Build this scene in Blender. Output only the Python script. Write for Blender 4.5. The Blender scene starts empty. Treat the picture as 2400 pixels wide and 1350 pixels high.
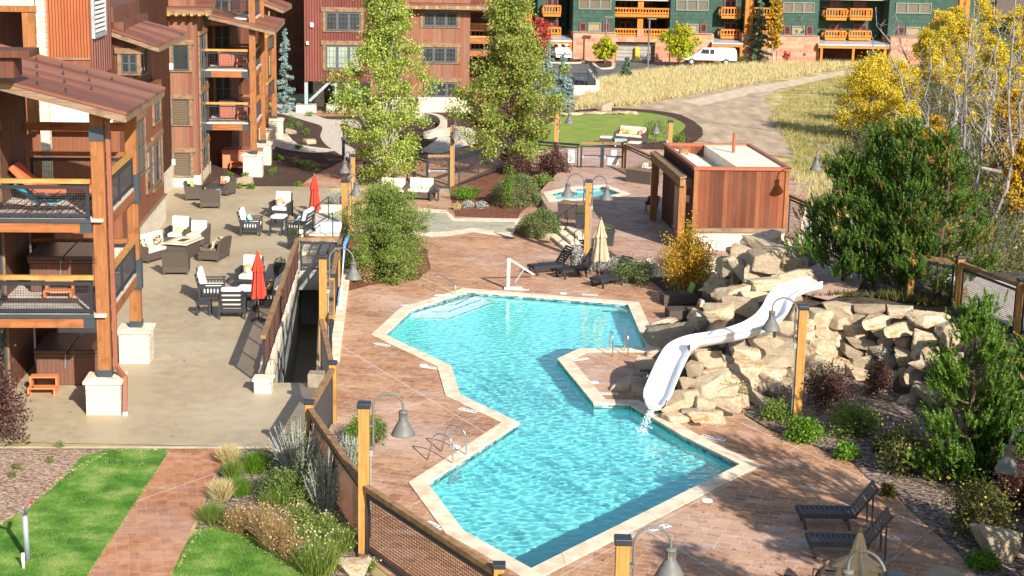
import bpy, math, random
import numpy as np
from mathutils import Vector, Matrix, noise
from mathutils.geometry import tessellate_polygon

SC = bpy.context.scene
COL = SC.collection
R = math.radians
rnd = random.Random(7)

# ------------------------------------------------------------------ camera, sky, sun, exposure
CAM_H, PITCH, ROLL, FPX = 13.6, R(12.5), R(1.2), 3768.0
cam = bpy.data.cameras.new('camera')
camo = bpy.data.objects.new('camera', cam)
COL.objects.link(camo)
SC.camera = camo
cam.sensor_width = 36.0
cam.lens = 36.0 * FPX / 2400.0
cam.clip_end = 3000
_f = Vector((0, math.cos(PITCH), -math.sin(PITCH)))
_u0 = Vector((0, math.sin(PITCH), math.cos(PITCH)))
_r0 = Vector((1, 0, 0))
_u = _u0 * math.cos(ROLL) - _r0 * math.sin(ROLL)
_r = _r0 * math.cos(ROLL) + _u0 * math.sin(ROLL)
CP = Vector((0, 0, CAM_H))
camo.matrix_world = Matrix(((_r.x, _u.x, -_f.x, CP.x), (_r.y, _u.y, -_f.y, CP.y), (_r.z, _u.z, -_f.z, CP.z), (0, 0, 0, 1)))

SUN_EL, SUN_AZ = R(28), R(28.5)          # the sun stands behind the camera, to its right
sun = bpy.data.lights.new('sun', 'SUN')
sun.energy = 4.85
sun.color = (1.0, 0.95, 0.87)
sun.angle = R(0.5)
suno = bpy.data.objects.new('sun', sun)
COL.objects.link(suno)
suno.rotation_euler = (R(90) - SUN_EL, 0, SUN_AZ)
sun.cycles.is_caustics_light = True
W = bpy.data.worlds.new('World')
SC.world = W
W.use_nodes = True
_n = W.node_tree
_bg = _n.nodes['Background']
_sky = _n.nodes.new('ShaderNodeTexSky')
_sky.sky_type = 'NISHITA'
_sky.sun_disc = False
_sky.sun_elevation = SUN_EL
_sky.sun_rotation = math.pi - SUN_AZ
_n.links.new(_sky.outputs[0], _bg.inputs[0])
_bg.inputs[1].default_value = 0.10
SC.view_settings.view_transform = 'Standard'
SC.view_settings.look = 'None'
SC.view_settings.exposure = 0.95
SC.view_settings.gamma = 1.0
SC.cycles.max_bounces = 6
SC.cycles.diffuse_bounces = 3
SC.cycles.transparent_max_bounces = 8
SC.cycles.sample_clamp_indirect = 6.0

# ------------------------------------------------------------------ pixel (2400x1350) to world
def ray(x, y):
    return (_f * FPX + _r * (x - 1200.0) - _u * (y - 675.0)).normalized()

def P(x, y, z=0.0):                     # the point at height z seen at pixel x, y
    d = ray(x, y)
    t = (z - CAM_H) / d.z
    q = CP + d * t
    return Vector((q.x, q.y, z))

def HZ(G, y):                           # height of the point above G seen on image row y
    lo, hi = -6.0, 40.0
    for _ in range(40):
        m = (lo + hi) / 2
        w = Vector((G.x, G.y, m)) - CP
        py = 675.0 - w.dot(_u) / w.dot(_f) * FPX
        if py > y: lo = m
        else: hi = m
    return (lo + hi) / 2

# buildings' frame: u to the right, v away, turned by PSI
PSI = R(4.7)
O0 = P(203, 973)
U = Vector((math.cos(PSI), math.sin(PSI), 0))
V = Vector((-math.sin(PSI), math.cos(PSI), 0))
def B(u, v, z=0.0):
    q = O0 + U * u + V * v
    return Vector((q.x, q.y, z))
def uv(q):
    d = q - O0
    return d.dot(U), d.dot(V)
def FR(x, y, v):                        # pixel on the plane v = const -> (u, z)
    d = ray(x, y)
    t = (v - (CP - O0).dot(V)) / d.dot(V)
    q = CP + d * t
    return (q - O0).dot(U), q.z
def SI(x, y, u):                        # pixel on the plane u = const -> (v, z)
    d = ray(x, y)
    t = (u - (CP - O0).dot(U)) / d.dot(U)
    q = CP + d * t
    return (q - O0).dot(V), q.z

# ------------------------------------------------------------------ material helpers
def _sock(col, k):
    return col[k]
def nd(nt, typ, ins=None, **props):
    n = nt.nodes.new(typ)
    for k, v in props.items(): setattr(n, k, v)
    for k, v in (ins or {}).items():
        s = n.inputs[k]
        if isinstance(v, bpy.types.NodeSocket): nt.links.new(v, s)
        else:
            if isinstance(v, (tuple, list)) and len(v) == 3 and s.type == 'RGBA': v = (*v, 1)
            s.default_value = v
    return n
def newmat(name, rough=0.8, spec=0.3, metal=0.0):
    m = bpy.data.materials.new(name)
    m.use_nodes = True
    nt = m.node_tree
    b = nt.nodes['Principled BSDF']
    b.inputs['Roughness'].default_value = rough
    b.inputs['Specular IOR Level'].default_value = spec
    b.inputs['Metallic'].default_value = metal
    return m, nt, b
def tc(nt, scale=(1, 1, 1), world=False):
    if world: s = nd(nt, 'ShaderNodeNewGeometry').outputs['Position']
    else: s = nd(nt, 'ShaderNodeTexCoord').outputs['Object']
    return nd(nt, 'ShaderNodeMapping', {0: s, 'Scale': scale}).outputs[0]
def noi(nt, vec, scale, detail=4, rough=.55, w=0):
    return nd(nt, 'ShaderNodeTexNoise', {'Vector': vec, 'Scale': scale, 'Detail': detail, 'Roughness': rough}).outputs['Fac']
def ramp(nt, fac, stops, interp='LINEAR'):
    n = nd(nt, 'ShaderNodeValToRGB', {0: fac})
    cr = n.color_ramp
    cr.interpolation = interp
    while len(cr.elements) < len(stops): cr.elements.new(0.5)
    for e, (p, c) in zip(cr.elements, stops):
        e.position = p
        e.color = (*c, 1) if len(c) == 3 else c
    return n.outputs[0]
def mix(nt, fac, a, b, blend='MIX'):
    n = nd(nt, 'ShaderNodeMix', data_type='RGBA', blend_type=blend)
    for k, v in ((0, fac), (6, a), (7, b)):
        s = n.inputs[k]
        if isinstance(v, bpy.types.NodeSocket): nt.links.new(v, s)
        else: s.default_value = (*v, 1) if isinstance(v, (tuple, list)) and len(v) == 3 else v
    return n.outputs[2]
def mth(nt, op, a, b=0.0):
    return nd(nt, 'ShaderNodeMath', {0: a, 1: b}, operation=op).outputs[0]
def bump(nt, b, h, strength=.4, dist=.02):
    n = nd(nt, 'ShaderNodeBump', {'Height': h, 'Strength': strength, 'Distance': dist})
    nt.links.new(n.outputs[0], b.inputs['Normal'])
def setc(nt, b, c):
    nt.links.new(c, b.inputs['Base Color'])

def noisemat(name, c1, c2, scale=3, rough=.8, bmp=.0, bscale=None, stretch=(1, 1, 1), c3=None, spec=.25, world=False, metal=0, lo=.35, hi=.65, detail=5):
    m, nt, b = newmat(name, rough, spec, metal)
    v = tc(nt, stretch, world)
    f = noi(nt, v, scale, detail)
    st = [(lo, c1), (hi, c2)] if c3 is None else [(lo, c1), ((lo + hi) / 2, c3), (hi, c2)]
    setc(nt, b, ramp(nt, f, st))
    if bmp: bump(nt, b, noi(nt, v, bscale or scale * 6, 4), bmp, .02)
    return m
def plain(name, c, rough=.6, spec=.4, metal=0, var=.12):
    m, nt, b = newmat(name, rough, spec, metal)
    f = noi(nt, tc(nt), 2.5, 5)
    lo = tuple(x * (1 - var) for x in c); hi = tuple(min(1, x * (1 + var)) for x in c)
    setc(nt, b, ramp(nt, f, [(.3, lo), (.7, hi)]))
    return m
def plankmat(name, cols, w=.18, rough=.75, grain=1.0, streak=.5, groove=True, bld=True):
    """vertical boards; the position along the wall is x + y of the building's own frame"""
    m, nt, b = newmat(name, rough, .25)
    v = tc(nt)
    sx = nd(nt, 'ShaderNodeSeparateXYZ', {0: v})
    s = mth(nt, 'ADD', sx.outputs[0], sx.outputs[1])
    q = mth(nt, 'DIVIDE', s, w)
    cell = mth(nt, 'FLOOR', q)
    wn = nd(nt, 'ShaderNodeTexWhiteNoise', {'W': cell}, noise_dimensions='1D').outputs['Value']
    n = len(cols)
    base = ramp(nt, wn, [(i / max(1, n - 1) * .96 + .02, c) for i, c in enumerate(cols)])
    cmb = nd(nt, 'ShaderNodeCombineXYZ', {0: mth(nt, 'MULTIPLY', s, 9.0), 1: cell, 2: mth(nt, 'MULTIPLY', sx.outputs[2], .55)}).outputs[0]
    g = noi(nt, cmb, 1.6, 7, .65)
    c = mix(nt, mth(nt, 'MULTIPLY', ramp(nt, g, [(.38, (0, 0, 0)), (.62, (1, 1, 1))]), streak), base, mix(nt, .55, base, (.03, .012, .008)))
    big = noi(nt, v, .6, 4)
    c = mix(nt, ramp(nt, big, [(.4, (0, 0, 0)), (.65, (.35, .35, .35))]), c, mix(nt, .5, c, (.22, .11, .065)))
    setc(nt, b, c)
    fr = mth(nt, 'FRACT', q)
    gr = ramp(nt, fr, [(0, (0, 0, 0)), (.06, (1, 1, 1)), (.94, (1, 1, 1)), (1, (0, 0, 0))])
    hh = mix(nt, .25, gr, g)
    bump(nt, b, hh, .9 if groove else .25, .012)
    return m
def timber(name, c1, c2, axis='z'):
    m, nt, b = newmat(name, .65, .3)
    st = {'z': (9, 9, .7), 'x': (.7, 9, 9), 'y': (9, .7, 9), 'n': (3, 3, 3)}[axis]
    v = tc(nt, st)
    g = noi(nt, v, 1.5, 8, .65)
    k = noi(nt, tc(nt), 2.3, 3)
    c = ramp(nt, g, [(.33, c1), (.5, tuple((a + b_) / 2 for a, b_ in zip(c1, c2))), (.68, c2)])
    c = mix(nt, ramp(nt, k, [(.55, (0, 0, 0)), (.72, (.6, .6, .6))]), c, tuple(x * .55 for x in c1))
    setc(nt, b, c)
    bump(nt, b, g, .3, .01)
    return m
def corrugated(name, c1, c2, pitch=.075, rough=.6, axis='s'):
    m, nt, b = newmat(name, rough, .35, .15)
    v = tc(nt)
    sx = nd(nt, 'ShaderNodeSeparateXYZ', {0: v})
    s = mth(nt, 'ADD', sx.outputs[0], sx.outputs[1]) if axis == 's' else sx.outputs[1]
    ph = mth(nt, 'MULTIPLY', s, 2 * math.pi / pitch)
    sn = mth(nt, 'SINE', ph)
    f = noi(nt, tc(nt, (1, 1, .35)), 1.3, 6, .6)
    pan = nd(nt, 'ShaderNodeTexWhiteNoise', {'W': mth(nt, 'FLOOR', mth(nt, 'DIVIDE', s, .9))}, noise_dimensions='1D').outputs['Value']
    c = ramp(nt, mix(nt, .35, f, pan), [(.3, c1), (.7, c2)])
    setc(nt, b, c)
    bump(nt, b, sn, 1.0, pitch * .16)
    return m
def ashlar(name, c1, c2, c3, w=.45, h=.17, mortar=(.30, .25, .19), msize=.012, brk=1.0, top=False):
    m, nt, b = newmat(name, .85, .2)
    v = tc(nt)
    sx = nd(nt, 'ShaderNodeSeparateXYZ', {0: v})
    s = mth(nt, 'ADD', sx.outputs[0], sx.outputs[1])
    wob = noi(nt, v, 1.7, 2)
    zz = mth(nt, 'ADD', sx.outputs[2], mth(nt, 'MULTIPLY', wob, .05))
    if top: cmb = v
    else: cmb = nd(nt, 'ShaderNodeCombineXYZ', {0: mth(nt, 'ADD', s, mth(nt, 'MULTIPLY', wob, .12)), 1: zz, 2: 0.0}).outputs[0]
    br = nd(nt, 'ShaderNodeTexBrick', {'Vector': cmb, 'Color1': (0, 0, 0, 1), 'Color2': (1, 1, 1, 1), 'Mortar': (.5, .5, .5, 1), 'Scale': 1.0, 'Mortar Size': msize,
            'Mortar Smooth': .3, 'Bias': 0.0, 'Brick Width': w, 'Row Height': h}, offset=.37, squash=.62, squash_frequency=3)
    col = ramp(nt, br.outputs[0], [(0, c1), (.5, c2), (1, c3)])
    n2 = noi(nt, v, 9, 6)
    col = mix(nt, ramp(nt, n2, [(.35, (0, 0, 0)), (.7, (.45, .45, .45))]), col, tuple(x * .72 for x in c2))
    col = mix(nt, mth(nt, 'MULTIPLY', br.outputs[1], .75), col, mortar)
    setc(nt, b, col)
    hh = mix(nt, .35, mth(nt, 'SUBTRACT', 1.0, br.outputs[1]), n2)
    bump(nt, b, hh, .8, .03)
    return m
def leafmat(name, cols, trans=.35, rough=.55, big=.25):
    m = bpy.data.materials.new(name)
    m.use_nodes = True
    nt = m.node_tree
    nt.nodes.remove(nt.nodes['Principled BSDF'])
    out = nt.nodes['Material Output']
    rp = nd(nt, 'ShaderNodeNewGeometry').outputs['Random Per Island']
    bg = noi(nt, tc(nt), .9, 3)
    f = mix(nt, big, rp, ramp(nt, bg, [(.35, (0, 0, 0)), (.65, (1, 1, 1))]))
    n = len(cols)
    c = ramp(nt, f, [(i / max(1, n - 1) * .8 + .1, cc) for i, cc in enumerate(cols)])
    d = nd(nt, 'ShaderNodeBsdfPrincipled', {'Base Color': c, 'Roughness': rough, 'Specular IOR Level': .3})
    t = nd(nt, 'ShaderNodeBsdfTranslucent', {'Color': mix(nt, .3, c, (.45, .5, .05))})
    mx = nd(nt, 'ShaderNodeMixShader', {0: trans, 1: d.outputs[0], 2: t.outputs[0]})
    nt.links.new(mx.outputs[0], out.inputs[0])
    return m

# ------------------------------------------------------------------ mesh building
class MB:
    def __init__(s):
        s.v = []; s.f = []
    def add(s, vs, fs):
        o = len(s.v)
        s.v += [Vector(q) for q in vs]
        s.f += [tuple(i + o for i in f) for f in fs]
        return s
    def box(s, c, size, M=None):            # centre, full sizes, optional 3x3
        hx, hy, hz = size[0] / 2, size[1] / 2, size[2] / 2
        vs = [Vector((x, y, z)) for x in (-hx, hx) for y in (-hy, hy) for z in (-hz, hz)]
        if M is not None: vs = [M @ q for q in vs]
        c = Vector(c)
        return s.add([q + c for q in vs], [(0, 1, 3, 2), (4, 6, 7, 5), (0, 4, 5, 1), (2, 3, 7, 6), (0, 2, 6, 4), (1, 5, 7, 3)])
    def bb(s, u0, u1, v0, v1, z0, z1):      # a box in the buildings' frame
        vs = [B(a, b, c) for a in (u0, u1) for b in (v0, v1) for c in (z0, z1)]
        return s.add(vs, [(0, 1, 3, 2), (4, 6, 7, 5), (0, 4, 5, 1), (2, 3, 7, 6), (0, 2, 6, 4), (1, 5, 7, 3)])
    def beam(s, p, q, w, h=None, up=(0, 0, 1)):     # a bar of section w x h from p to q
        p = Vector(p); q = Vector(q); h = w if h is None else h
        d = (q - p)
        L = d.length
        if L < 1e-6: return s
        d.normalize()
        up = Vector(up)
        if abs(d.dot(up)) > .98: up = Vector((0, 1, 0))
        a = d.cross(up).normalized(); b = a.cross(d).normalized()
        vs = []
        for t in (p, q):
            for i, j in ((-1, -1), (1, -1), (1, 1), (-1, 1)): vs.append(t + a * (i * w / 2) + b * (j * h / 2))
        return s.add(vs, [(3, 2, 1, 0), (4, 5, 6, 7), (0, 1, 5, 4), (1, 2, 6, 5), (2, 3, 7, 6), (3, 0, 4, 7)])
    def tube(s, pts, r, n=8, cap=True):
        pts = [Vector(p) for p in pts]
        rs = r if isinstance(r, (list, tuple)) else [r] * len(pts)
        o = len(s.v)
        prev = None
        for i, p in enumerate(pts):
            d = (pts[min(i + 1, len(pts) - 1)] - pts[max(i - 1, 0)])
            d = d.normalized() if d.length > 1e-9 else Vector((0, 0, 1))
            if prev is None:
                a = d.orthogonal().normalized()
            else:
                a = (prev - d * prev.dot(d))
                a = a.normalized() if a.length > 1e-6 else d.orthogonal().normalized()
            prev = a
            b = d.cross(a)
            for k in range(n):
                t = 2 * math.pi * k / n
                s.v.append(p + (a * math.cos(t) + b * math.sin(t)) * rs[i])
        for i in range(len(pts) - 1):
            for k in range(n):
                k2 = (k + 1) % n
                s.f.append((o + i * n + k, o + i * n + k2, o + (i + 1) * n + k2, o + (i + 1) * n + k))
        if cap:
            s.f.append(tuple(o + k for k in reversed(range(n))))
            e = o + (len(pts) - 1) * n
            s.f.append(tuple(e + k for k in range(n)))
        return s
    def lathe(s, prof, c=(0, 0, 0), n=20, M=None, flute=0):   # prof: (r, z)
        c = Vector(c); o = len(s.v)
        for j, (r, z) in enumerate(prof):
            for k in range(n):
                t = 2 * math.pi * k / n
                rr = r * (1 + (flute * math.cos(k * math.pi) if flute else 0))
                q = Vector((rr * math.cos(t), rr * math.sin(t), z))
                if M is not None: q = M @ q
                s.v.append(q + c)
        for i in range(len(prof) - 1):
            for k in range(n):
                k2 = (k + 1) % n
                s.f.append((o + i * n + k, o + i * n + k2, o + (i + 1) * n + k2, o + (i + 1) * n + k))
        return s
    def prism(s, poly, z0, z1):              # poly: list of Vector/xy, vertical prism
        n = len(poly); o = len(s.v)
        for z in (z0, z1):
            for q in poly: s.v.append(Vector((q[0], q[1], z)))
        tr = tessellate_polygon([[Vector((q[0], q[1], 0)) for q in poly]])
        for a, b, c in tr:
            s.f.append((o + n + a, o + n + b, o + n + c)); s.f.append((o + c, o + b, o + a))
        for k in range(n):
            k2 = (k + 1) % n
            s.f.append((o + k, o + k2, o + n + k2, o + n + k))
        return s
    def build(s, name, mat, parent=None, smooth=False, bevel=0, subd=0, recalc=True, label=None):
        me = bpy.data.meshes.new(name)
        if parent is not None:
            Mi = WM[parent.name].inverted()
            vs = [Mi @ q for q in s.v]
        else: vs = s.v
        me.from_pydata([tuple(q) for q in vs], [], s.f)
        me.update()
        if recalc:
            import bmesh
            bm = bmesh.new(); bm.from_mesh(me)
            bmesh.ops.recalc_face_normals(bm, faces=bm.faces)
            bm.to_mesh(me); bm.free()
        if mat: me.materials.append(mat)
        if smooth:
            me.polygons.foreach_set('use_smooth', [True] * len(me.polygons))
        o = bpy.data.objects.new(name, me)
        COL.objects.link(o)
        if parent is not None:
            adopt(o, parent)
            WM[o.name] = WM[parent.name]
        else: WM[o.name] = Matrix()
        if bevel:
            b = o.modifiers.new('bevel', 'BEVEL'); b.width = bevel; b.segments = 2; b.limit_method = 'ANGLE'
        if subd:
            b = o.modifiers.new('sub', 'SUBSURF'); b.levels = subd; b.render_levels = subd
        if label: o['label'] = label
        return o

WM = {}
def thing(name, label, cat, loc=(0, 0, 0), rz=0.0, group=None):
    o = bpy.data.objects.new(name, None)
    o.empty_display_size = .2
    COL.objects.link(o)
    o.location = loc; o.rotation_euler = (0, 0, rz)
    o['label'] = label; o['category'] = cat
    if group: o['group'] = group
    WM[o.name] = Matrix.Translation(Vector(loc)) @ Matrix.Rotation(rz, 4, 'Z')
    return o
def tag(o, label, cat, group=None, kind=None):
    o['label'] = label; o['category'] = cat
    if group: o['group'] = group
    if kind: o['kind'] = kind
    return o
def struct(o):
    o['kind'] = 'structure'
    return o
KIDS = {}
def kids(o):
    return KIDS.get(o.name, [])
def adopt(c, par):
    c.parent = par
    KIDS.setdefault(par.name, []).append(c)
def dup(o, loc, rz, label=None, group=None, scale=None):
    def cp(a, par):
        c = a.copy(); COL.objects.link(c)
        if par is not None: adopt(c, par)
        for k in list(kids(a)): cp(k, c)
        return c
    c = cp(o, None)
    c.location = loc; c.rotation_euler = (0, 0, rz)
    if scale: c.scale = (scale,) * 3 if not isinstance(scale, tuple) else scale
    if label: c['label'] = label
    if group: c['group'] = group
    WM[c.name] = Matrix.Translation(Vector(loc)) @ Matrix.Rotation(rz, 4, 'Z')
    return c
def npmesh(name, vs, nf, k, mat, parent=None, smooth=False):
    """mesh of nf separate k-gons, vs: (nf*k, 3) array in world space"""
    vs = np.asarray(vs, dtype=np.float32).reshape(-1, 3)
    if parent is not None:
        Mi = np.array(WM[parent.name].inverted())
        vs = vs @ Mi[:3, :3].T.astype(np.float32) + Mi[:3, 3].astype(np.float32)
    me = bpy.data.meshes.new(name)
    me.vertices.add(len(vs)); me.vertices.foreach_set('co', vs.ravel())
    me.loops.add(nf * k); me.loops.foreach_set('vertex_index', np.arange(nf * k, dtype=np.int32))
    me.polygons.add(nf); me.polygons.foreach_set('loop_start', np.arange(0, nf * k, k, dtype=np.int32))
    me.polygons.foreach_set('loop_total', np.full(nf, k, dtype=np.int32))
    me.update(calc_edges=True)
    me.materials.append(mat)
    o = bpy.data.objects.new(name, me)
    COL.objects.link(o)
    if parent is not None: adopt(o, parent); WM[o.name] = WM[parent.name]
    else: WM[o.name] = Matrix()
    return o
def pts(*a, z=0.0):
    return [P(x, y, z) for x, y in a]
def sheet(name, outer, z, mat, holes=(), parent=None):
    """flat polygon (list of world points) with holes, as a single sheet at height z"""
    loops = [[Vector((q.x, q.y, 0)) for q in outer]] + [[Vector((q.x, q.y, 0)) for q in h] for h in holes]
    flat = [Vector((q.x, q.y, z)) for l in loops for q in l]
    tr = tessellate_polygon(loops)
    m = MB(); m.add(flat, [tuple(t) for t in tr])
    # make every face look up
    fs = []
    for t in m.f:
        a, b, c = (m.v[i] for i in t)
        fs.append(t if (b - a).cross(c - a).z > 0 else (t[0], t[2], t[1]))
    m.f = fs
    return m.build(name, mat, parent, recalc=False)
def smoothcurve(pl, n=6, closed=True):
    """Catmull-Rom through points"""
    out = []
    L = len(pl)
    rng = range(L) if closed else range(L - 1)
    for i in rng:
        g = (lambda k: pl[k % L]) if closed else (lambda k: pl[max(0, min(L - 1, k))])
        p0, p1, p2, p3 = g(i - 1), g(i), g(i + 1), g(i + 2)
        for j in range(n):
            t = j / n
            out.append(.5 * ((2 * p1) + (p2 - p0) * t + (2 * p0 - 5 * p1 + 4 * p2 - p3) * t * t + (3 * p1 - p0 - 3 * p2 + p3) * t ** 3))
    if not closed: out.append(pl[-1].copy())
    return out
def offset_poly(poly, d):
    """offset a closed polygon outward by d (works for either winding)"""
    n = len(poly)
    area = sum(poly[i].x * poly[(i + 1) % n].y - poly[(i + 1) % n].x * poly[i].y for i in range(n))
    s = 1 if area > 0 else -1
    out = []
    for i in range(n):
        a, b, c = poly[i - 1], poly[i], poly[(i + 1) % n]
        e1 = (b - a).normalized(); e2 = (c - b).normalized()
        n1 = Vector((e1.y, -e1.x, 0)) * s; n2 = Vector((e2.y, -e2.x, 0)) * s
        m = (n1 + n2)
        m = m / max(.35, m.dot(n1)) if m.length > 1e-6 else n1
        out.append(Vector((b.x + m.x * d, b.y + m.y * d, b.z)))
    return out
# ------------------------------------------------------------------ ground materials
M_conc = None
def stamped(name, c1, c2, c3, joint, haze=.25, w=.62, h=.3, ang=.35, seed=0.0, haze_c=(.62, .55, .50), jk=.85):
    m, nt, b = newmat(name, .75, .3)
    g = nd(nt, 'ShaderNodeNewGeometry').outputs['Position']
    v = nd(nt, 'ShaderNodeMapping', {0: g, 'Rotation': (0, 0, ang)}).outputs[0]
    wob = nd(nt, 'ShaderNodeTexNoise', {'Vector': v, 'Scale': 2.2, 'Detail': 2.0}).outputs['Color']
    vv = nd(nt, 'ShaderNodeMix', {0: .90, 4: wob, 5: v}, data_type='VECTOR').outputs[1]
    br = nd(nt, 'ShaderNodeTexBrick', {'Vector': vv, 'Color1': (0, 0, 0, 1), 'Color2': (1, 1, 1, 1), 'Mortar': (.5, .5, .5, 1), 'Scale': 1.0,
            'Mortar Size': .012, 'Mortar Smooth': .6, 'Brick Width': w, 'Row Height': h}, offset=.43, squash=.7, squash_frequency=2)
    n1 = noi(nt, g, .45, 6, .6)
    n2 = noi(nt, g, 4.5, 6, .65)
    f = mix(nt, .5, n1, mix(nt, .26, n2, br.outputs[0]))
    col = ramp(nt, f, [(.37, c1), (.5, c2), (.63, c3)])
    n3 = noi(nt, nd(nt, 'ShaderNodeMapping', {0: g, 'Rotation': (0, 0, .6), 'Scale': (1, 2.4, 1)}).outputs[0], .7, 8, .7)
    col = mix(nt, mth(nt, 'MULTIPLY', ramp(nt, n3, [(.52, (0, 0, 0)), (.72, (1, 1, 1))]), haze), col, haze_c)
    n4 = noi(nt, g, 1.1, 8, .75)
    jm = mth(nt, 'MULTIPLY', br.outputs[1], ramp(nt, n4, [(.38, (.08, .08, .08)), (.6, (jk, jk, jk))]))
    col = mix(nt, jm, col, joint)
    # expansion joints, and pale scratches
    for rot, per, off in ((.62, 5.3, .4), (-.5, 7.1, 2.2)):
        rx = nd(nt, 'ShaderNodeSeparateXYZ', {0: nd(nt, 'ShaderNodeMapping', {0: g, 'Rotation': (0, 0, rot)}).outputs[0]}).outputs[0]
        fr = mth(nt, 'FRACT', mth(nt, 'ADD', mth(nt, 'DIVIDE', rx, per), off))
        col = mix(nt, mth(nt, 'MULTIPLY', ramp(nt, fr, [(0, (1, 1, 1)), (.004, (1, 1, 1)), (.006, (0, 0, 0)), (1, (0, 0, 0))]), .5), col, haze_c)
    n5 = noi(nt, nd(nt, 'ShaderNodeMapping', {0: g, 'Rotation': (0, 0, 1.1), 'Scale': (1, 9, 1)}).outputs[0], 2.2, 4, .6)
    col = mix(nt, mth(nt, 'MULTIPLY', ramp(nt, n5, [(.66, (0, 0, 0)), (.72, (1, 1, 1))]), .35), col, haze_c)
    n6 = noi(nt, g, .16, 4, .6)
    col = mix(nt, mth(nt, 'MULTIPLY', ramp(nt, n6, [(.5, (0, 0, 0)), (.7, (1, 1, 1))]), haze * .6), col, haze_c)
    n7 = noi(nt, g, 1.9, 5, .7)
    col = mix(nt, mth(nt, 'MULTIPLY', ramp(nt, n7, [(.30, (1, 1, 1)), (.42, (0, 0, 0))]), .35), col, tuple(x * .4 for x in c1))
    setc(nt, b, col)
    bump(nt, b, mix(nt, .4, mth(nt, 'SUBTRACT', 1.0, br.outputs[1]), n2), .5, .015)
    return m
M_deck = stamped('stamped_deck', (.235, .11, .055), (.375, .185, .092), (.465, .265, .152), (.60, .45, .32), .5, .44, .22, jk=1.0)
M_deck_dark = stamped('stamped_deck_upper', (.24, .125, .08), (.36, .20, .13), (.46, .29, .20), (.5, .38, .3), .5, .42, .21)
M_path = stamped('brick_path', (.24, .095, .045), (.38, .165, .08), (.46, .235, .125), (.46, .31, .2), .35, .36, .22, 1.32, jk=.5)
M_pinkpath = stamped('pink_path', (.38, .22, .16), (.46, .28, .21), (.52, .34, .26), (.5, .36, .28), .3)
M_slate = stamped('slate', (.26, .25, .19), (.37, .34, .24), (.50, .38, .22), (.4, .37, .29), .3, .55, .4, .1, haze_c=(.4, .4, .36))
def concrete(name, c1, c2, c3, streak=.4):
    m, nt, b = newmat(name, .55, .35)
    g = nd(nt, 'ShaderNodeNewGeometry').outputs['Position']
    n1 = noi(nt, g, .22, 6, .6)
    n2 = noi(nt, g, 2.4, 7, .65)
    col = ramp(nt, mix(nt, .4, n1, n2), [(.36, c1), (.5, c2), (.64, c3)])
    st = noi(nt, nd(nt, 'ShaderNodeMapping', {0: g, 'Rotation': (0, 0, .5), 'Scale': (1, 3, 1)}).outputs[0], 2.6, 10, .8)
    col = mix(nt, mth(nt, 'MULTIPLY', ramp(nt, st, [(.6, (0, 0, 0)), (.7, (1, 1, 1))]), streak), col, (.58, .49, .36))
    vz = nd(nt, 'ShaderNodeMapping', {0: g, 'Rotation': (0, 0, -PSI), 'Location': (.6, 1.7, 0)}).outputs[0]
    sx = nd(nt, 'ShaderNodeSeparateXYZ', {0: vz})
    jn = None
    for k, per in ((0, 4.6), (1, 6.2)):
        fr = mth(nt, 'FRACT', mth(nt, 'DIVIDE', sx.outputs[k], per))
        j = ramp(nt, fr, [(0, (1, 1, 1)), (.0035, (1, 1, 1)), (.005, (0, 0, 0)), (1, (0, 0, 0))])
        jn = j if jn is None else mix(nt, 1.0, jn, j, 'ADD')
    col = mix(nt, mth(nt, 'MULTIPLY', jn, .4), col, (.48, .35, .2))
    setc(nt, b, col)
    rr = ramp(nt, n2, [(.35, (.38, .38, .38)), (.65, (.7, .7, .7))])
    nt.links.new(rr, b.inputs['Roughness'])
    bump(nt, b, n2, .15, .01)
    return m
M_conc = concrete('patio_concrete', (.305, .24, .148), (.38, .305, .195), (.44, .365, .25))
M_walk = noisemat('pale_concrete', (.42, .36, .29), (.55, .48, .40), 3, .85, .2, world=True)
M_coping = noisemat('coping_stone', (.56, .42, .28), (.74, .62, .46), 2.2, .8, .25, 30, c3=(.66, .53, .38), world=True)
M_lawn = noisemat('lawn_soil', (.045, .13, .014), (.26, .33, .09), 1.3, .95, .7, 60, c3=(.10, .225, .028), world=True, lo=.38, hi=.64, detail=13)
M_oval = noisemat('oval_lawn_soil', (.12, .18, .022), (.26, .31, .06), 2.5, .95, .4, 50, stretch=(.3, 2, 1), world=True)
def chips(name, cols, sc=22):
    m, nt, b = newmat(name, .9, .15)
    g = nd(nt, 'ShaderNodeNewGeometry').outputs['Position']
    vn = nd(nt, 'ShaderNodeTexVoronoi', {'Vector': nd(nt, 'ShaderNodeMapping', {0: g, 'Scale': (1, 1.6, 1)}).outputs[0], 'Scale': sc, 'Randomness': 1.0})
    hs = nd(nt, 'ShaderNodeSeparateColor', {0: vn.outputs['Color']}).outputs[0]
    n1 = noi(nt, g, .5, 5)
    f = mix(nt, .3, hs, n1)
    n = len(cols)
    setc(nt, b, ramp(nt, f, [(.15 + .7 * i / (n - 1), c) for i, c in enumerate(cols)]))
    bump(nt, b, hs, .8, .03)
    return m
M_mulch_dark = chips('dark_mulch', [(.022, .012, .009), (.05, .026, .018), (.085, .05, .035), (.15, .10, .075)])
M_mulch_red = chips('red_mulch', [(.05, .015, .01), (.13, .04, .022), (.2, .075, .045), (.3, .16, .1)])
M_mulch_pale = chips('pale_mulch', [(.12, .07, .045), (.26, .16, .11), (.38, .26, .19), (.5, .38, .29)], 16)
M_mulch_grey = chips('grey_mulch', [(.05, .03, .02), (.12, .075, .055), (.22, .16, .125), (.38, .31, .26)], 14)
M_gravel = chips('white_gravel', [(.30, .24, .17), (.5, .43, .33), (.62, .54, .43), (.75, .68, .56)], 7)
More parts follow.
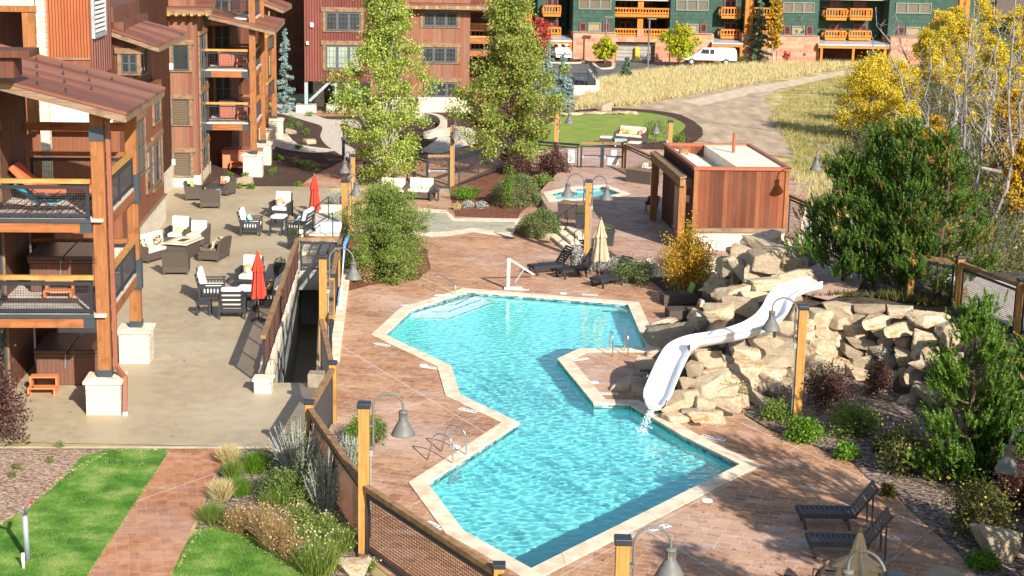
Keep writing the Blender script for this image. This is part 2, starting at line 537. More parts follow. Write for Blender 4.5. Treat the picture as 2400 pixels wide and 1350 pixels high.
M_dirt = noisemat('dirt', (.27, .19, .12), (.50, .39, .27), .9, .95, .3, 30, c3=(.38, .28, .185), world=True, detail=15, stretch=(1, .3, 1), lo=.3, hi=.7)
M_track = noisemat('track', (.42, .32, .22), (.60, .48, .35), 1.4, .95, .3, 20, world=True, detail=14, stretch=(1, .3, 1), lo=.3, hi=.7)
M_meadow = noisemat('meadow_soil', (.22, .18, .06), (.55, .43, .20), .5, .95, .6, 12, c3=(.38, .29, .12), world=True, detail=8)
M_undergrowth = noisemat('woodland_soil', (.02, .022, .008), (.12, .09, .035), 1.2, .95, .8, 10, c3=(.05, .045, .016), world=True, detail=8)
M_asphalt = noisemat('asphalt', (.085, .083, .085), (.14, .135, .13), .8, .85, .3, 40, world=True, detail=7)
M_kerb = noisemat('kerb', (.42, .34, .25), (.58, .49, .37), 2, .85, .2, world=True)

def jit(poly, amp=.25, seg=.8, sc=.5, closed=True, n=4):
    out = []
    L = len(poly)
    for i in range(L if closed else L - 1):
        a, b = poly[i], poly[(i + 1) % L]
        k = max(1, int((b - a).length / seg))
        for j in range(k):
            q = a.lerp(b, j / k)
            nv = noise.noise_vector(Vector((q.x * sc, q.y * sc, 3.1)))
            out.append(q + Vector((nv.x, nv.y, 0)) * amp)
    return out

# ------------------------------------------------------------------ pool outline (water side of the coping), stairwell, spa
POOL = pts((900, 785), (963, 726), (1097, 683), (1473, 713), (1518, 818), (1360, 818), (1308, 842), (1393, 946), (1477, 948), (1600, 1022), (1737, 1090),
           (1245, 1336), (1084, 1246), (999, 1134), (1215, 992), (1077, 927), (1055, 858))
SZ = .4
SPA = [P(x, y, SZ) for x, y in ((1296, 452), (1322, 447), (1345, 452), (1362, 447), (1350, 440), (1412, 437), (1458, 455), (1405, 463), (1304, 467))]
SPA = [P(x, y, SZ) for x, y in ((1292, 453), (1325, 446), (1352, 450), (1348, 441), (1411, 437), (1456, 454), (1406, 464), (1302, 468))]
WELL = pts((642, 897), (738, 897), (752, 618), (700, 618))
SLAB = [P(x, y, SZ) for x, y in ((1262, 452), (1318, 393), (1480, 393), (1600, 385), (1900, 430), (1870, 560), (1700, 612), (1560, 625), (1500, 632), (1440, 595), (1385, 560), (1345, 536), (1318, 520), (1285, 490))]
def flat(l, z): return [Vector((q.x, q.y, z)) for q in l]
GROUND = [Vector((-260, -40, 0)), Vector((260, -40, 0)), Vector((260, 700, 0)), Vector((-260, 700, 0))]
SPAH = offset_poly(SPA, .1)
struct(sheet('ground', GROUND, -.02, M_meadow, [offset_poly(POOL, .12), offset_poly(WELL, .02), SPAH]))

# deck, patio, beds
DECK = pts((788, 690), (783, 955), (735, 1075), (852, 1302), (1000, 1420), (1190, 1560), (2500, 1560), (2330, 1390), (2240, 1290), (2130, 1195), (2100, 1160), (2040, 1125), (2000, 1087), (1900, 1042), (1800, 1008), (1740, 975),
           (1800, 800), (1950, 700), (1960, 560), (1560, 400), (1480, 392), (960, 395), (900, 430), (815, 560))
struct(sheet('pool_deck', DECK, 0.0, M_deck, [offset_poly(POOL, .12), SPAH]))
PATIO = [B(-9, -1.9), *pts((640, 1048), (735, 1060), (783, 955), (789, 690), (806, 560), (803, 480), (770, 437)), *pts((385, 437), (250, 437), (-300, 700))]
struct(sheet('patio', PATIO, 0.004, M_conc, [offset_poly(WELL, .02)]))
def bed(name, px, mat, z, amp=.15, z0=0.0, curve=False, seg=.6):
    q = [P(x, y, z0) for x, y in px]
    if curve: q = smoothcurve(q, 6)
    if amp: q = jit(q, amp, seg, .9)
    return struct(sheet(name, q, z0 + z, mat))
bed('front_border', [(-60, 1054), (252, 1054), (195, 1075), (150, 1120), (60, 1200), (0, 1240), (-120, 1270)], M_mulch_pale, .004, .12)
bed('front_lawn', [(255, 1053), (392, 1053), (385, 1085), (196, 1362), (-100, 1420), (-140, 1240), (0, 1232), (72, 1190), (160, 1110), (190, 1072)], M_lawn, .008, .06)
bed('garden_path', [(401, 1051), (532, 1051), (395, 1362), (370, 1420), (160, 1420), (197, 1360)], M_path, .012, .02)
bed('corner_lawn', [(445, 1262), (470, 1240), (530, 1235), (610, 1268), (680, 1310), (740, 1370), (760, 1420), (360, 1420), (392, 1360)], M_lawn, .008, .06)
bed('garden_bed', [(532, 1051), (735, 1060), (855, 1300), (900, 1420), (760, 1420), (735, 1365), (680, 1306), (610, 1265), (530, 1232), (458, 1240)], M_mulch_grey, .006, .05)
bed('patio_edge_strip', [(-60, 1048), (640, 1048), (640, 1053), (-60, 1053)], M_kerb, .02, 0)
# middle beds
bed('flagstone_border', [(820, 540), (870, 480), (993, 488), (1047, 493), (1067, 512), (1217, 513), (1200, 556), (1140, 550), (1110, 545), (1050, 554), (1010, 556), (960, 548), (900, 555)], M_coping, .010, .08, seg=.5)
bed('flagstone_walk', [(830, 533), (880, 490), (990, 497), (1045, 501), (1062, 519), (1208, 521), (1195, 544), (1142, 540), (1110, 534), (1050, 543), (1010, 544), (960, 538), (900, 545)], M_slate, .016, .08, seg=.5)
bed('planting_bed', [(1053, 440), (1057, 467), (1067, 507), (1127, 510), (1213, 512), (1222, 497), (1245, 478), (1275, 450), (1322, 405), (1325, 385), (1170, 385), (1110, 413)], M_mulch_red, .006, .05)
bed('shrub_bed', [(1203, 545), (1240, 508), (1310, 495), (1335, 540), (1300, 556), (1215, 551)], M_mulch_red, .012, .05)
bed('left_shrub_bed', [(790, 690), (815, 560), (900, 520), (1000, 585), (1010, 630), (980, 655), (870, 668)], M_mulch_red, .012, .05)
bed('rock_planting_bed', [(1345, 590), (1385, 560), (1470, 600), (1600, 640), (1660, 660), (1650, 720), (1560, 690), (1530, 660), (1480, 660), (1400, 640)], M_mulch_dark, .006, .1)
# far beds and paths
bed('mulch_garden', [(385, 437), (480, 400), (600, 300), (640, 255), (700, 240), (1105, 240), (1340, 262), (1350, 280), (1150, 345), (1080, 345), (990, 375), (880, 395), (800, 437)], M_mulch_dark, .004, .1)
bed('curved_path', [(640, 236), (672, 243), (710, 256), (766, 279), (831, 280), (845, 303), (800, 290), (803, 314), (806, 335), (830, 350), (830, 372), (804, 366), (766, 341), (751, 320), (754, 297), (718, 284), (664, 268), (640, 262)], M_walk, .010, 0, curve=True)
bed('link_path', [(700, 438), (735, 412), (800, 380), (850, 378), (850, 400), (800, 440)], M_path, .012, .03)
bed('gravel_swale', [(636, 318), (670, 312), (700, 338), (785, 352), (730, 358), (650, 345)], M_gravel, .012, .12, curve=True)
bed('gravel_patch', [(990, 352), (1020, 330), (1050, 300), (1100, 300), (1130, 330), (1080, 345), (1030, 360)], M_gravel, .012, .12, curve=True)
bed('lower_terrace', [(700, 262), (845, 255), (850, 272), (700, 274)], M_path, .008, .0)
bed('garden_walk', [(935, 388), (1000, 368), (1110, 352), (1250, 372), (1330, 365), (1330, 385), (1250, 392), (1000, 400)], M_path, .012, .03)
bed('pink_walk', [(1300, 395), (1290, 350), (1400, 345), (1460, 335), (1545, 345), (1560, 400)], M_pinkpath, .008, .05)
bed('mulch_ring', [(1240, 300), (1300, 268), (1400, 254), (1500, 256), (1590, 268), (1640, 295), (1640, 325), (1560, 350), (1400, 345), (1250, 340)], M_mulch_dark, .010, .15, curve=True)
OVAL = [(1250, 315), (1310, 278), (1380, 265), (1440, 262), (1500, 263), (1560, 272), (1600, 288), (1603, 302), (1560, 330), (1440, 338), (1300, 348), (1230, 350)]
bed('oval_lawn', OVAL, M_oval, .014, 0, curve=True)
bed('bare_ground', [(1340, 256), (1480, 250), (1600, 228), (1760, 196), (1860, 190), (1790, 230), (1830, 280), (1840, 330), (1900, 380), (1640, 330), (1630, 295), (1590, 268), (1500, 258)], M_dirt, .006, .9, seg=2)
bed('dirt_track', [(1600, 236), (1750, 205), (1850, 190), (1960, 170), (2060, 147), (2130, 135), (2135, 139), (2060, 152), (1970, 178), (1850, 205), (1760, 220), (1640, 250)], M_track, .012, .5, seg=2)
bed('car_park', [(1180, 150), (1230, 137), (1600, 139), (1640, 150), (1740, 152), (1600, 163), (1480, 166), (1400, 182), (1365, 205), (1358, 222), (1280, 222), (1180, 210)], M_asphalt, .006, .1, seg=4)
bed('path_by_building', [(1845, 600), (1850, 500), (1900, 470), (2000, 490), (2200, 520), (2600, 600), (2600, 640), (2100, 600)], M_walk, .008, .2, seg=1)
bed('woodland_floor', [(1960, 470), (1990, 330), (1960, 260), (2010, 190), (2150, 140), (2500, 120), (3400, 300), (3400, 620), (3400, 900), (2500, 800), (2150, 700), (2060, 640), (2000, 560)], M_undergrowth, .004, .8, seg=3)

# raised upper deck by the spa
m = MB()
SL = [Vector((q.x, q.y, 0)) for q in SLAB]
n = len(SL)
for i in range(n):
    a, b = SL[i], SL[(i + 1) % n]
    m.add([(a.x, a.y, 0), (b.x, b.y, 0), (b.x, b.y, SZ), (a.x, a.y, SZ)], [(0, 1, 2, 3)])
struct(m.build('upper_deck_edge', M_coping))
struct(sheet('upper_deck', SL, SZ + .004, M_deck_dark, [SPAH]))

# ------------------------------------------------------------------ pool
def poolmat(name, c, rough=.6):
    m, nt, b = newmat(name, rough, .2)
    f = noi(nt, tc(nt, world=True), 3, 5)
    setc(nt, b, ramp(nt, f, [(.3, tuple(x * .93 for x in c)), (.7, c)]))
    return m
def tilemat():
    m, nt, b = newmat('pool_tile', .25, .5)
    g = tc(nt, world=True)
    vo = nd(nt, 'ShaderNodeTexVoronoi', {'Vector': nd(nt, 'ShaderNodeMapping', {0: g, 'Scale': (6, 6, 6)}).outputs[0], 'Scale': 1.0, 'Randomness': 0.0})
    hs = nd(nt, 'ShaderNodeSeparateColor', {0: vo.outputs['Color']}).outputs[0]
    setc(nt, b, ramp(nt, hs, [(.1, (.035, .10, .12)), (.5, (.09, .20, .22)), (.85, (.30, .38, .36))]))
    return m
M_tile = tilemat()
M_pool = poolmat('pool_plaster', (.26, .82, .80))
M_poolstep = poolmat('pool_step_plaster', (.80, .93, .90))
M_stepedge = plain('step_edge_tile', (.02, .16, .22), .4)
def watermat(name, tint=(.80, .985, 1.0)):
    m = bpy.data.materials.new(name)
    m.use_nodes = True
    b = m.node_tree.nodes['Principled BSDF']
    b.inputs['Base Color'].default_value = (*tint, 1)
    b.inputs['Transmission Weight'].default_value = 1
    b.inputs['Roughness'].default_value = 0
    b.inputs['IOR'].default_value = 1.33
    return m
M_water = watermat('pool_water')
def basin(outline, z_top, depth, water_z, tile=True, name='pool'):
    root = thing(name, '...', 'pool', outline[0])
    n = len(outline)
    w = MB(); t = MB()
    ins = outline
    tin = offset_poly(outline, -.012)
    for i in range(n):
        a, b = ins[i], ins[(i + 1) % n]
        w.add([(a.x, a.y, z_top - .01), (b.x, b.y, z_top - .01), (b.x, b.y, z_top - depth), (a.x, a.y, z_top - depth)], [(0, 1, 2, 3)])
        a, b = tin[i], tin[(i + 1) % n]
        t.add([(a.x, a.y, z_top - .02), (b.x, b.y, z_top - .02), (b.x, b.y, z_top - .24), (a.x, a.y, z_top - .24)], [(0, 1, 2, 3)])
    wo = w.build('pool_wall', M_pool, root); t.build('tile_band', M_tile, root)
    fo = sheet('pool_floor', ins, z_top - depth, M_pool, parent=root)
    for o in (wo, fo): o.cycles.is_caustics_receiver = True
    # coping: a band of flat stones
    outp = offset_poly(outline, .42)
    inn = offset_poly(outline, -.03)
    cp = MB()
    for i in range(n):
        a, b, c, d = inn[i], inn[(i + 1) % n], outp[(i + 1) % n], outp[i]
        L = (b - a).length
        k = max(1, int(round(L / 1.15)))
        for j in range(k):
            g0 = .006 / L if j else 0; g1 = .006 / L if j < k - 1 else 0
            t0, t1 = j / k + g0, (j + 1) / k - g1
            q = [a.lerp(b, t0), a.lerp(b, t1), d.lerp(c, t1), d.lerp(c, t0)]
            zz = z_top + .028 + rnd.uniform(-.004, .004)
            vs = [Vector((p.x, p.y, z)) for z in (z_top - .03, zz) for p in q]
            cp.add(vs, [(3, 2, 1, 0), (4, 5, 6, 7), (0, 1, 5, 4), (1, 2, 6, 5), (2, 3, 7, 6), (3, 0, 4, 7)])
    cp.build('coping', M_coping, root)
    return root
def inside(poly, x, y):
    X = np.array([q.x for q in poly]); Y = np.array([q.y for q in poly])
    r = np.zeros(x.shape, bool)
    n = len(poly)
    j = n - 1
    for i in range(n):
        c = ((Y[i] > y) != (Y[j] > y)) & (x < (X[j] - X[i]) * (y - Y[i]) / (Y[j] - Y[i] + 1e-12) + X[i])
        r ^= c
        j = i
    return r
def water(name, outline, z, step, parent, amp=.012, seed=3, n=16, kr=(13, 42), src=None):
    big = offset_poly(outline, .1)
    x0, x1 = min(q.x for q in big), max(q.x for q in big); y0, y1 = min(q.y for q in big), max(q.y for q in big)
    xs = np.arange(x0, x1 + step, step); ys = np.arange(y0, y1 + step, step)
    X, Y = np.meshgrid(xs, ys)
    rr = np.random.RandomState(seed)
    Z = np.zeros_like(X)
    mod = np.ones_like(X)
    if src is not None:
        d = np.hypot(X - src.x, Y - src.y)
        mod = .7 + .5 * np.exp(-((d - 4.5) / 4.5) ** 2)
        for k, a in ((14, .0003), (21, .0002)):
            Z += a * np.sin(k * d) * np.exp(-d / 9)
    for i in range(n):
        k = rr.uniform(*kr); t = rr.uniform(0, 2 * math.pi)
        if rr.rand() < .5: t = rr.normal(1.2, .5)
        if i % 3 == 0: t = rr.uniform(0, 6.28)
        a1, a2, b1, b2 = rr.uniform(.5, 1.8, 4)
        en = 1 + .5 * np.sin(.9 * a1 * X + 1.1 * b1 * Y + i * 2.1)
        Z += amp / k * en * np.sin(k * (math.cos(t) * X + math.sin(t) * Y) + rr.uniform(0, 6.28) + 1.7 * np.sin(a1 * X + b1 * Y + i) + 1.4 * np.sin(a2 * Y - b2 * X - i))
    Z = Z * mod + z
    ok = inside(big, (X[:-1, :-1] + X[1:, 1:]) / 2, (Y[:-1, :-1] + Y[1:, 1:]) / 2)
    ny, nx = X.shape
    jj, ii = np.nonzero(ok)
    f = np.stack([jj * nx + ii, jj * nx + ii + 1, (jj + 1) * nx + ii + 1, (jj + 1) * nx + ii], 1)
    used = np.unique(f)
    mp = np.full(nx * ny, -1); mp[used] = np.arange(len(used))
    co = np.stack([X.ravel(), Y.ravel(), Z.ravel()], 1)[used]
    Mi = np.array(WM[parent.name].inverted())
    co = co @ Mi[:3, :3].T + Mi[:3, 3]
    f = mp[f]
    me = bpy.data.meshes.new(name)
    me.vertices.add(len(co)); me.vertices.foreach_set('co', co.astype(np.float32).ravel())
    me.loops.add(f.size); me.loops.foreach_set('vertex_index', f.astype(np.int32).ravel())
    me.polygons.add(len(f)); me.polygons.foreach_set('loop_start', np.arange(0, f.size, 4, dtype=np.int32))
    me.polygons.foreach_set('loop_total', np.full(len(f), 4, dtype=np.int32))
    me.polygons.foreach_set('use_smooth', np.ones(len(f), bool))
    me.update(calc_edges=True)
    me.materials.append(M_water)
    o = bpy.data.objects.new(name, me); COL.objects.link(o); adopt(o, parent)
    o.cycles.is_caustics_caster = True
    return o
pool = basin(POOL, 0.0, .98, -.12, name='swimming_pool')
pool['label'] = 'large angular turquoise swimming pool with pale stone coping'
SPLASH = P(1500, 1018, -.12)
water('pool_water', POOL, -.12, .032, pool, .0086, src=SPLASH, n=34, kr=(10, 34))
spa = basin(SPA, SZ, .9, SZ - .1, name='spa_pool')
spa['label'] = 'small angular spa pool with pale coping on the upper deck'
water('pool_water', SPA, SZ - .1, .06, spa, .01, 5)
# entry steps in the far left corner, under water
def UW(x, y, z):                      # the point at height z under water whose refracted image falls on pixel x, y
    q = P(x, y, -.12); d = ray(x, y); h = Vector((d.x, d.y, 0)).normalized()
    si = math.sqrt(1 - d.z * d.z) / 1.33
    return Vector((*(q + h * ((-.12 - z) * si / math.sqrt(1 - si * si))).xy, z))
c0, c1_, c2_ = POOL[0], POOL[1], POOL[2]
for k, (pa, pb, pc, zz) in enumerate((((1035, 716), (1068, 714), (1112, 692), -.28), ((1010, 731), (1050, 731), (1136, 699), -.50), ((985, 745), (1052, 747), (1158, 708), -.70))):
    zz_ = zz
    A, Bq, Cq = UW(*pa, zz), UW(*pb, zz), UW(*pc, zz)
    poly = [Vector((q.x, q.y, 0)) for q in (A, Bq, Cq)] + [Vector((POOL[2].x + .3, POOL[2].y, 0)), Vector((POOL[1].x, POOL[1].y, 0))]
    st = MB().prism(poly, -.97, zz_).build('entry_step', M_poolstep, pool)
    st.cycles.is_caustics_receiver = True
    e = MB()
    for a, b in ((A, Bq), (Bq, Cq)):
        e.beam((a.x, a.y, zz_ + .003), (b.x, b.y, zz_ + .003), .05, .012)
    e.build('step_edge', M_stepedge, st)
# small underwater steps by the near ladder
s0 = P(1060, 1110, -.4)
MB().prism([UW(1045, 1110, -.4), UW(1075, 1092, -.4), UW(1082, 1103, -.4), UW(1052, 1121, -.4)], -.97, -.45).build('entry_step', M_poolstep, pool)
# main drain
MB().lathe([(0, 0), (.16, 0), (.16, .02), (0, .02)], (UW(1421, 729, -.97).x, UW(1421, 729, -.97).y, -.97), 20).build('drain_cover', M_stepedge, pool)
# ------------------------------------------------------------------ building materials
M_barn = plankmat('barn_boards', [(.085, .03, .017), (.14, .05, .026), (.11, .045, .028), (.18, .066, .033), (.12, .055, .037)], .19)
M_barn_light = plankmat('faded_barn_boards', [(.17, .062, .036), (.23, .088, .048), (.20, .10, .066), (.28, .12, .066), (.17, .08, .058)], .19, streak=.35)
M_facade = plankmat('smooth_cedar_boards', [(.16, .054, .025), (.21, .07, .03), (.18, .06, .028), (.23, .08, .036)], .16, streak=.25)
M_poolhouse = plankmat('pool_house_cedar', [(.09, .028, .013), (.19, .052, .02), (.27, .085, .03), (.13, .036, .016), (.22, .062, .024)], .2, streak=.6)
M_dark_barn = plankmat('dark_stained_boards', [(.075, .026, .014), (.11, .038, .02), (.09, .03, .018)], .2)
M_corr = corrugated('rust_corrugated_orange', (.27, .068, .024), (.38, .12, .045), .11)
M_corr_red = corrugated('rust_corrugated_red', (.14, .04, .03), (.23, .072, .05), .2)
M_sheet = corrugated('rust_flat_sheet', (.19, .06, .045), (.30, .12, .10), .5)
def roofmat():
    m, nt, b = newmat('rusted_metal_roof', .6, .35, .1)
    v = tc(nt)
    sx = nd(nt, 'ShaderNodeSeparateXYZ', {0: v})
    sn = mth(nt, 'SINE', mth(nt, 'MULTIPLY', sx.outputs[1], 2 * math.pi / .22))
    pan = nd(nt, 'ShaderNodeTexWhiteNoise', {'W': mth(nt, 'FLOOR', mth(nt, 'DIVIDE', sx.outputs[1], .85))}, noise_dimensions='1D').outputs['Value']
    f = mix(nt, .35, noi(nt, tc(nt, (.25, 1, 1)), 1.6, 8, .65), pan)
    setc(nt, b, ramp(nt, f, [(.28, (.14, .048, .026)), (.5, (.225, .08, .042)), (.7, (.29, .115, .062))]))
    bump(nt, b, sn, .8, .02)
    return m
M_roof = roofmat()
M_stone = ashlar('pale_ashlar', (.55, .44, .31), (.70, .60, .46), (.62, .54, .44), .42, .15)
M_stone_big = ashlar('pale_ashlar_large', (.50, .40, .28), (.64, .55, .42), (.58, .50, .40), .5, .19)
M_cap = noisemat('stone_cap', (.58, .44, .28), (.76, .66, .50), 3, .85, .3, 25, c3=(.68, .56, .40))
M_post = timber('cedar_post', (.18, .068, .022), (.33, .13, .04), 'z')
M_postl = timber('lamp_post_cedar', (.29, .135, .035), (.48, .245, .062), 'z')
M_beam = timber('cedar_beam', (.19, .06, .018), (.35, .13, .042), 'x')
M_rail = timber('rail_timber', (.34, .15, .035), (.54, .28, .08), 'x')
M_railw = timber('weathered_rail', (.16, .085, .035), (.34, .20, .09), 'n')
M_fascia = timber('weathered_fascia', (.12, .075, .045), (.28, .185, .115), 'x')
M_trim = timber('window_timber', (.12, .07, .035), (.28, .165, .085), 'n')
M_steel = plain('dark_steel', (.022, .028, .036), .45, .5, .2)
M_steel2 = plain('steel_plate', (.05, .065, .08), .45, .5, .4)
M_galv = plain('galvanised_steel', (.32, .37, .39), .45, .5, .4)
M_winframe = plain('grey_window_frame', (.065, .07, .075), .5, .4)
M_white = plain('white_paint', (.74, .72, .68), .5, .4)
M_deckfl = noisemat('deck_floor', (.42, .36, .30), (.60, .54, .46), 3, .8, .1)
def glass(name, c, rough=.08, spec=.35):
    m, nt, b = newmat(name, rough, spec)
    f = noi(nt, tc(nt), .7, 3)
    setc(nt, b, ramp(nt, f, [(.35, tuple(x * .6 for x in c)), (.65, c)]))
    return m
M_glass = glass('dark_glass', (.035, .04, .04))
M_glass_blind = glass('glass_over_pale_blind', (.36, .42, .33), .2, .5)
def blindmat():
    m, nt, b = newmat('slatted_blind', .4, .5)
    sx = nd(nt, 'ShaderNodeSeparateXYZ', {0: tc(nt)})
    s = mth(nt, 'SINE', mth(nt, 'MULTIPLY', sx.outputs[2], 2 * math.pi / .09))
    setc(nt, b, ramp(nt, s, [(.3, (.07, .05, .03)), (.7, (.17, .125, .07))]))
    return m
M_blind = blindmat()
M_tanblind = plain('tan_blind', (.26, .17, .08), .6)
M_awning = noisemat('canvas', (.66, .58, .46), (.78, .73, .62), 1.2, .8, stretch=(.3, 1, 2))
M_wire = plain('mesh_wire', (.045, .04, .04), .5)
M_wire_rust = plain('rusted_mesh_wire', (.10, .035, .02), .6)

ROT0 = PSI
def bthing(name, label, cat, loc, group=None): return thing(name, label, cat, loc, PSI, group)

def guard(par, p, q, z, rail=M_rail, name='railing', step=.11, posts=1, h=1.05, wire=M_wire, out=None, wr=.004, low=.1, fr=1.0):
    """timber top rail, steel frame with wire mesh between p and q (world xy), floor height z"""
    p = Vector((p.x, p.y, 0)); q = Vector((q.x, q.y, 0))
    zp, zq = (z, z) if not isinstance(z, tuple) else z
    def at(t, dz): return Vector((*(p.lerp(q, t)).xy, zp + (zq - zp) * t + dz))
    L = (q - p).length
    m = MB(); m.beam(at(0, h), at(1, h), .15, .12)
    r = m.build(name, rail, par)
    s = MB()
    e = .08 / L
    s.beam(at(e, h - .17), at(1 - e, h - .17), .06 * fr, .07 * fr); s.beam(at(e, low), at(1 - e, low), .05 * fr, .06 * fr)
    k = max(1, posts)
    for i in range(k + 1):
        t = e + (1 - 2 * e) * i / k
        s.beam(at(t, 0.01), at(t, h - .135), .06 * fr)
        for dt in (-.03, .03): s.beam(at(max(0, min(1, t + dt / L)), h - .17), at(max(0, min(1, t + dt / L)), h - .06), .018)
    s.build('steel_frame', M_steel, r)
    w = MB()
    n = int((L - .2) / step)
    for i in range(1, n):
        t = e + (1 - 2 * e) * i / n
        a = at(t, low); b = at(t, h - .17)
        w.beam(a, b, wr * 2)
    nz = int((h - .27) / step)
    for j in range(1, nz):
        dz = low + (h - .17 - low) * j / nz
        w.beam(at(e, dz), at(1 - e, dz), wr * 2)
    w.build('wire_mesh', wire, r)
    return r

def window(par, axis, a0, a1, z0, z1, d, cols=1, rows=1, pane=None, trim=M_trim, lights=(1, 1), tw=.12, frame=M_winframe, fw=.06, name='window', proud=.05):
    """axis 'f': on plane v = d, facing -v;  's': on plane u = d, facing +u"""
    def bb(m, x0, x1, zz0, zz1, o0, o1):
        if axis == 'f': m.bb(x0, x1, d - o1, d - o0, zz0, zz1)
        else: m.bb(d + o0, d + o1, x0, x1, zz0, zz1)
    if a0 > a1: a0, a1 = a1, a0
    f = MB()
    bb(f, a0, a0 + fw, z0, z1, 0, proud); bb(f, a1 - fw, a1, z0, z1, 0, proud)
    bb(f, a0 + fw, a1 - fw, z0, z0 + fw, 0, proud); bb(f, a0 + fw, a1 - fw, z1 - fw, z1, 0, proud)
    wd = (a1 - a0)
    for i in range(1, cols):
        x = a0 + wd * i / cols
        bb(f, x - fw * .8, x + fw * .8, z0 + fw, z1 - fw, 0, proud)
    for j in range(1, rows):
        z = z0 + (z1 - z0) * j / rows
        bb(f, a0 + fw, a1 - fw, z - fw * .4, z + fw * .4, 0, proud - .008)
    lc, lr = lights
    if lc * lr > 1:
        for i in range(cols):
            for k in range(1, lc):
                x = a0 + wd * (i + k / lc) / cols
                bb(f, x - .012, x + .012, z0 + fw, z1 - fw, 0, proud - .02)
        for j in range(rows):
            for k in range(1, lr):
                z = z0 + (z1 - z0) * (j + k / lr) / rows
                bb(f, a0 + fw, a1 - fw, z - .012, z + .012, 0, proud - .022)
    w = f.build(name, frame, par)
    g = MB(); bb(g, a0 + fw * .5, a1 - fw * .5, z0 + fw * .5, z1 - fw * .5, .004, .018)
    g.build('pane', pane or M_glass, w)
    if trim:
        t = MB()
        bb(t, a0 - tw, a0 - .003, z0 - .02, z1 + .003, 0, proud + .04); bb(t, a1 + .003, a1 + tw, z0 - .02, z1 + .003, 0, proud + .04)
        bb(t, a0 - tw * 1.6, a1 + tw * 1.6, z1 + .006, z1 + tw * 1.5, 0, proud + .08)
        bb(t, a0 - tw, a1 + tw, z0 - .09, z0 - .023, 0, proud + .05)
        t.build('casing', trim, w)
    return w
def wf(par, x0, y0, x1, y1, v, **k):        # window from pixels on a front plane
    a, za = FR(x0, y0, v); b, zb = FR(x1, y1, v)
    return window(par, 'f', a, b, min(za, zb), max(za, zb), v, **k)
def ws(par, x0, y0, x1, y1, u, **k):        # window from pixels on a side plane: (x0,y0) top near, (x1,y1) bottom far
    a, za = SI(x0, y0, u); b, zb = SI(x1, y1, u)
    return window(par, 's', a, b, min(za, zb), max(za, zb), u, **k)
SPLIT = {'corner_post', 'bracket', 'beam_plate', 'tie_beam', 'rafter_tail', 'back_wall', 'deck_beam', 'door_frame', 'tower_opening', 'timber_post', 'stone_column', 'tower_recess', 'canvas_rail'}
def blk(par, name, mat, *b, **k):
    if name in SPLIT and len(b) > 1: return [blk(par, name, mat, q, **k) for q in b][0]
    m = MB()
    for q in b: m.bb(*q)
    return m.build(name, mat, par, **k)
def slantroof(par, c4, th, mat=M_roof, name='roof', fasc=M_fascia, guards=False, fh=.22):
    """c4: near-left, near-right, far-right, far-left corners (u, v, z) of the top face; the roof falls towards the right"""
    q = [B(*c) for c in c4]
    dn = Vector((0, 0, -1))
    m = MB()
    vs = q + [p + dn * th for p in q]
    m.add(vs, [(0, 1, 2, 3), (7, 6, 5, 4), (0, 4, 5, 1), (1, 5, 6, 2), (2, 6, 7, 3), (3, 7, 4, 0)])
    r = m.build(name, mat, par)
    f = MB()
    ctr = sum(q, Vector()) / 4
    for i in (0, 1, 2, 3):
        a, b = q[i], q[(i + 1) % 4]
        ins = lambda p: p + (ctr - p) * (.10 / max(.3, (ctr - p).length))
        a2, b2 = ins(a) + dn * (th + fh / 2), ins(b) + dn * (th + fh / 2)
        f.beam(a2, b2, .08, fh)
    f.build('fascia', fasc, r)
    so = MB(); vs = [q_ + dn * (th + .02) + (ctr - q_) * .03 for q_ in q]
    so.add(vs + [p + dn * .03 for p in vs], [(0, 1, 2, 3), (7, 6, 5, 4), (0, 4, 5, 1), (1, 5, 6, 2), (2, 6, 7, 3), (3, 7, 4, 0)])
    so.build('soffit', M_dark_barn, r)
    if guards:
        g = MB()
        for i in range(4):
            for j in range(8):
                s = .12 + .8 * (j + (.5 if i % 2 else 0)) / 8.5; t = .12 + i * .22
                a = q[0].lerp(q[1], s); b = q[3].lerp(q[2], s)
                p = a.lerp(b, t)
                g.beam(p, p + Vector((0, 0, .1)), .02, .09); g.beam(p + Vector((-.08, 0, .02)), p + Vector((.05, 0, .005)), .03, .02)
        g.build('snow_guards', M_steel, r)
    return r
def lampdisc(par, p, r=.16):
    m = MB(); m.lathe([(.02, .16), (.03, .13), (r * .5, .09), (r, .0), (r * .9, .0), (.02, .06)], p, 16)
    return m.build('ceiling_lamp', M_white, par, smooth=True)

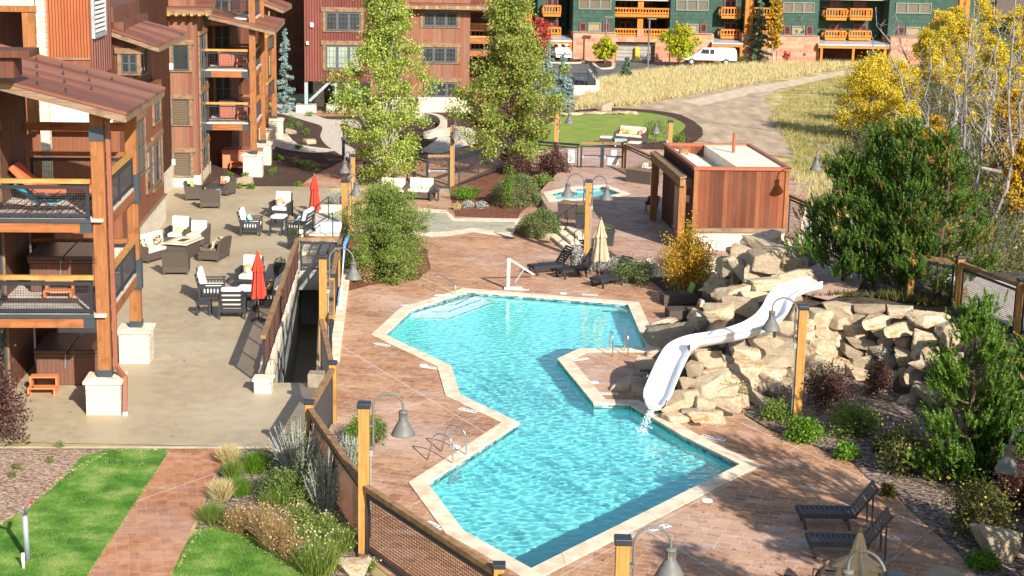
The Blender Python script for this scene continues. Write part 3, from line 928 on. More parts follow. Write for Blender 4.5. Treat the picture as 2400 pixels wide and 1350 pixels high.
# ------------------------------------------------------------------ near lodge wing with timber decks
near = bthing('lodge_building', 'rusty red-roofed lodge wing with stacked timber decks over the patio', 'building', B(-3, 2, 0))
DZ1, DZ2 = 2.89, 5.60
blk(near, 'wall', M_barn, (-9, -2.6, -4, 5.6, 0, 9.45))
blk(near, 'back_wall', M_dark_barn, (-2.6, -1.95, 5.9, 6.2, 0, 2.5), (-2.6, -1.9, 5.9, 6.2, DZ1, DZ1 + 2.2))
window(near, 's', -.6, 1.9, .05, 2.2, -2.6, cols=2, name='sliding_door', tw=.15)
window(near, 's', -.6, 1.9, DZ1 + .05, DZ1 + 2.2, -2.6, cols=2, name='sliding_door', tw=.15)
window(near, 's', -.6, 1.9, DZ2 + .05, DZ2 + 2.2, -2.6, cols=2, name='sliding_door', tw=.15)
def pier(par, u, v, top=1.03, s=.95):
    m = MB(); m.bb(u, u + s, v, v + s, 0, top - .13)
    p = m.build('stone_pier', M_stone, par)
    c = MB(); q = [B(u - .07, v - .07, 0), B(u + s + .07, v - .07, 0), B(u + s + .07, v + s + .07, 0), B(u - .07, v + s + .07, 0)]
    c.prism(q, top - .13, top - .03)
    q2 = [B(u + .06, v + .06, 0), B(u + s - .06, v + .06, 0), B(u + s - .06, v + s - .06, 0), B(u + .06, v + s - .06, 0)]
    c.prism(q2, top - .03, top)
    c.build('pier_cap', M_cap, p, bevel=.02)
    return p
pier(near, 0, 0); pier(near, .05, 5.5, 1.12)
def bigpost(par, u, v, z0, z1, s=.36):
    p = blk(par, 'timber_post', M_post, (u - s / 2, u + s / 2, v - s / 2, v + s / 2, z0, z1), bevel=.012)
    blk(p, 'post_shoe', M_steel2, (u - s / 2 - .02, u + s / 2 + .02, v - s / 2 - .02, v + s / 2 + .02, z0, z0 + .2))
    return p
pA = bigpost(near, .49, .48, 1.03, 8.55)
blk(pA, 'strap', M_steel2, (.29, .69, .28, .68, 7.75, 8.15))
pB = bigpost(near, .55, 5.95, 1.12, 8.4, .34)
blk(pB, 'bracket', M_steel2, (.33, .77, 5.75, 6.16, 2.35, 3.3), (.33, .77, 5.75, 6.16, 5.1, 6.0))
for zf in (DZ1, DZ2):
    d = blk(near, 'deck', M_deckfl, (-2.6, .62, .12, 5.75, zf - .08, zf))
    blk(d, 'joists', M_dark_barn, *[(-2.6, .5, .5 + i * .6, .58 + i * .6, zf - .3, zf - .082) for i in range(9)])
    bm_ = blk(near, 'deck_beam', M_beam, (-2.6, .3, .1, .3, zf - .37, zf - .084), (.45, .65, .68, 5.75, zf - .37, zf - .084), (-2.6, .45, 5.6, 5.8, zf - .37, zf - .084))
    blk(bm_, 'beam_plate', M_steel2, (-2.62, -2.3, .085, .31, zf - .38, zf - .09), (.0, .305, .085, .31, zf - .38, zf - .09))
    blk(d, 'deck_edge', M_steel2, (-2.6, .3, .05, .117, zf - .09, zf + .01))
    guard(near, B(-2.58, .2), B(.3, .2), zf, step=.07, fr=1.4)
    guard(near, B(.58, .68), B(.58, 5.75), zf, step=.07, posts=2, fr=1.4)
    guard(near, B(-2.5, 5.68), B(.4, 5.68), zf, rail=M_beam, step=.07, fr=1.4)
    lampdisc(near, B(-1.9, .9, zf - .45))
# the high timber rails and the neighbour's deck seen through the frame
blk(near, 'tie_beam', M_beam, (-2.6, .4, 5.7, 5.9, 7.35, 7.6), (.3, .5, .7, 5.7, 8.05, 8.3))
slantroof(near, [(-6.5, -.7, 8.66 + 8.0 * .253), (1.49, -.7, 8.66), (1.38, 8.0, 8.5), (-6.6, 8.0, 8.5 + 8.0 * .253)], .07, guards=True)
ds = MB(); ds.bb(.72, .84, .42, .54, 1.25, 8.3)
ds.beam(B(.78, .48, 1.3), B(1.06, .3, 1.02), .11); ds.beam(B(1.07, .3, 1.06), B(1.07, .02, .1), .11)
dso = ds.build('downspout', plain('downspout_brown', (.22, .075, .04), .5), near)
MB().lathe([(0, 0), (.07, 0), (.07, .1), (0, .1)], B(1.07, .0, .0), 14).build('drain_boot', M_white, dso)
# bracket roof end poking in at the left edge, above the red roof
near2 = MB()
ra, rz = FR(70, 128, -1.4); rb, _z2 = FR(35, 150, -1.2)
blk(near, 'rafter_tail', M_dark_barn, (ra - 3, ra, -1.5, -.2, rz - .08, rz + .1), (ra - 3, rb, -1.3, -.4, rz - .62, rz - .1))

# ------------------------------------------------------------------ second lodge wing behind it
F2 = -1.9
mid = bthing('lodge_building', 'long red-brown lodge wing beside the patio with a rusty metal tower', 'building', B(-4, 25, 0))
blk(mid, 'wall', M_facade, (-9, F2, 19, 31.3, 1.25, 6.6))
blk(mid, 'upper_wall', M_barn, (-9, F2 - .5, 24, 31.3, 6.6, 9.6))
fs = blk(mid, 'stone_base', M_stone, (-9, F2 + .04, 18.96, 31.34, 0, 1.2))
blk(fs, 'water_table', M_fascia, (-9, F2 + .12, 18.9, 31.4, 1.2, 1.25))
ws(mid, 340, 352, 372, 418, F2, cols=3, rows=2, tw=.12)
ws(mid, 318, 285, 368, 395, F2, cols=3, rows=2) if False else None
window(mid, 's', 22.3, 25.3, 3.3, 5.6, F2, cols=3, rows=2, lights=(1, 1), pane=M_blind)
window(mid, 's', 27.6, 30.4, 2.0, 4.2, F2, cols=3, rows=2)
window(mid, 's', 28.2, 30.2, 4.9, 6.3, F2, cols=2, rows=2)
window(mid, 's', 27.0, 30.0, 7.1, 9.1, F2 - .5, cols=3, rows=2)
ob = MB()
# front-facing wall with the small gridded window
vW2 = 31.3
u0_, z0_ = FR(262, 190, vW2); u1_, z1_ = FR(353, 80, vW2)
blk(mid, 'wall', M_barn, (-12, F2 - .9, 24, 41.3, 0, 10.2))
wf(mid, 284, 126, 322, 171, 24.0, cols=2, rows=2, tw=.16)
blk(mid, 'wall', M_barn, (-6, -2.8, 31.34, 41.3, 1.2, 10.2))
blk(mid, 'stone_base', M_stone, (-6, -2.75, 31.34, 41.28, 0, 1.2))
# wing three: front wall with three windows, angled bay, then the decks
v3 = 41.3
blk(mid, 'wall', M_barn_light, (-9, -1.38, v3, 46.5, .62, 10.9))
blk(mid, 'stone_base', M_stone, (-9, -1.33, v3 - .05, 46.5, 0, .62))
wf(mid, 404, 105, 443, 165, v3, tw=.18)
wf(mid, 404, 232, 444, 291, v3, pane=M_blind, tw=.18)
wf(mid, 409, 357, 447, 412, v3, pane=M_blind, tw=.18)
for (ya, yb) in ((78, 185), (215, 310), (345, 400)):
    a, za = SI(474, ya, -1.38); b, zb = SI(492, yb, -1.38)
    window(mid, 's', 42.0, 45.4, zb, za, -1.38, cols=3, rows=2, tw=.15)
blk(mid, 'meter_box', M_white, (*sorted((FR(396, 150, v3 - .02)[0], FR(406, 150, v3 - .02)[0])), v3 - .18, v3 - .02, FR(396, 162, v3)[1], FR(396, 148, v3)[1]))
blk(mid, 'meter_box', M_white, (*sorted((FR(401, 375, v3 - .02)[0], FR(411, 375, v3 - .02)[0])), v3 - .18, v3 - .02, FR(396, 386, v3)[1], FR(396, 372, v3)[1]))
# set-back wall behind the deck stack
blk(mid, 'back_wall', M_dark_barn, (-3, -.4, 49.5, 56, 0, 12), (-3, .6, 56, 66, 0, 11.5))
for zz in (3.0, 5.9, 8.7):
    window(mid, 'f', -1.3, -.45, zz + .1, zz + 2.1, 49.5, cols=2, rows=3)
    d = blk(mid, 'deck', M_deckfl, (-1.38, 1.35, 45.1, 49.5, zz - .08, zz))
    bm_ = blk(mid, 'deck_beam', M_beam, (-1.38, .95, 45, 45.2, zz - .42, zz - .084), (1.15, 1.35, 45.5, 49.5, zz - .42, zz - .084))
    blk(bm_, 'beam_plate', M_steel2, (-1.4, -1.05, 44.98, 45.21, zz - .43, zz - .09), (.6, .96, 44.98, 45.21, zz - .43, zz - .09))
    guard(mid, B(-1.38, 45.1), B(1.0, 45.1), zz, step=.14, wr=.005)
    guard(mid, B(1.25, 45.6), B(1.25, 49.4), zz, step=.14, wr=.005)
    guard(mid, B(-.4, 49.4), B(1.2, 49.4), zz, step=.14, wr=.005, rail=M_beam)
    lampdisc(mid, B(-.6, 46.5, zz - .5), .2)
for (uu, vv) in ((1.2, 44.95), (1.35, 49.6)):
    bigpost(mid, uu, vv, 1.3, 11.2, .34)
    m_ = pier(mid, uu - .6, vv - .1, 1.3, 1.05)
for (uu, vv) in ((1.0, 57), (1.2, 62)):
    bigpost(mid, uu, vv, 1.3, 10.8, .34); pier(mid, uu - .5, vv - .45, 1.3, 1.05)
for zz in (3.0, 5.9, 8.7):
    blk(mid, 'deck', M_beam, (-.4, 1.1, 56.9, 62.1, zz - .35, zz))
    guard(mid, B(1.1, 57.1), B(1.2, 61.9), zz, step=.2, wr=.006)
    guard(mid, B(-.4, 56.9), B(1.2, 56.9), zz, step=.2, wr=.006)
# roofs
def roofpx(par, pl, vn, vf, th=.08, **k):
    """pl: four pixels near-left, near-right, far-right, far-left; near ones on plane vn, far ones on plane vf"""
    c = []
    for (x, y), v in zip(pl, (vn, vn, vf, vf)):
        u, z = FR(x, y, v); c.append((u, v, z))
    return slantroof(par, c, th, **k)
roofpx(mid, [(215, 53), (372, 106), (440, 74), (262, 27)], 23.4, 30.2)
roofpx(mid, [(484, 31), (644, 69), (668, 44), (500, 12)], 44.2, 52)
roofpx(mid, [(560, -22), (664, 20), (684, 9), (575, -34)], 56, 64)
roofpx(mid, [(240, 16), (497, 19), (508, -8), (240, -12)], 40.6, 45, fh=.3)
rt = MB()
for i in range(13):
    u_, z_ = FR(270 + i * 18, 27, 40.7)
    rt.bb(u_ - .07, u_ + .07, 40.4, 41.3, z_ - .22, z_ - .05)
rt.build('rafter_tails', M_rail, mid)
# rusty metal tower with louvre and the stone block left of it
vT = 16.0
uL, zB = FR(98, 134, vT); uR, _z = FR(213, 134, vT)
tw_ = blk(mid, 'metal_tower', M_corr, (uL, uR, vT, vT + .3, zB, 15))
blk(tw_, 'tower_trim', M_fascia, (uL, uR, vT - .04, vT, zB - .08, zB))
blk(tw_, 'tower_boards', M_facade, (uL, uR, vT + .02, vT + .3, 8, zB - .08))
vT2 = SI(262, 100, uR)[0]
blk(tw_, 'tower_side', M_sheet, (uR - .3, uR, vT + .3, vT2, 8, 15))
a, za = SI(215, 78, uR); b, zb = SI(243, 60, uR)
lv = MB()
for i in range(16):
    z = min(za, zb) + i * .17
    lv.bb(uR + .01, uR + .1, a + .15, b - .1, z, z + .09)
lv.build('louvre', M_white, tw_)
blk(tw_, 'louvre_frame', M_galv, (uR + .002, uR + .12, a, a + .12, min(za, zb) - .2, 15), (uR + .002, uR + .12, b - .1, b, min(za, zb) - .2, 15), (uR + .002, uR + .12, a + .12, b - .1, min(za, zb) - .2, min(za, zb) - .05))
vS = 15.5
sl, sz = FR(-40, 125, vS); sr, _ = FR(108, 125, vS)
a0, zt = FR(-40, 45, vS); a1, zt2 = FR(82, 28, vS)
blk(mid, 'stone_tower', M_stone_big, (sl, a1 - .02, vS, vS + .4, zt2 + .2, 16), (a1 + .02, sr, vS, vS + .4, 6, 16))
blk(mid, 'tower_opening', M_post, (a1 - .45, a1, vS - .1, vS + .9, 6, zt2), (sl, a1 + .06, vS - .15, vS + .1, zt2, zt2 + .22))
blk(mid, 'tower_recess', M_dark_barn, (sl, a1 - .5, vS + 2.5, vS + 2.8, 6, 16), (sl, a1 + .6, vS + .9, vS + 2.5, zt2 + .25, zt2 + .4))
# pale canvas and stone column under the near roof, on the next unit's deck
vC = 14.0
a, za = FR(108, 292, vC); b, zb = FR(262, 236, vC)
blk(mid, 'canvas_screen', M_awning, (a, b, vC, vC + .08, za, zb))
blk(mid, 'canvas_rail', M_beam, (a - .5, b + .3, vC - .06, vC - .002, za - .22, za - .01))
a, za = FR(93, 300, vC); b, zb = FR(205, 430, vC)
blk(mid, 'deck', M_facade, (a, b + .8, vC + .4, vC + .6, 2.5, za))
sd = blk(mid, 'stone_column', M_stone_big, (FR(90, 200, 13.5)[0], FR(111, 200, 13.5)[0], 13.5, 13.9, 0, 9.4))

# ------------------------------------------------------------------ middle lodge on steel legs
lod = bthing('lodge_building', 'rust-clad lodge block on diagonal steel legs with gridded windows', 'building', B(5, 80, 0))
v0 = 77.6
uA, zA = FR(714, 190, v0); uB, _ = FR(868, 190, v0)
blk(lod, 'metal_wall', M_corr_red, (uA, uB, v0, v0 + 9, zA, 18))
uC, _ = FR(1100, 190, v0 + 1)
blk(lod, 'wall', M_barn_light, (uB + .01, uC, v0 + 1, v0 + 9, 1.15, 12.9))
blk(lod, 'stone_base', M_stone_big, (uB + .02, uC + .1, v0 + .85, v0 + 9, 0, 1.15))
blk(lod, 'stone_base', M_stone_big, (uA + .6, uA + 1.3, v0 + 4, v0 + 8, 0, zA))
blk(lod, 'back_wall', M_dark_barn, (uA + 1.3, uB - 3.4, v0 + 6, v0 + 8, 0, zA), (uA - 3.5, uA - .02, v0 + 14, v0 + 15, .0, 18), (uA - 7, uA - 3.5, v0 + 4, v0 + 5, .0, 14))
wf(lod, 740, 198, 780, 242, v0 + 6, cols=2, name='window', trim=None)
wf(lod, 800, 198, 828, 225, v0 + 6, cols=2, rows=2, name='window', trim=None)
wf(lod, 763, 27, 845, 73, v0, cols=3, lights=(3, 4), tw=.22, fw=.13)
wf(lod, 763, 105, 845, 163, v0, cols=3, lights=(3, 4), pane=M_glass_blind, tw=.22, fw=.13)
wf(lod, 992, 27, 1072, 63, v0 + 1, cols=3, lights=(3, 3), tw=.22, fw=.13)
wf(lod, 990, 110, 1070, 147, v0 + 1, cols=3, lights=(3, 3), tw=.22, fw=.13)
wf(lod, 1000, 192, 1070, 228, v0 + 1, cols=3, lights=(2, 2), tw=.22, fw=.13)
wf(lod, 892, 30, 935, 66, v0 + 1, cols=2, lights=(3, 3), tw=.22, fw=.1)
wf(lod, 892, 112, 935, 150, v0 + 1, cols=2, lights=(3, 3), tw=.22, fw=.1)
c = []
for (x, y), v in zip(((870, 6), (1188, 12), (1188, -8), (870, -14)), (v0 - .1, v0 - .1, v0 + 9, v0 + 9)):
    u, z = FR(x, y, v); c.append((u, v, z))
slantroof(lod, c, .12, fh=.3)
rt = MB()
for i in range(13):
    u_, z_ = FR(880 + i * 24, 13, v0 + .1)
    rt.bb(u_ - .09, u_ + .09, v0 - .1, v0 + .98, z_ - .25, z_ - .02)
rt.build('rafter_tails', M_rail, lod)
st = MB(); ft = MB()
for x in (718, 789):
    u_, _ = FR(x, 240, v0 + .3)
    st.bb(u_ - .13, u_ + .13, v0 + .2, v0 + .46, .55, zA)
    ft.bb(u_ - .75, u_ + .75, v0 - .4, v0 + 1.0, 0, .55)
    pass
u1, _ = FR(722, 240, v0 + .3); u2, _ = FR(778, 240, v0 + .3); u3, _ = FR(800, 240, v0 + .3); u4, _ = FR(846, 240, v0 + .3)
st.beam(B(u1 + .1, v0 + .33, .8), B(u2 - .1, v0 + .33, zA), .2); st.beam(B(u3, v0 + .33, zA), B(u4, v0 + .33, 1.4), .2)
st.build('steel_legs', M_galv, lod); ft.build('leg_footings', M_stone_big, lod)
blk(lod, 'sconce', M_white, (*sorted((FR(727, 60, v0)[0], FR(735, 60, v0)[0])), v0 - .25, v0 - .01, FR(730, 63, v0)[1], FR(730, 53, v0)[1]))
blk(lod, 'sconce', M_white, (*sorted((FR(718, 100, v0)[0], FR(724, 100, v0)[0])), v0 - .25, v0 - .01, FR(720, 104, v0)[1], FR(720, 97, v0)[1]))
for k, (ya, yb) in enumerate(((38, 58), (66, 88), (112, 118))):
    z_ = FR(1110, yb, v0 + 3)[1]
    blk(lod, 'deck', M_beam, (uC + .01, uC + 3.6, v0 + 2.8, v0 + 6, z_ - .45, z_))
    guard(lod, B(uC + .1, v0 + 2.9), B(uC + 3.5, v0 + 2.9), z_, step=.3, wr=.008)
blk(lod, 'timber_post', M_post, (uC + 3.3, uC + 3.7, v0 + 2.7, v0 + 3.1, 0, 12.6))
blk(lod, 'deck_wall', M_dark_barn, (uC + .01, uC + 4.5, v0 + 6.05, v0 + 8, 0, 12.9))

# ------------------------------------------------------------------ green shingled building across the car park
M_green = ashlar('green_shingle', (.033, .064, .048), (.043, .08, .058), (.054, .096, .07), .5, .42, mortar=(.03, .07, .05), msize=.03)
M_redstone = ashlar('red_sandstone', (.36, .14, .085), (.46, .21, .13), (.52, .28, .185), .9, .42, mortar=(.42, .24, .17), msize=.03)
M_log = timber('orange_log', (.36, .11, .012), (.54, .19, .022), 'z')
M_porch = plain('porch_metal', (.40, .44, .47), .4, .5, .3)
M_beige = plain('beige_soffit', (.42, .33, .24), .7)
M_redframe = plain('maroon_frame', (.14, .03, .03), .5)
M_greytrim = plain('sage_trim', (.12, .15, .12), .6)
M_garage = noisemat('garage_door', (.23, .215, .18), (.29, .27, .23), 2, .6)
gb = bthing('apartment_building', 'green shingled apartment building with orange log balconies beyond the car park', 'building', B(50, 135, 0))
GV = 131.5
def gx(x0, y0, x1, y1, v, dep, name, mat, par=gb, z0=None, z1=None):
    a, za = FR(x0, y0, v); b, zb = FR(x1, y1, v)
    return blk(par, name, mat, (min(a, b), max(a, b), v, v + dep, min(za, zb) if z0 is None else z0, max(za, zb) if z1 is None else z1))
gx(1185, 0, 2300, 140, GV + 6, 12, 'wall', M_green, z0=-.5, z1=16)
def gwin(x0, y0, x1, y1, v, pane=M_tanblind, frame=M_greytrim, cols=1, rows=1, lights=(1, 1), fw=.16):
    return wf(gb, x0, y0, x1, y1, v, pane=pane, frame=frame, cols=cols, rows=rows, lights=lights, trim=None, fw=fw, proud=.12)
def gwin3(x0, y0, x1, y1, v):
    w = (x1 - x0)
    gwin(x0, y0, x0 + w * .22, y1, v, M_glass, M_redframe, lights=(2, 3))
    gwin(x0 + w * .28, y0, x0 + w * .72, y1, v)
    gwin(x0 + w * .78, y0, x1, y1, v, M_glass, M_redframe, lights=(2, 3))
def gbay(xa, xb, ytop_stone, ybase, big=True):
    gx(xa, -60, xb, ytop_stone, GV, 6, 'bay_wall', M_green, z1=15.5)
    gx(xa - 2, ytop_stone, xb + 2, ybase, GV - .4, 6.4, 'stone_bay', M_redstone, z0=-.5)
    s = gx(xa - 3, ytop_stone - 1.5, xb + 3, ytop_stone + 1, GV - .55, 6.5, 'stone_ledge', M_beige)
    gwin3(xa + 12, ytop_stone - 24, xb - 12, ytop_stone - 2, GV)
    gwin(xa + 10, ytop_stone - 80, xb - 8, ytop_stone - 53, GV, M_blind, cols=3, fw=.13)
def gbalc(x0, y0, x1, y1, v, dep=1.6, n=None):
    """log balcony between pixel columns, rail top y0, floor y1"""
    a, zt = FR(x0, y0, v); b, zb = FR(x1, y1, v)
    if b < a: a, b = b, a
    m = MB(); m.bb(a, b, v, v + dep, zb - .28, zb)
    f = m.build('balcony', M_log, gb)
    r = MB()
    r.beam(B(a, v + .05, zt), B(b, v + .05, zt), .2, .17); r.beam(B(a, v + .05, zb + .18), B(b, v + .05, zb + .18), .13)
    r.beam(B(a + .06, v, zt), B(a + .06, v + dep, zt), .16); r.beam(B(b - .06, v, zt), B(b - .06, v + dep, zt), .16)
    k = n or max(5, int((b - a) / .3))
    for i in range(k + 1):
        x = a + (b - a) * i / k
        r.beam(B(x, v + .05, zb), B(x, v + .05, zt), .11)
    for i in range(1, 5):
        for x in (a + .06, b - .06): r.beam(B(x, v + dep * i / 5, zb), B(x, v + dep * i / 5, zt), .1)
    r.build('railing', M_log, f)
    return f
gbay(1346, 1440, 76, 140)
gbay(1575, 1668, 79, 150)
gbay(1825, 1916, 84, 140)
gbay(2090, 2190, 86, 125)
# garage between the first two bays
gx(1442, 86, 1573, 100, GV - .2, 5, 'stone_lintel', M_redstone)
gx(1536, 100, 1574, 145, GV - .2, 5, 'stone_pier', M_redstone, z0=-.5)
gd = gx(1443, 100, 1535, 142, GV + .6, .3, 'garage_door', M_garage, z0=0)
gs = gx(1496, 104, 1534, 107, GV + .55, .05, 'garage_sign', M_white, par=gd)
for i in range(1, 5):
    y = 100 + i * 8.4
    gx(1443, y, 1535, y + .6, GV + .57, .03, 'door_seam', M_winframe, par=gd)
gx(1443, 142.5, 1446, 100, GV + .2, .4, 'garage_jamb', M_log); gx(1535, 142.5, 1538, 100, GV + .2, .4, 'garage_jamb', M_log)
for yy in (35, 84):
    gbalc(1441, yy - 16, 1573, yy, GV + .3, 4)
gx(1440, 36, 1573, 40, GV + .5, 5, 'slab', M_beige); gx(1440, 40, 1573, 44, GV + .6, .4, 'slab_beam', M_log)
gx(1440, -2, 1573, 3, GV + .5, 5, 'slab', M_beige)
gx(1494, 68, 1509, 86, GV + .1, .6, 'stone_pier', M_redstone)
for x in (1499, 1505):
    gx(x - 1.5, -40, x + 1.5, 70, GV + .7, .3, 'log_column', M_log)
for x in (1462, 1520):
    for y in (12, 66):
        gwin(x - 10, y - 16, x + 18, y + 14, GV + 6, M_glass, M_redframe, cols=2, lights=(1, 1))
# left recess
gx(1262, -60, 1307, 90, GV + 3, 3, 'bay_wall', M_green, z1=15.5)
for (x0, y0, x1, y1) in ((1274, 14, 1314, 33), (1272, 65, 1314, 82)): gbalc(x0, y0, x1, y1, GV + 1.2, 1.8)
gwin(1281, 47, 1308, 64, GV + 3, M_glass, M_redframe, cols=2, lights=(2, 2)); gwin(1281, -6, 1308, 14, GV + 3, M_glass, M_redframe, cols=2)
gbalc(1188, 24, 1246, 44, GV + 2, 2); gbalc(1188, 70, 1246, 88, GV + 2, 2)
def porch(x0, x1, y0, y1, y2):
    a, za = FR(x0, y1, GV - 1.2); b, _ = FR(x1, y1, GV - 1.2)
    zb = FR(x0, y0, GV + 3)[1]
    m = MB()
    q = [B(a, GV - 1.2, za), B(b, GV - 1.2, za), B(b, GV + 3, zb), B(a, GV + 3, zb)]
    m.add(q + [p - Vector((0, 0, .15)) for p in q], [(0, 1, 2, 3), (7, 6, 5, 4), (0, 4, 5, 1), (1, 5, 6, 2), (2, 6, 7, 3), (3, 7, 4, 0)])
    p = m.build('porch_roof', M_porch, gb)
    blk(p, 'porch_beam', M_log, (a, b, GV - 1.1, GV - .9, za - .45, za - .16))
    cc = MB()
    for t in (.05, .5, .95): cc.beam(B(a + (b - a) * t, GV - 1, 0), B(a + (b - a) * t, GV - 1, za - .4), .25)
    cc.build('porch_post', M_log, p)
porch(1283, 1341, 80, 94, 140); porch(1669, 1742, 87, 100, 150); porch(1919, 2085, 90, 103, 130)
gx(1283, 98, 1341, 140, GV + 3.2, .3, 'entry_wall', M_dark_barn, z0=0); gx(1669, 103, 1742, 145, GV + 3.2, .3, 'entry_wall', M_dark_barn, z0=0); gx(1919, 103, 2085, 135, GV + 3.2, .3, 'entry_wall', M_dark_barn, z0=0)
# right recess and the rest
gx(1669, -60, 1722, 90, GV + 3, 3, 'bay_wall', M_green, z1=15.5)
for (x0, y0, x1, y1) in ((1692, 18, 1735, 38), (1690, 70, 1733, 85)): gbalc(x0, y0, x1, y1, GV + 1.2, 1.8)
gwin(1697, 52, 1726, 70, GV + 3, M_glass, M_redframe, cols=2); gwin(1697, 0, 1726, 18, GV + 3, M_glass, M_redframe, cols=2)
for x in (1751, 1759): gx(x, -50, x + 4.5, 80, GV - .5, .5, 'log_column', M_log)
gx(1740, 78, 1825, 145, GV - .3, 6, 'stone_bay', M_redstone, z0=-.5)
gbalc(1764, 19, 1824, 38, GV, 4); gbalc(1764, 58, 1824, 77, GV, 4)
gx(1764, 39, 1824, 43, GV + .1, 5, 'slab', M_beige)
gx(1918, 3, 2060, 90, GV + 3, 3, 'bay_wall', M_green, z1=15.5)
for x0, x1 in ((1938, 1984), (1994, 2043)):
    gbalc(x0, 21, x1, 42, GV + 1.2, 1.8); gbalc(x0 - 3, 73, x1 - 2, 89, GV + 1.2, 1.8)
    gwin(x0 + 6, 57, x1 - 12, 73, GV + 3, M_glass, M_redframe, cols=2, lights=(2, 2)); gwin(x0 + 6, 2, x1 - 12, 20, GV + 3, M_glass, M_redframe, cols=2)
gx(1915, -1, 2090, 1, GV + 1, 4, 'slab', M_beige)
gbalc(2192, 27, 2250, 46, GV, 4); gx(2190, 47, 2252, 51, GV + .1, 5, 'slab', M_beige)
for x in (2253, 2262): gx(x, -40, x + 4.5, 100, GV - .3, .5, 'log_column', M_log)
blk(gb, 'roof', M_fascia, (8, 92, GV - 1.5, GV + 19, 16, 16.5))
# brown roofed house at the far right
hb = bthing('house', 'brown gable-roofed house behind the yellow aspens', 'house', B(100, 140, 0))
HVp = 138
a, za = FR(2262, 90, HVp); b, zb = FR(2480, 20, HVp)
blk(hb, 'wall', M_green, (a, b, HVp + 2, HVp + 14, 0, FR(2262, 45, HVp)[1]))
def hroof(px, v1, v2, mat):
    q = []
    for (x, y), v in zip(px, (v1, v1, v2, v2)):
        u, z = FR(x, y, v); q.append(B(u, v, z))
    m = MB(); m.add(q + [p - Vector((0, 0, .3)) for p in q], [(0, 1, 2, 3), (7, 6, 5, 4), (0, 4, 5, 1), (1, 5, 6, 2), (2, 6, 7, 3), (3, 7, 4, 0)])
    return m.build('roof', mat, hb)
M_shroof = noisemat('brown_shingle_roof', (.10, .075, .06), (.17, .13, .10), 3, .9, .3)
hroof([(2258, 8), (2330, 45), (2372, 20), (2300, -20)], HVp, HVp + 9, M_shroof)
hroof([(2330, 32), (2460, 40), (2460, 0), (2340, -8)], HVp - 2, HVp + 7, M_shroof)
wf(hb, 2378, 14, 2400, 34, HVp + 2, trim=None)
# ------------------------------------------------------------------ pool house
HVv = 22.5
ph = bthing('pool_house', 'small cedar-clad pool house with white membrane roof and pale stone base', 'building', B(23.5, 26, SZ))
pu0, pu1, pv1, pzt, pzw = 21.55, 25.6, 30.3, 4.0, 1.37
blk(ph, 'wall', M_poolhouse, (pu0, pu1, HVv, HVv + .2, pzw + .02, pzt - .12), (pu1 - .2, pu1, HVv + .2, pv1, SZ, pzt - .12), (pu0, pu1, pv1 - .2, pv1, SZ, pzt - .12))
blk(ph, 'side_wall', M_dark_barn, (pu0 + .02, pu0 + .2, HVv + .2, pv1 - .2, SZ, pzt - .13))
blk(ph, 'corner_post', M_post, (pu0 - .04, pu0 + .14, HVv - .05, HVv + .13, pzw, pzt - .12), (pu1 - .14, pu1 + .04, HVv - .05, HVv + .13, pzw, pzt - .12))
sb = blk(ph, 'stone_base', M_stone, (pu0, pu1 - .05, HVv - .03, HVv + .25, 0, pzw - .16))
blk(ph, 'water_table', M_fascia, (pu0 - .06, pu1 - .05, HVv - .13, HVv + .2, pzw - .16, pzw + .02))
M_memb = noisemat('roof_membrane', (.60, .52, .40), (.70, .63, .51), 1.5, .8)
rf = blk(ph, 'roof', M_memb, (pu0 + 1.9, pu1 - .1, HVv + .1, pv1 - .1, pzt - .45, pzt - .06))
lo = MB()
q = [B(pu0 + .1, HVv + .1, pzt - .12), B(pu0 + 1.9, HVv + .1, pzt - .62), B(pu0 + 1.9, pv1 - .1, pzt - .62), B(pu0 + .1, pv1 - .1, pzt - .12)]
lo.add(q + [p - Vector((0, 0, .1)) for p in q], [(0, 1, 2, 3), (7, 6, 5, 4), (0, 4, 5, 1), (1, 5, 6, 2), (2, 6, 7, 3), (3, 7, 4, 0)])
lo.build('sloped_roof', M_memb, rf)
blk(rf, 'roof_upstand', M_awning, (pu0 + 1.86, pu0 + 1.9, HVv + .1, pv1 - .1, pzt - .62, pzt - .03))
M_rustpar = plain('rust_parapet', (.30, .085, .035), .5, .5, .1)
blk(ph, 'parapet', M_rustpar, (pu0 - .08, pu1 + .08, HVv - .08, HVv + .1, pzt - .12, pzt + .02), (pu0 - .08, pu0 + .1, HVv + .1, pv1 - .1, pzt - .12, pzt + .02), (pu1 - .1, pu1 + .08, HVv + .1, pv1 - .1, pzt - .12, pzt + .02), (pu0 - .08, pu1 + .08, pv1 - .1, pv1 + .08, pzt - .12, pzt + .02))
# lean-to canopy on the door side
cq = MB()
q = [B(pu0 - .62, HVv + .1, pzt - .46), B(pu0 - .34, HVv + .1, pzt - .40), B(pu0 - .34, pv1 + .3, pzt - .40), B(pu0 - .62, pv1 + .3, pzt - .46)]
cq.add(q + [p - Vector((0, 0, .08)) for p in q], [(0, 1, 2, 3), (7, 6, 5, 4), (0, 4, 5, 1), (1, 5, 6, 2), (2, 6, 7, 3), (3, 7, 4, 0)])
cq.build('canopy', M_railw, ph)
blk(ph, 'canopy_beam', M_railw, (pu0 - .6, pu0 - .36, HVv + .15, pv1 + .2, pzt - .85, pzt - .56))
blk(ph, 'canopy_side', M_fascia, (pu0 - .28, pu0 + .015, HVv + .6, pv1, pzt - 1.0, pzt - .6))
blk(ph, 'timber_post', M_post, (pu0 - .6, pu0 - .3, HVv + .3, HVv + .6, SZ, pzt - .85)); blk(ph, 'timber_post', M_post, (pu0 - .6, pu0 - .3, pv1 - .5, pv1 - .2, SZ, pzt - .85))
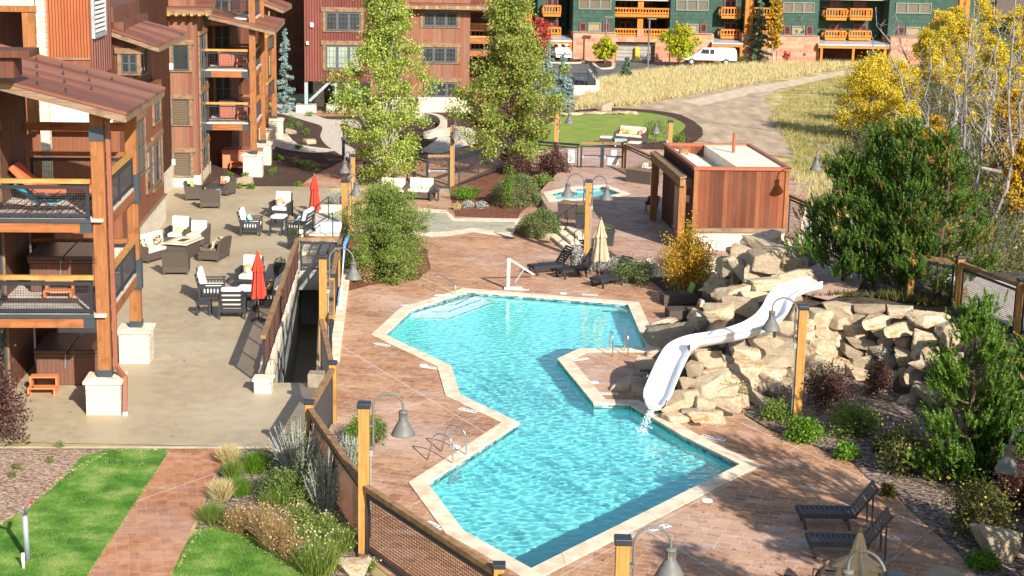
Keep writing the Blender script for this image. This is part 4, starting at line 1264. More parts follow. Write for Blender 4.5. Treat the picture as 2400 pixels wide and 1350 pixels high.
for k, (a, b) in enumerate(((24.3, 25.3), (25.9, 26.9))):
    d_ = blk(ph, 'door', plain('door_beige_%d' % k, (.40, .31, .21), .5), (pu0 - .04, pu0 + .017, a, b, SZ + .02, SZ + 2.15))
    blk(d_, 'door_frame', M_fascia, (pu0 - .06, pu0 + .017, a - .1, a - .003, SZ, SZ + 2.26), (pu0 - .06, pu0 + .017, b + .003, b + .1, SZ, SZ + 2.26), (pu0 - .06, pu0 + .017, a, b, SZ + 2.155, SZ + 2.26))
blk(ph, 'wall_light', M_white, (pu0 - .12, pu0 + .017, 23.6, 23.75, 2.3, 2.6))
blk(ph, 'vent_cowl', M_railw, (pu0 + .45, pu0 + .8, HVv + 6, HVv + 6.35, pzt - .3, pzt - .02))
vp = B(pu0 + 2.75, HVv + 5.2); MB().tube([(vp.x, vp.y, pzt - .1), (vp.x, vp.y, pzt + .85)], .07, 10).build('vent_pipe', M_rustpar, ph)

# ------------------------------------------------------------------ sunken stairwell between patio and pool
M_render = noisemat('painted_render', (.36, .36, .32), (.48, .47, .42), 1.5, .85, .2)
sw = thing('stairwell', 'sunken concrete stairwell between patio and pool with stepped pale stone coping', 'stairwell', P(690, 760))
wl = [Vector((q.x, q.y, 0)) for q in WELL]      # near-left, near-right, far-right, far-left
dn = MB()
A_, B_, C_, D_ = wl
dn.add([A_, D_, D_ + Vector((0, 0, -3.2)), A_ + Vector((0, 0, -3.2))], [(0, 1, 2, 3)])
dn.build('left_wall', M_render, sw)
dn = MB(); dn.add([B_, C_, C_ + Vector((0, 0, -3.2)), B_ + Vector((0, 0, -3.2))], [(0, 1, 2, 3)]); dn.build('right_wall', M_render, sw)
e = (C_ - D_).normalized()
dn = MB()
fw_ = MB(); m1 = D_ + (C_ - D_) * .5
fw_.beam(D_ + Vector((0, 0, -.55)) - e * .02, C_ + Vector((0, 0, -.55)) + e * .02, .12, 1.1)
fw_.build('lintel_wall', M_render, sw)
bk = MB(); back = Vector((e.y, -e.x, 0)) * -2.5
if back.y < 0: back = -back
bk.add([D_ + back, C_ + back, C_ + back + Vector((0, 0, -3.2)), D_ + back + Vector((0, 0, -3.2)), D_, C_, C_ + Vector((0, 0, -3.2)), D_ + Vector((0, 0, -3.2))], [(0, 1, 2, 3), (4, 0, 3, 7), (5, 1, 2, 6)])
bk.add([D_ + Vector((0, 0, -.02)), C_ + Vector((0, 0, -.02)), C_ + back + Vector((0, 0, -.02)), D_ + back + Vector((0, 0, -.02))], [(0, 1, 2, 3)])
bk.build('undercroft', M_render, sw)
fl = MB(); fl.add([q + Vector((0, 0, -3.2)) for q in (A_, B_, C_ + back, D_ + back)], [(0, 1, 2, 3)]); fl.build('landing', M_conc, sw)
M_treads = noisemat('stair_tread', (.26, .11, .07), (.36, .17, .11), 4, .8, .2)
for i in range(13):
    t0 = i * .0155 * 1.05; t1 = (i + 1) * .0155 * 1.05
    zz = -.17 * (i + 1)
    a, b, c, d = A_.lerp(D_, t0), B_.lerp(C_, t0), B_.lerp(C_, t1), A_.lerp(D_, t1)
    m = MB(); vs = [Vector((q.x, q.y, z)) for z in (-3.2, zz) for q in (a, b, c, d)]
    m.add(vs, [(3, 2, 1, 0), (4, 5, 6, 7), (0, 1, 5, 4), (1, 2, 6, 5), (2, 3, 7, 6), (3, 0, 4, 7)])
    m.build('step', M_treads, sw)
# stepped coping on the patio side, and the pale kerb on the pool side
L0, L1 = P(615, 912), P(694, 628)
for i in range(11):
    t0, t1 = i / 11, (i + 1) / 11
    a, b = L0.lerp(L1, t0 + .004), L0.lerp(L1, t1 - .004)
    h_ = .38 + .05 * rnd.uniform(-1, 1)
    MB().beam((a.x, a.y, h_ / 2), (b.x, b.y, h_ / 2), .36 + rnd.uniform(-.03, .03), h_).build('coping_stone', M_cap, sw, bevel=.02)
a = P(618, 918)
blk_ = MB(); blk_.box((a.x, a.y, .19), (.5, .45, .38)); eo = blk_.build('end_pier', M_stone, sw)
MB().box((a.x, a.y, .42), (.62, .56, .09)).build('pier_cap', M_cap, eo, bevel=.02)
K0, K1 = P(783, 850), P(812, 640)
for i in range(6):
    a, b = K0.lerp(K1, i / 6 + .004), K0.lerp(K1, (i + 1) / 6 - .004)
    MB().beam((a.x, a.y, .1), (b.x, b.y, .1), .34, .2).build('coping_stone', M_cap, sw, bevel=.015)
a = P(742, 905)
MB().box((a.x, a.y, .22), (.5, .5, .44)).build('end_pier', M_cap, sw, bevel=.04)
hr = MB()
g0 = A_.lerp(D_, .02) + Vector((.12, 0, 0))
hr.tube([(g0.x, g0.y, 0), (g0.x, g0.y, .9), A_.lerp(D_, .1) + Vector((.12, 0, .2)), A_.lerp(D_, .22) + Vector((.12, 0, -1.0))], .02, 6)
hr.build('handrail', M_steel, sw)

# pale stair enclosure beyond the bridge
se = thing('stair_enclosure', 'low pale-walled stair enclosure with dark handrails beyond the stairwell bridge', 'staircase', P(760, 560))
def wallseg(par, p, q, h, w=.3, name='wall', mat=M_cap, z0=0.0):
    return MB().beam((p.x, p.y, z0 + h / 2), (q.x, q.y, z0 + h / 2), w, h).build(name, mat, par)
wallseg(se, P(728, 497), P(808, 497), .35, .35)
wallseg(se, P(706, 556), P(728, 500), .35, .35)
MB().prism([P(712, 552), P(800, 552), P(806, 502), P(732, 502)], .001, .05).build('landing', M_walk, se)
M_bluepaint = plain('pale_blue_paint', (.34, .42, .44), .6)
wallseg(se, P(740, 545), P(805, 545), .5, .25, 'blue_wall', M_bluepaint)
for i in range(4):
    a, b = P(712 + i * 22, 598), P(728 + i * 22, 566)
    MB().beam((a.x, a.y, .06 + .01 * i), (b.x, b.y, .06 + .01 * i), .3, .12 + .02 * i).build('step', M_cap, se)
hr = MB()
for x0, y0, x1, y1 in ((705, 600, 780, 560), (700, 560, 770, 520)):
    a, b = P(x0, y0), P(x1, y1)
    hr.tube([(a.x, a.y, .1), (a.x, a.y, .9), (b.x, b.y, 1.2), (b.x, b.y, .1)], .025, 6)
hr.build('handrail', M_steel, se)

# ------------------------------------------------------------------ fences
def post(par, p, h=1.75, s=.2, cap=True, z=0.0, mat=M_postl):
    m = MB(); m.box((p.x, p.y, z + h / 2), (s, s, h))
    o = m.build('post', mat, par, bevel=.008)
    if cap:
        c = MB(); c.box((p.x, p.y, z + h + .01), (s + .05, s + .05, .09)); c.build('post_cap', M_steel, o, bevel=.012)
    return o
def fence(label, pl, cat='fence', h=1.55, postsat=(), ph_=1.72, gap=.14, sub_=2, z=0.0, step=.09, rail=M_railw, wire=M_wire, wr=.004, group=None):
    root = thing('fence', label, cat, (pl[0].x, pl[0].y, 0), 0, group)
    for i in range(len(pl) - 1):
        a, b = pl[i], pl[i + 1]
        d = (b - a).normalized() * gap
        guard(root, a + d, b - d, (z if not isinstance(z, list) else (z[i], z[i + 1])), rail=rail, step=step, posts=sub_, h=h, wire=wire, wr=wr)
    for i in postsat:
        post(root, pl[i], ph_, z=(z if not isinstance(z, list) else z[i]))
    return root
G1 = P(852, 1293)
G2 = Vector((*P(1170, 1322, 1.75).xy, 0)); G3 = G2 + (G2 - G1)
fence('long mesh fence in the near corner, right of the tall lamp post', [G1, G2, G3], postsat=(1,), step=.07, wire=M_wire_rust, sub_=1, wr=.005)
Q2 = Vector((*P(725, 945, 1.7).xy, 0)); Q3 = Vector((*P(780, 848, 1.75).xy, 0))
fence('mesh fence rising behind the silvery sage bushes to the tall lamp post', [Q2, G1], postsat=(0,), step=.07, wire=M_wire_rust, sub_=2, wr=.005)
T1 = Vector((*P(752, 745, 1.6).xy, 0))
fence('short mesh fence panel at the foot of the stairwell beside the deck', [Q2, Q3, T1], postsat=(1,), step=.06, sub_=1)
T2, T3, T4 = (Vector((*P(x, y, 1.75).xy, 0)) for x, y in ((778, 645), (791, 575), (812, 500)))
fence('mesh fence with short yellow posts along the pool side of the stairwell', [T1 + Vector((.3, .2, 0)), T2, T3, T4], postsat=(1, 2), step=.09, sub_=1)
S1 = P(618, 880, .42); S2 = Vector((*P(697, 560, 1.6).xy, 0)); S1.z = 0; S3 = Vector((*P(797, 560, 1.6).xy, 0))
fence('mesh guard fence on the stepped stone coping at the patio edge of the stairwell', [S1, S2], z=.4, h=1.2, step=.06, sub_=8, gap=.02, wire=M_wire_rust)
fence('mesh guard fence bridging the far end of the stairwell', [S2, S3], z=.3, step=.07, sub_=1, gap=.06, h=1.3, rail=M_railw)
# far fence with gates
def gate(label, a, b, name='gate', lab2=None):
    g = thing(name, label, 'gate', (a.x, a.y, 0))
    m = MB(); zz = 1.62
    for p in (a, b): m.box((p.x, p.y, zz / 2), (.11, .11, zz))
    for h_ in (.1, 1.02, zz - .06): m.beam((a.x, a.y, h_), (b.x, b.y, h_), .07, .08)
    m.build('gate_frame', M_steel, g)
    w = MB(); L = (b - a).length; n = int(L / .09)
    for i in range(1, n): p = a.lerp(b, i / n); w.beam((p.x, p.y, .12), (p.x, p.y, 1.55), .009)
    for j in range(1, 16): w.beam((a.x, a.y, .1 + j * .09), (b.x, b.y, .1 + j * .09), .009)
    w.build('wire_mesh', M_wire, g)
    MB().beam((a.x, a.y, zz + .15), (b.x, b.y, zz + .15), .12, .14).build('top_rail', M_railw, g)
    pb = MB(); pa, pb2 = a.lerp(b, .08), a.lerp(b, .85)
    pb.beam((pa.x, pa.y - .08, .98), (pb2.x, pb2.y - .08, .98), .06, .05); pb.box((pa.x, pa.y - .08, .98), (.1, .1, .16))
    pb.build('push_bar', M_galv, g)
    return g
FA = [P(953, 423), P(970, 432), P(1002, 442)]
fence('short mesh fence left of the far garden gate behind the cream loveseats', FA, h=1.62, step=.12, sub_=1, gap=.03, rail=M_steel)
gate('steel gate with a push bar beside the cream loveseats', P(1002, 442), P(1052, 442))
FB = [P(1072, 437), P(1167, 403), P(1250, 396), P(1361, 405)]
fence('long mesh fence behind the purple bushes between the two far gates', FB, h=1.62, step=.14, sub_=2, postsat=(), wr=.005, rail=M_steel)
gt = gate('wide steel gate with push bar and paper notices near the spa', P(1361, 406), P(1408, 407))
gate('fixed steel gate leaf carrying two white notices near the spa', P(1412, 407), P(1458, 409))
def notice(par, x, y, base, w, h, z, lines=5):
    p = base
    m = MB(); m.box((p.x, p.y - .07, z), (w, .012, h)); o = m.build('notice', M_white, par)
    t = MB()
    for i in range(lines): t.box((p.x, p.y - .078, z + h * .36 - i * h * .8 / lines), (w * (.7 if i % 2 else .8), .004, h * .05))
    t.build('printed_lines', M_winframe, o)
    return o
ff = fence('mesh fence from the tall cedar post behind the dark storage box to the pool house', [P(1463, 410), P(1545, 452)], h=1.75, step=.12, sub_=1, postsat=(0,), ph_=1.9, gap=.1)
pn = P(1437, 408)
notice(ff, 0, 0, pn, .28, .32, 1.25, 4); notice(ff, 0, 0, P(1436, 408), .62, .4, .75, 6)
notice(ff, 0, 0, P(1338, 404), .35, .75, .95, 9)
notice(ff, 0, 0, P(1510, 434), .34, .42, 1.05, 6); notice(ff, 0, 0, P(1522, 440), .2, .42, .95, 4)
RZ = 2.0
r1, r2 = Vector((*P(2252, 602, RZ + 1.7).xy, 0)), Vector((*P(2395, 655, RZ + 1.7).xy, 0))
r0 = Vector((*P(2140, 585, RZ + 1.7).xy, 0)); r3 = r2 + (r2 - r1)
fence('cedar and steel mesh fence on the raised terrace beside the pines', [r0, r1, r2, r3], z=RZ - .1, h=1.6, postsat=(0, 1, 2, 3), ph_=1.78, sub_=1, step=.06)
fence('mesh fence between the pool house and the pines', [Vector((*P(1848, 452, 2.2).xy, 0)), Vector((*P(1905, 476, 2.2).xy, 0)), Vector((*P(1990, 500, 2.2).xy, 0))], h=2.1, sub_=1, step=.14)
fence('dark steel post fence on the low concrete wall by the car park', [P(1380, 188), P(1398, 217), P(1340, 219)], h=1.7, step=.5, sub_=4, rail=M_steel)
cw = MB(); a, b, c = P(1378, 192), P(1400, 222), P(1343, 222)
cw.beam((a.x, a.y, .6), (b.x, b.y, .6), .3, 1.2); cw.beam((b.x, b.y, .4), (c.x, c.y, .4), .3, .8)
tag(cw.build('retaining_wall', M_walk), 'low pale concrete retaining wall at the car park corner', 'wall')

# ------------------------------------------------------------------ lamp posts
M_lamp = plain('grey_lamp_enamel', (.125, .122, .11), .55, .35)
M_bulb = plain('lamp_inside', (.55, .55, .5), .5)
def lamp_head(par, M3, reach=.34):
    """gooseneck on the +x side of the post in a frame turned by M3, origin at the post foot"""
    r_ = reach
    m = MB(); pl = [Vector((.2, 0, 2.4)), Vector((.2, 0, 3.35))]
    for i in range(1, 13):
        t = math.pi * i / 12
        pl.append(Vector((.2 + r_ - r_ * math.cos(t), 0, 3.35 + r_ * .95 * math.sin(t))))
    pl.append(Vector((.2 + 2 * r_, 0, 3.2)))
    m.tube([M3 @ p for p in pl], .026, 10)
    for z in (2.45, 2.95): m.box(M3 @ Vector((.15, 0, z)), (.14, .14, .06))
    a = m.build('arm', M_lamp, par, smooth=False)
    c = M3 @ Vector((.2 + 2 * r_, 0, 0))
    s = MB(); s.lathe([(.02, 3.27), (.10, 3.26), (.105, 3.22), (.085, 3.21), (.085, 3.06), (.10, 3.05), (.115, 3.02), (.14, 2.98), (.145, 2.95), (.17, 2.93), (.265, 2.74), (.27, 2.72), (.255, 2.72), (.16, 2.9), (.09, 3.0), (0, 3.02)], c, 28)
    b = s.build('lamp_shade', M_lamp, par, smooth=True)
    q = MB()
    for k in range(6):
        t = k * math.pi / 3
        q.beam(c + Vector((.095 * math.cos(t), .095 * math.sin(t), 3.06)), c + Vector((.095 * math.cos(t), .095 * math.sin(t), 3.21)), .012)
    q.lathe([(0, 2.86), (.05, 2.84), (.055, 2.78), (0, 2.75)], c, 12)
    q.build('cage', M_lamp, b)
def lamp(label, p, ang, reach=.34, z=0.0, heads=None, h=3.4, s=.24):
    root = thing('lamp_post', label, 'lamp post', (p.x, p.y, z), 0, 'gooseneck lamp posts around the pool')
    WM[root.name] = Matrix()           # the parts below are written in the post's own frame
    m = MB(); m.box((0, 0, h / 2), (s, s, h), Matrix.Rotation(.0, 3, 'Z')); po = m.build('post', M_postl, root, bevel=.012)
    c = MB(); c.box((0, 0, h + .02), (s + .06, s + .06, .12)); c.build('post_cap', M_steel, po, bevel=.02)
    for a in (heads or [ang]):
        lamp_head(root, Matrix.Rotation(a, 3, 'Z'), reach)
    k = MB(); k.tube([Matrix.Rotation(ang, 3, 'Z') @ Vector((.15, .06, .3)), Matrix.Rotation(ang, 3, 'Z') @ Vector((.15, .06, 2.3))], .018, 8)
    k.box(Matrix.Rotation(ang, 3, 'Z') @ Vector((.16, .06, 2.3)), (.08, .08, .16))
    k.build('conduit', M_galv, root)
    WM[root.name] = Matrix.Translation(Vector((p.x, p.y, z)))
    return root
def top(x, y, z=3.4): return Vector((*P(x, y, z).xy, 0))
lamp('tall lamp post in the near corner between the two mesh fences', P(853, 1293), R(8), .33)
lamp('lamp post at the bottom edge in front of the pool', top(1460, 1268), R(5), .32)
lamp('lamp post at the far end of the sunken stairwell', top(757, 603), R(0), .38)
lamp('lamp post behind the stairwell left of the big green shrub', top(808, 425), R(60), .3)
lamp('distant lamp post just behind the big green shrub', top(826, 365), R(-110), .3)
lamp('lamp post beside the far garden gate with its shade towards the pool', top(1061, 290), R(-75), .3)
lamp('lamp post between the purple bush and the leafy tree by the oval lawn', top(1305, 262), R(20), .3)
lamp('lamp post behind the pool house with its shade hanging over the fence', top(1572, 285), R(180), .3)
lamp('double-headed lamp post among the rocks behind the black loungers', top(1380, 425), R(-35), .35, heads=[R(-35), R(165)])
lamp('lamp post in front of the boulder wall beside the white slide', P(1866, 992), R(172), .33)
lamp('lamp post behind the pines right of the pool house', top(1973, 360, 4.95), R(185), .42, z=1.55)
q = P(2362, 1100, 2.75)
lamp('lamp at the right edge among the shaded conifers', Vector((q.x + .9, q.y, 0)), R(180), .35)
q = P(1990, 1372, 3.0)
lamp('lamp arching over the tan umbrella at the bottom edge', Vector((q.x + .62, q.y - .62, 0)), R(135), .36)

# ------------------------------------------------------------------ furniture materials
M_cush = plain('white_cushion', (.78, .75, .70), .9, .1, var=.04)
M_cream = plain('cream_cushion', (.68, .58, .44), .9, .1, var=.06)
M_blackwood = plain('black_painted_wood', (.028, .028, .03), .5, .4)
def wicker(name, a, b):
    m, nt, bs = newmat(name, .7, .3)
    v = tc(nt)
    w = nd(nt, 'ShaderNodeTexChecker', {0: v, 'Scale': 26.0}).outputs[1]
    setc(nt, bs, mix(nt, w, a, b)); bump(nt, bs, w, .7, .01)
    return m
M_wick = wicker('brown_wicker', (.045, .034, .028), (.11, .085, .066))
M_wickcush = plain('brown_cushion', (.13, .095, .075), .9, .1)
def floral(name, cols, sc=7):
    m, nt, b = newmat(name, .9, .1)
    vo = nd(nt, 'ShaderNodeTexVoronoi', {'Vector': tc(nt), 'Scale': sc})
    hs = nd(nt, 'ShaderNodeSeparateColor', {0: vo.outputs['Color']}).outputs[0]
    setc(nt, b, ramp(nt, hs, [(i / len(cols), c) for i, c in enumerate(cols)], 'CONSTANT'))
    return m
M_floral = floral('orange_floral', [(.72, .62, .48), (.62, .27, .12), (.72, .62, .48), (.62, .45, .2), (.55, .14, .11)])
M_floral_y = floral('yellow_floral', [(.72, .65, .5), (.72, .65, .5), (.68, .50, .2), (.72, .65, .5), (.62, .35, .15)])
M_leopard = floral('leopard_print', [(.5, .40, .28), (.06, .04, .03), (.5, .40, .28), (.12, .08, .05)], 16)
M_aqua = plain('aqua_pillow', (.28, .48, .44), .9, .1)
M_lime = plain('lime_pillow', (.30, .38, .09), .9, .1)
M_palmpil = floral('green_tropical', [(.30, .17, .07), (.22, .36, .06), (.45, .26, .12), (.12, .2, .03)], 5)
M_red = plain('coral_red_canvas', (.43, .048, .027), .8, .2, var=.15)
M_tan = plain('tan_canvas', (.40, .31, .20), .85, .15, var=.12)
def padmb(c, size, r=.05, M=None, seg=0):
    """a cushion: box with rounded corners"""
    m = MB(); m.box(c, size, M)
    return m
def cushion(par, name, mat, c, size, M=None, bev=.05):
    o = padmb(c, size, M=M).build(name, mat, par, smooth=True)
    b = o.modifiers.new('bevel', 'BEVEL'); b.width = min(bev, min(size) * .45); b.segments = 3
    return o
def RY(a): return Matrix.Rotation(a, 3, 'Y')
def own(root): WM[root.name] = Matrix()
def wood_seat(name, label, cat, w, cush=M_cush, pillows=(), group=None, frame=M_blackwood):
    """mission style slatted seat, facing +x, width w along y"""
    t = thing(name, label, cat, group=group); own(t)
    f = MB()
    for y in (-w / 2, w / 2):
        for x in (-.38, .36): f.box((x, y, .31), (.07, .06, .62))
        f.box((0, y, .635), (.86, .10, .03)); f.box((0, y, .18), (.7, .04, .06)); f.box((0, y, .55), (.7, .03, .06))
        for i in range(6): f.box((-.26 + i * .105, y, .37), (.045, .02, .36))
    f.box((.36, 0, .27), (.03, w, .1)); f.box((-.36, 0, .27), (.03, w, .1)); f.box((0, 0, .30), (.72, w - .06, .03))
    f.build('frame', frame, t)
    b = MB(); M = RY(-.26)
    for z in (.06, .22, .38, .54): b.box(M @ Vector((0, 0, z)) + Vector((-.36, 0, .36)), (.025, w - .08, .075), M)
    for y in (-w / 2 + .05, w / 2 - .05): b.box(M @ Vector((0, y, .3)) + Vector((-.37, 0, .36)), (.04, .06, .64), M)
    b.build('backrest', frame, t)
    n = 1 if w < .9 else 2
    for i in range(n):
        y = (i - (n - 1) / 2) * (w - .1) / n
        cushion(t, 'seat_cushion', cush, (.02, y, .39), (.68, (w - .12) / n - .01, .15))
        cushion(t, 'back_cushion', cush, Vector((-.26, y, .47)) + M @ Vector((0, 0, .28)), (.15, (w - .12) / n - .01, .60), M)
    for k, (mat, y, sz) in enumerate(pillows):
        Mp = RY(-.45)
        cushion(t, 'pillow', mat, (-.06, y, .62), (.13, sz, sz * .85), Mp, .06)
    return t
def wicker_seat(name, label, cat, w, cush=M_wickcush, pillows=(), group=None, back=.85, backcush=None, armh=.6, curved=True):
    t = thing(name, label, cat, group=group); own(t)
    f = MB()
    f.box((0, 0, .22), (.78, w, .26))
    f.box((0, 0, .33), (.7, w - .1, .03))
    f.build('base', M_wick, t, bevel=.02)
    M = RY(-.16)
    b = MB(); n = 9
    b.add([], [])
    for i in range(n):
        y = -w / 2 + w * (i + .5) / n
        hh = back - .34 - (.07 * abs(2 * (i + .5) / n - 1) ** 2 if curved else 0)
        b.box(Vector((-.37, y, .34)) + M @ Vector((0, 0, hh / 2)), (.08, w / n + .001, hh), M)
    b.build('backrest', M_wick, t)
    for y in (-w / 2 + .05, w / 2 - .05):
        a = MB()
        for i in range(6):
            x = -.33 + i * .125; hh = armh - .33 + .07 * (1 - i / 5)
            a.box((x, y, .33 + hh / 2), (.126, .10, hh))
        a.build('arm', M_wick, t)
    for x in (-.34, .34):
        for y in (-w / 2 + .05, w / 2 - .05):
            MB().box((x, y, .05), (.06, .06, .10)).build('leg', M_wick, t)
    if cush:
        n = 1 if w < .95 else 2
        for i in range(n):
            y = (i - (n - 1) / 2) * (w - .2) / n
            cushion(t, 'seat_cushion', cush, (.03, y, .41), (.66, (w - .22) / n, .13))
            if backcush: cushion(t, 'back_cushion', backcush, Vector((-.27, y, .46)) + M @ Vector((0, 0, .24)), (.14, (w - .22) / n, .46), M)
    for k, (mat, y, sz) in enumerate(pillows):
        cushion(t, 'pillow', mat, (-.12, y, .62), (.13, sz, sz * .9), RY(-.35), .06)
    return t
def put(t, p, ang, z=0.0, s=None):
    t.location = (p.x, p.y, z); t.rotation_euler = (0, 0, ang)
    if s is None and z == 0.0 and t.get('category') in ('chair', 'sofa', 'ottoman', 'side table', 'table', 'fire table'): s = 1.13
    if s: t.scale = (s, s, s)
    WM[t.name] = Matrix.Translation(Vector((p.x, p.y, z))) @ Matrix.Rotation(ang, 4, 'Z')
    return t
def table(name, label, cat, sx, sy, h, mat, slats=False, top=.04, legs=True, group=None):
    t = thing(name, label, cat, group=group); own(t)
    m = MB()
    if slats:
        n = int(sy / .11)
        for i in range(n): m.box((0, -sy / 2 + sy * (i + .5) / n, h - top / 2), (sx, sy / n - .012, top))
    else: m.box((0, 0, h - top / 2), (sx, sy, top))
    m.build('tabletop', mat, t)
    if legs:
        for x in (-1, 1):
            for y in (-1, 1): MB().box((x * (sx / 2 - .05), y * (sy / 2 - .05), (h - top) / 2), (.06, .06, h - top)).build('leg', mat, t)
        m = MB()
        for x in (-1, 1): m.box((x * (sx / 2 - .05), 0, h - top - .04), (.03, sy - .1, .07)); m.box((x * (sx / 2 - .05), 0, .13), (.03, sy - .1, .04))
        for y in (-1, 1): m.box((0, y * (sy / 2 - .05), h - top - .04), (sx - .1, .03, .07))
        m.build('apron', mat, t)
    return t
def ottoman(label):
    t = thing('ottoman', label, 'ottoman'); own(t)
    f = MB()
    for x in (-.24, .24):
        for y in (-.3, .3): f.box((x, y, .15), (.06, .06, .3))
    f.box((0, 0, .27), (.54, .66, .06)); f.build('frame', M_blackwood, t)
    cushion(t, 'cushion', M_cush, (0, 0, .36), (.56, .66, .13))
    return t
def closed_umbrella(label, mat, p, h=2.4, z=0.0, polecol=None, base=True, bulge=1.0):
    t = thing('closed_umbrella', label, 'umbrella', (p.x, p.y, z)); own(t)
    MB().tube([(0, 0, .02), (0, 0, h)], .025, 10).build('pole', polecol or M_fascia, t, smooth=True)
    nn = 32
    prof = [(.0, h), (.04, h - .02), (.10, h - .25), (.15, h - .5), (.19 * bulge, h - .7), (.15 * bulge, h - .72), (.17 * bulge, h - 1.0), (.21 * bulge, h - 1.3), (.24 * bulge, h - 1.62), (.22 * bulge, h - 1.66)]
    m = MB(); o = 0
    for j, (r, zz) in enumerate(prof):
        for k in range(nn):
            a = 2 * math.pi * k / nn
            rr = r * (1 + (.20 * (1 if k % 4 < 2 else -1) * min(1, j / 3)) + .08 * math.sin(3 * a + j))
            m.v.append(Vector((rr * math.cos(a), rr * math.sin(a), zz - (.05 * math.sin(5 * a) if j == len(prof) - 2 else 0))))
    for i in range(len(prof) - 1):
        for k in range(nn): m.f.append((i * nn + k, i * nn + (k + 1) % nn, (i + 1) * nn + (k + 1) % nn, (i + 1) * nn + k))
    m.build('canopy', mat, t, smooth=False)
    MB().lathe([(0, h + .09), (.03, h + .06), (.025, h + .01), (.05, h - .02), (0, h - .02)], (0, 0, 0), 12).build('finial', M_fascia, t, smooth=True)
    if base: MB().lathe([(0, .10), (.05, .09), (.08, .06), (.26, .05), (.28, .0)], (0, 0, 0), 24).build('base', M_wickcush, t, smooth=False)
    WM[t.name] = Matrix.Translation(Vector((p.x, p.y, z)))
    return t
def planter(label, p, z=0.0, s=.5, h=.6, taper=.8):
    t = thing('planter', label, 'planter', (p.x, p.y, z)); own(t)
    m = MB(); a, b = s / 2 * taper, s / 2
    m.add([(-a, -a, 0), (a, -a, 0), (a, a, 0), (-a, a, 0), (-b, -b, h), (b, -b, h), (b, b, h), (-b, b, h)], [(3, 2, 1, 0), (4, 5, 6, 7), (0, 1, 5, 4), (1, 2, 6, 5), (2, 3, 7, 6), (3, 0, 4, 7)])
    m.build('pot', M_blackwood, t)
    m = MB()
    for x, y, sx, sy in ((0, -b, s + .06, .05), (0, b, s + .06, .05), (-b, 0, .05, s - .04), (b, 0, .05, s - .04)): m.box((x, y, h), (sx, sy, .06))
    m.build('rim', M_blackwood, t)
    WM[t.name] = Matrix.Translation(Vector((p.x, p.y, z)))
    leafball('foliage', t, Vector((p.x, p.y, z + h + .12)), (s * .5, s * .5, .2), 380, .05, M_leaf_dull)
    return t

# leaf helpers used by planters and all vegetation
def leafquads(cs, size, rs, up=.3, aspect=.6):
    """quads of random direction at the centres cs (n,3)"""
    n = len(cs)
    d = rs.normal(size=(n, 3)); d /= np.linalg.norm(d, axis=1)[:, None]
    d[:, 2] += up; d /= np.linalg.norm(d, axis=1)[:, None]
    t = rs.normal(size=(n, 3)); a = np.cross(d, t); a /= np.linalg.norm(a, axis=1)[:, None] + 1e-9
    b = np.cross(d, a)
    s = size * rs.uniform(.6, 1.35, n)[:, None]
    A, Bb = a * s * .5, b * s * .5 * aspect
    return np.stack([cs - A, cs - Bb, cs + A, cs + Bb], 1).reshape(-1, 3)
def leafball(name, par, c, rad, n, size, mat, seed=None, shell=.5):
    rs = np.random.RandomState(seed if seed is not None else rnd.randrange(10 ** 6))
    d = rs.normal(size=(n, 3)); d /= np.linalg.norm(d, axis=1)[:, None]
    r = (shell + (1 - shell) * rs.rand(n)) ** .6
    cs = d * r[:, None] * np.array(rad) + np.array(c)
    return npmesh(name, leafquads(cs, size, rs), n, 4, mat, par)
M_leaf_dull = leafmat('planter_leaves', [(.03, .06, .015), (.08, .12, .03), (.16, .19, .06)])

# ------------------------------------------------------------------ furniture on the patio
A0 = PSI
put(wicker_seat('wicker_chair', 'brown wicker chair with a lime green pillow by the small dark fire table', 'chair', .8, pillows=[(M_lime, 0, .42)]), P(458, 468), R(0) + A0)
put(wicker_seat('wicker_chair', 'brown wicker chair seen from behind at the small dark fire table', 'chair', .86, back=.88), P(493, 486), R(100))
put(wicker_seat('wicker_chair', 'brown wicker chair with an orange floral pillow by the small dark fire table', 'chair', .85, pillows=[(M_floral, 0, .46)]), P(524, 456), R(-112))
t = table('fire_table', 'small square fire table with a dark top between three wicker chairs', 'fire table', .95, .95, .66, M_blackwood, legs=False); 
MB().box((0, 0, .31), (.62, .62, .62)).build('base', M_galv, t); MB().box((0, 0, .665), (.4, .4, .01)).build('burner', M_wick, t); put(t, P(501, 468), .1)
put(wicker_seat('wicker_sofa', 'curved brown wicker sofa with cream cushions and leopard pillows against the stone base', 'sofa', 1.9, M_cream, [(M_leopard, -.6, .42), (M_leopard, .35, .42)], backcush=M_cream), P(364, 606), R(-24))
put(wood_seat('garden_chair', 'black slatted chair with white cushions and yellow floral pillow by the stone-topped table', 'chair', .78, pillows=[(M_floral_y, 0, .42)]), P(418, 572), R(-95))
put(wicker_seat('wicker_chair', 'wicker chair with cream cushions at the head of the stone-topped table', 'chair', .85, M_cream, backcush=M_cream), P(461, 575), R(-98))
t = table('fire_table', 'long fire table with a pale stone top and dark central burner', 'fire table', .95, 1.5, .62, M_cap, legs=False)
MB().box((0, 0, .28), (.75, 1.25, .56)).build('base', M_wick, t); MB().box((0, 0, .622), (.28, .55, .01)).build('burner', M_wick, t)
m = MB()
for x, y, sx, sy in ((0, .68, .8, .03), (0, -.68, .8, .03), (.4, 0, .03, 1.33), (-.4, 0, .03, 1.33)): m.box((x, y, .622), (sx, sy, .006))
m.build('top_inlay', M_wickcush, t); put(t, P(431, 601), R(-14))
put(wicker_seat('wicker_chair', 'brown wicker armchair seen from behind at the near end of the stone-topped table', 'chair', .9, back=.88), P(414, 640), R(96))
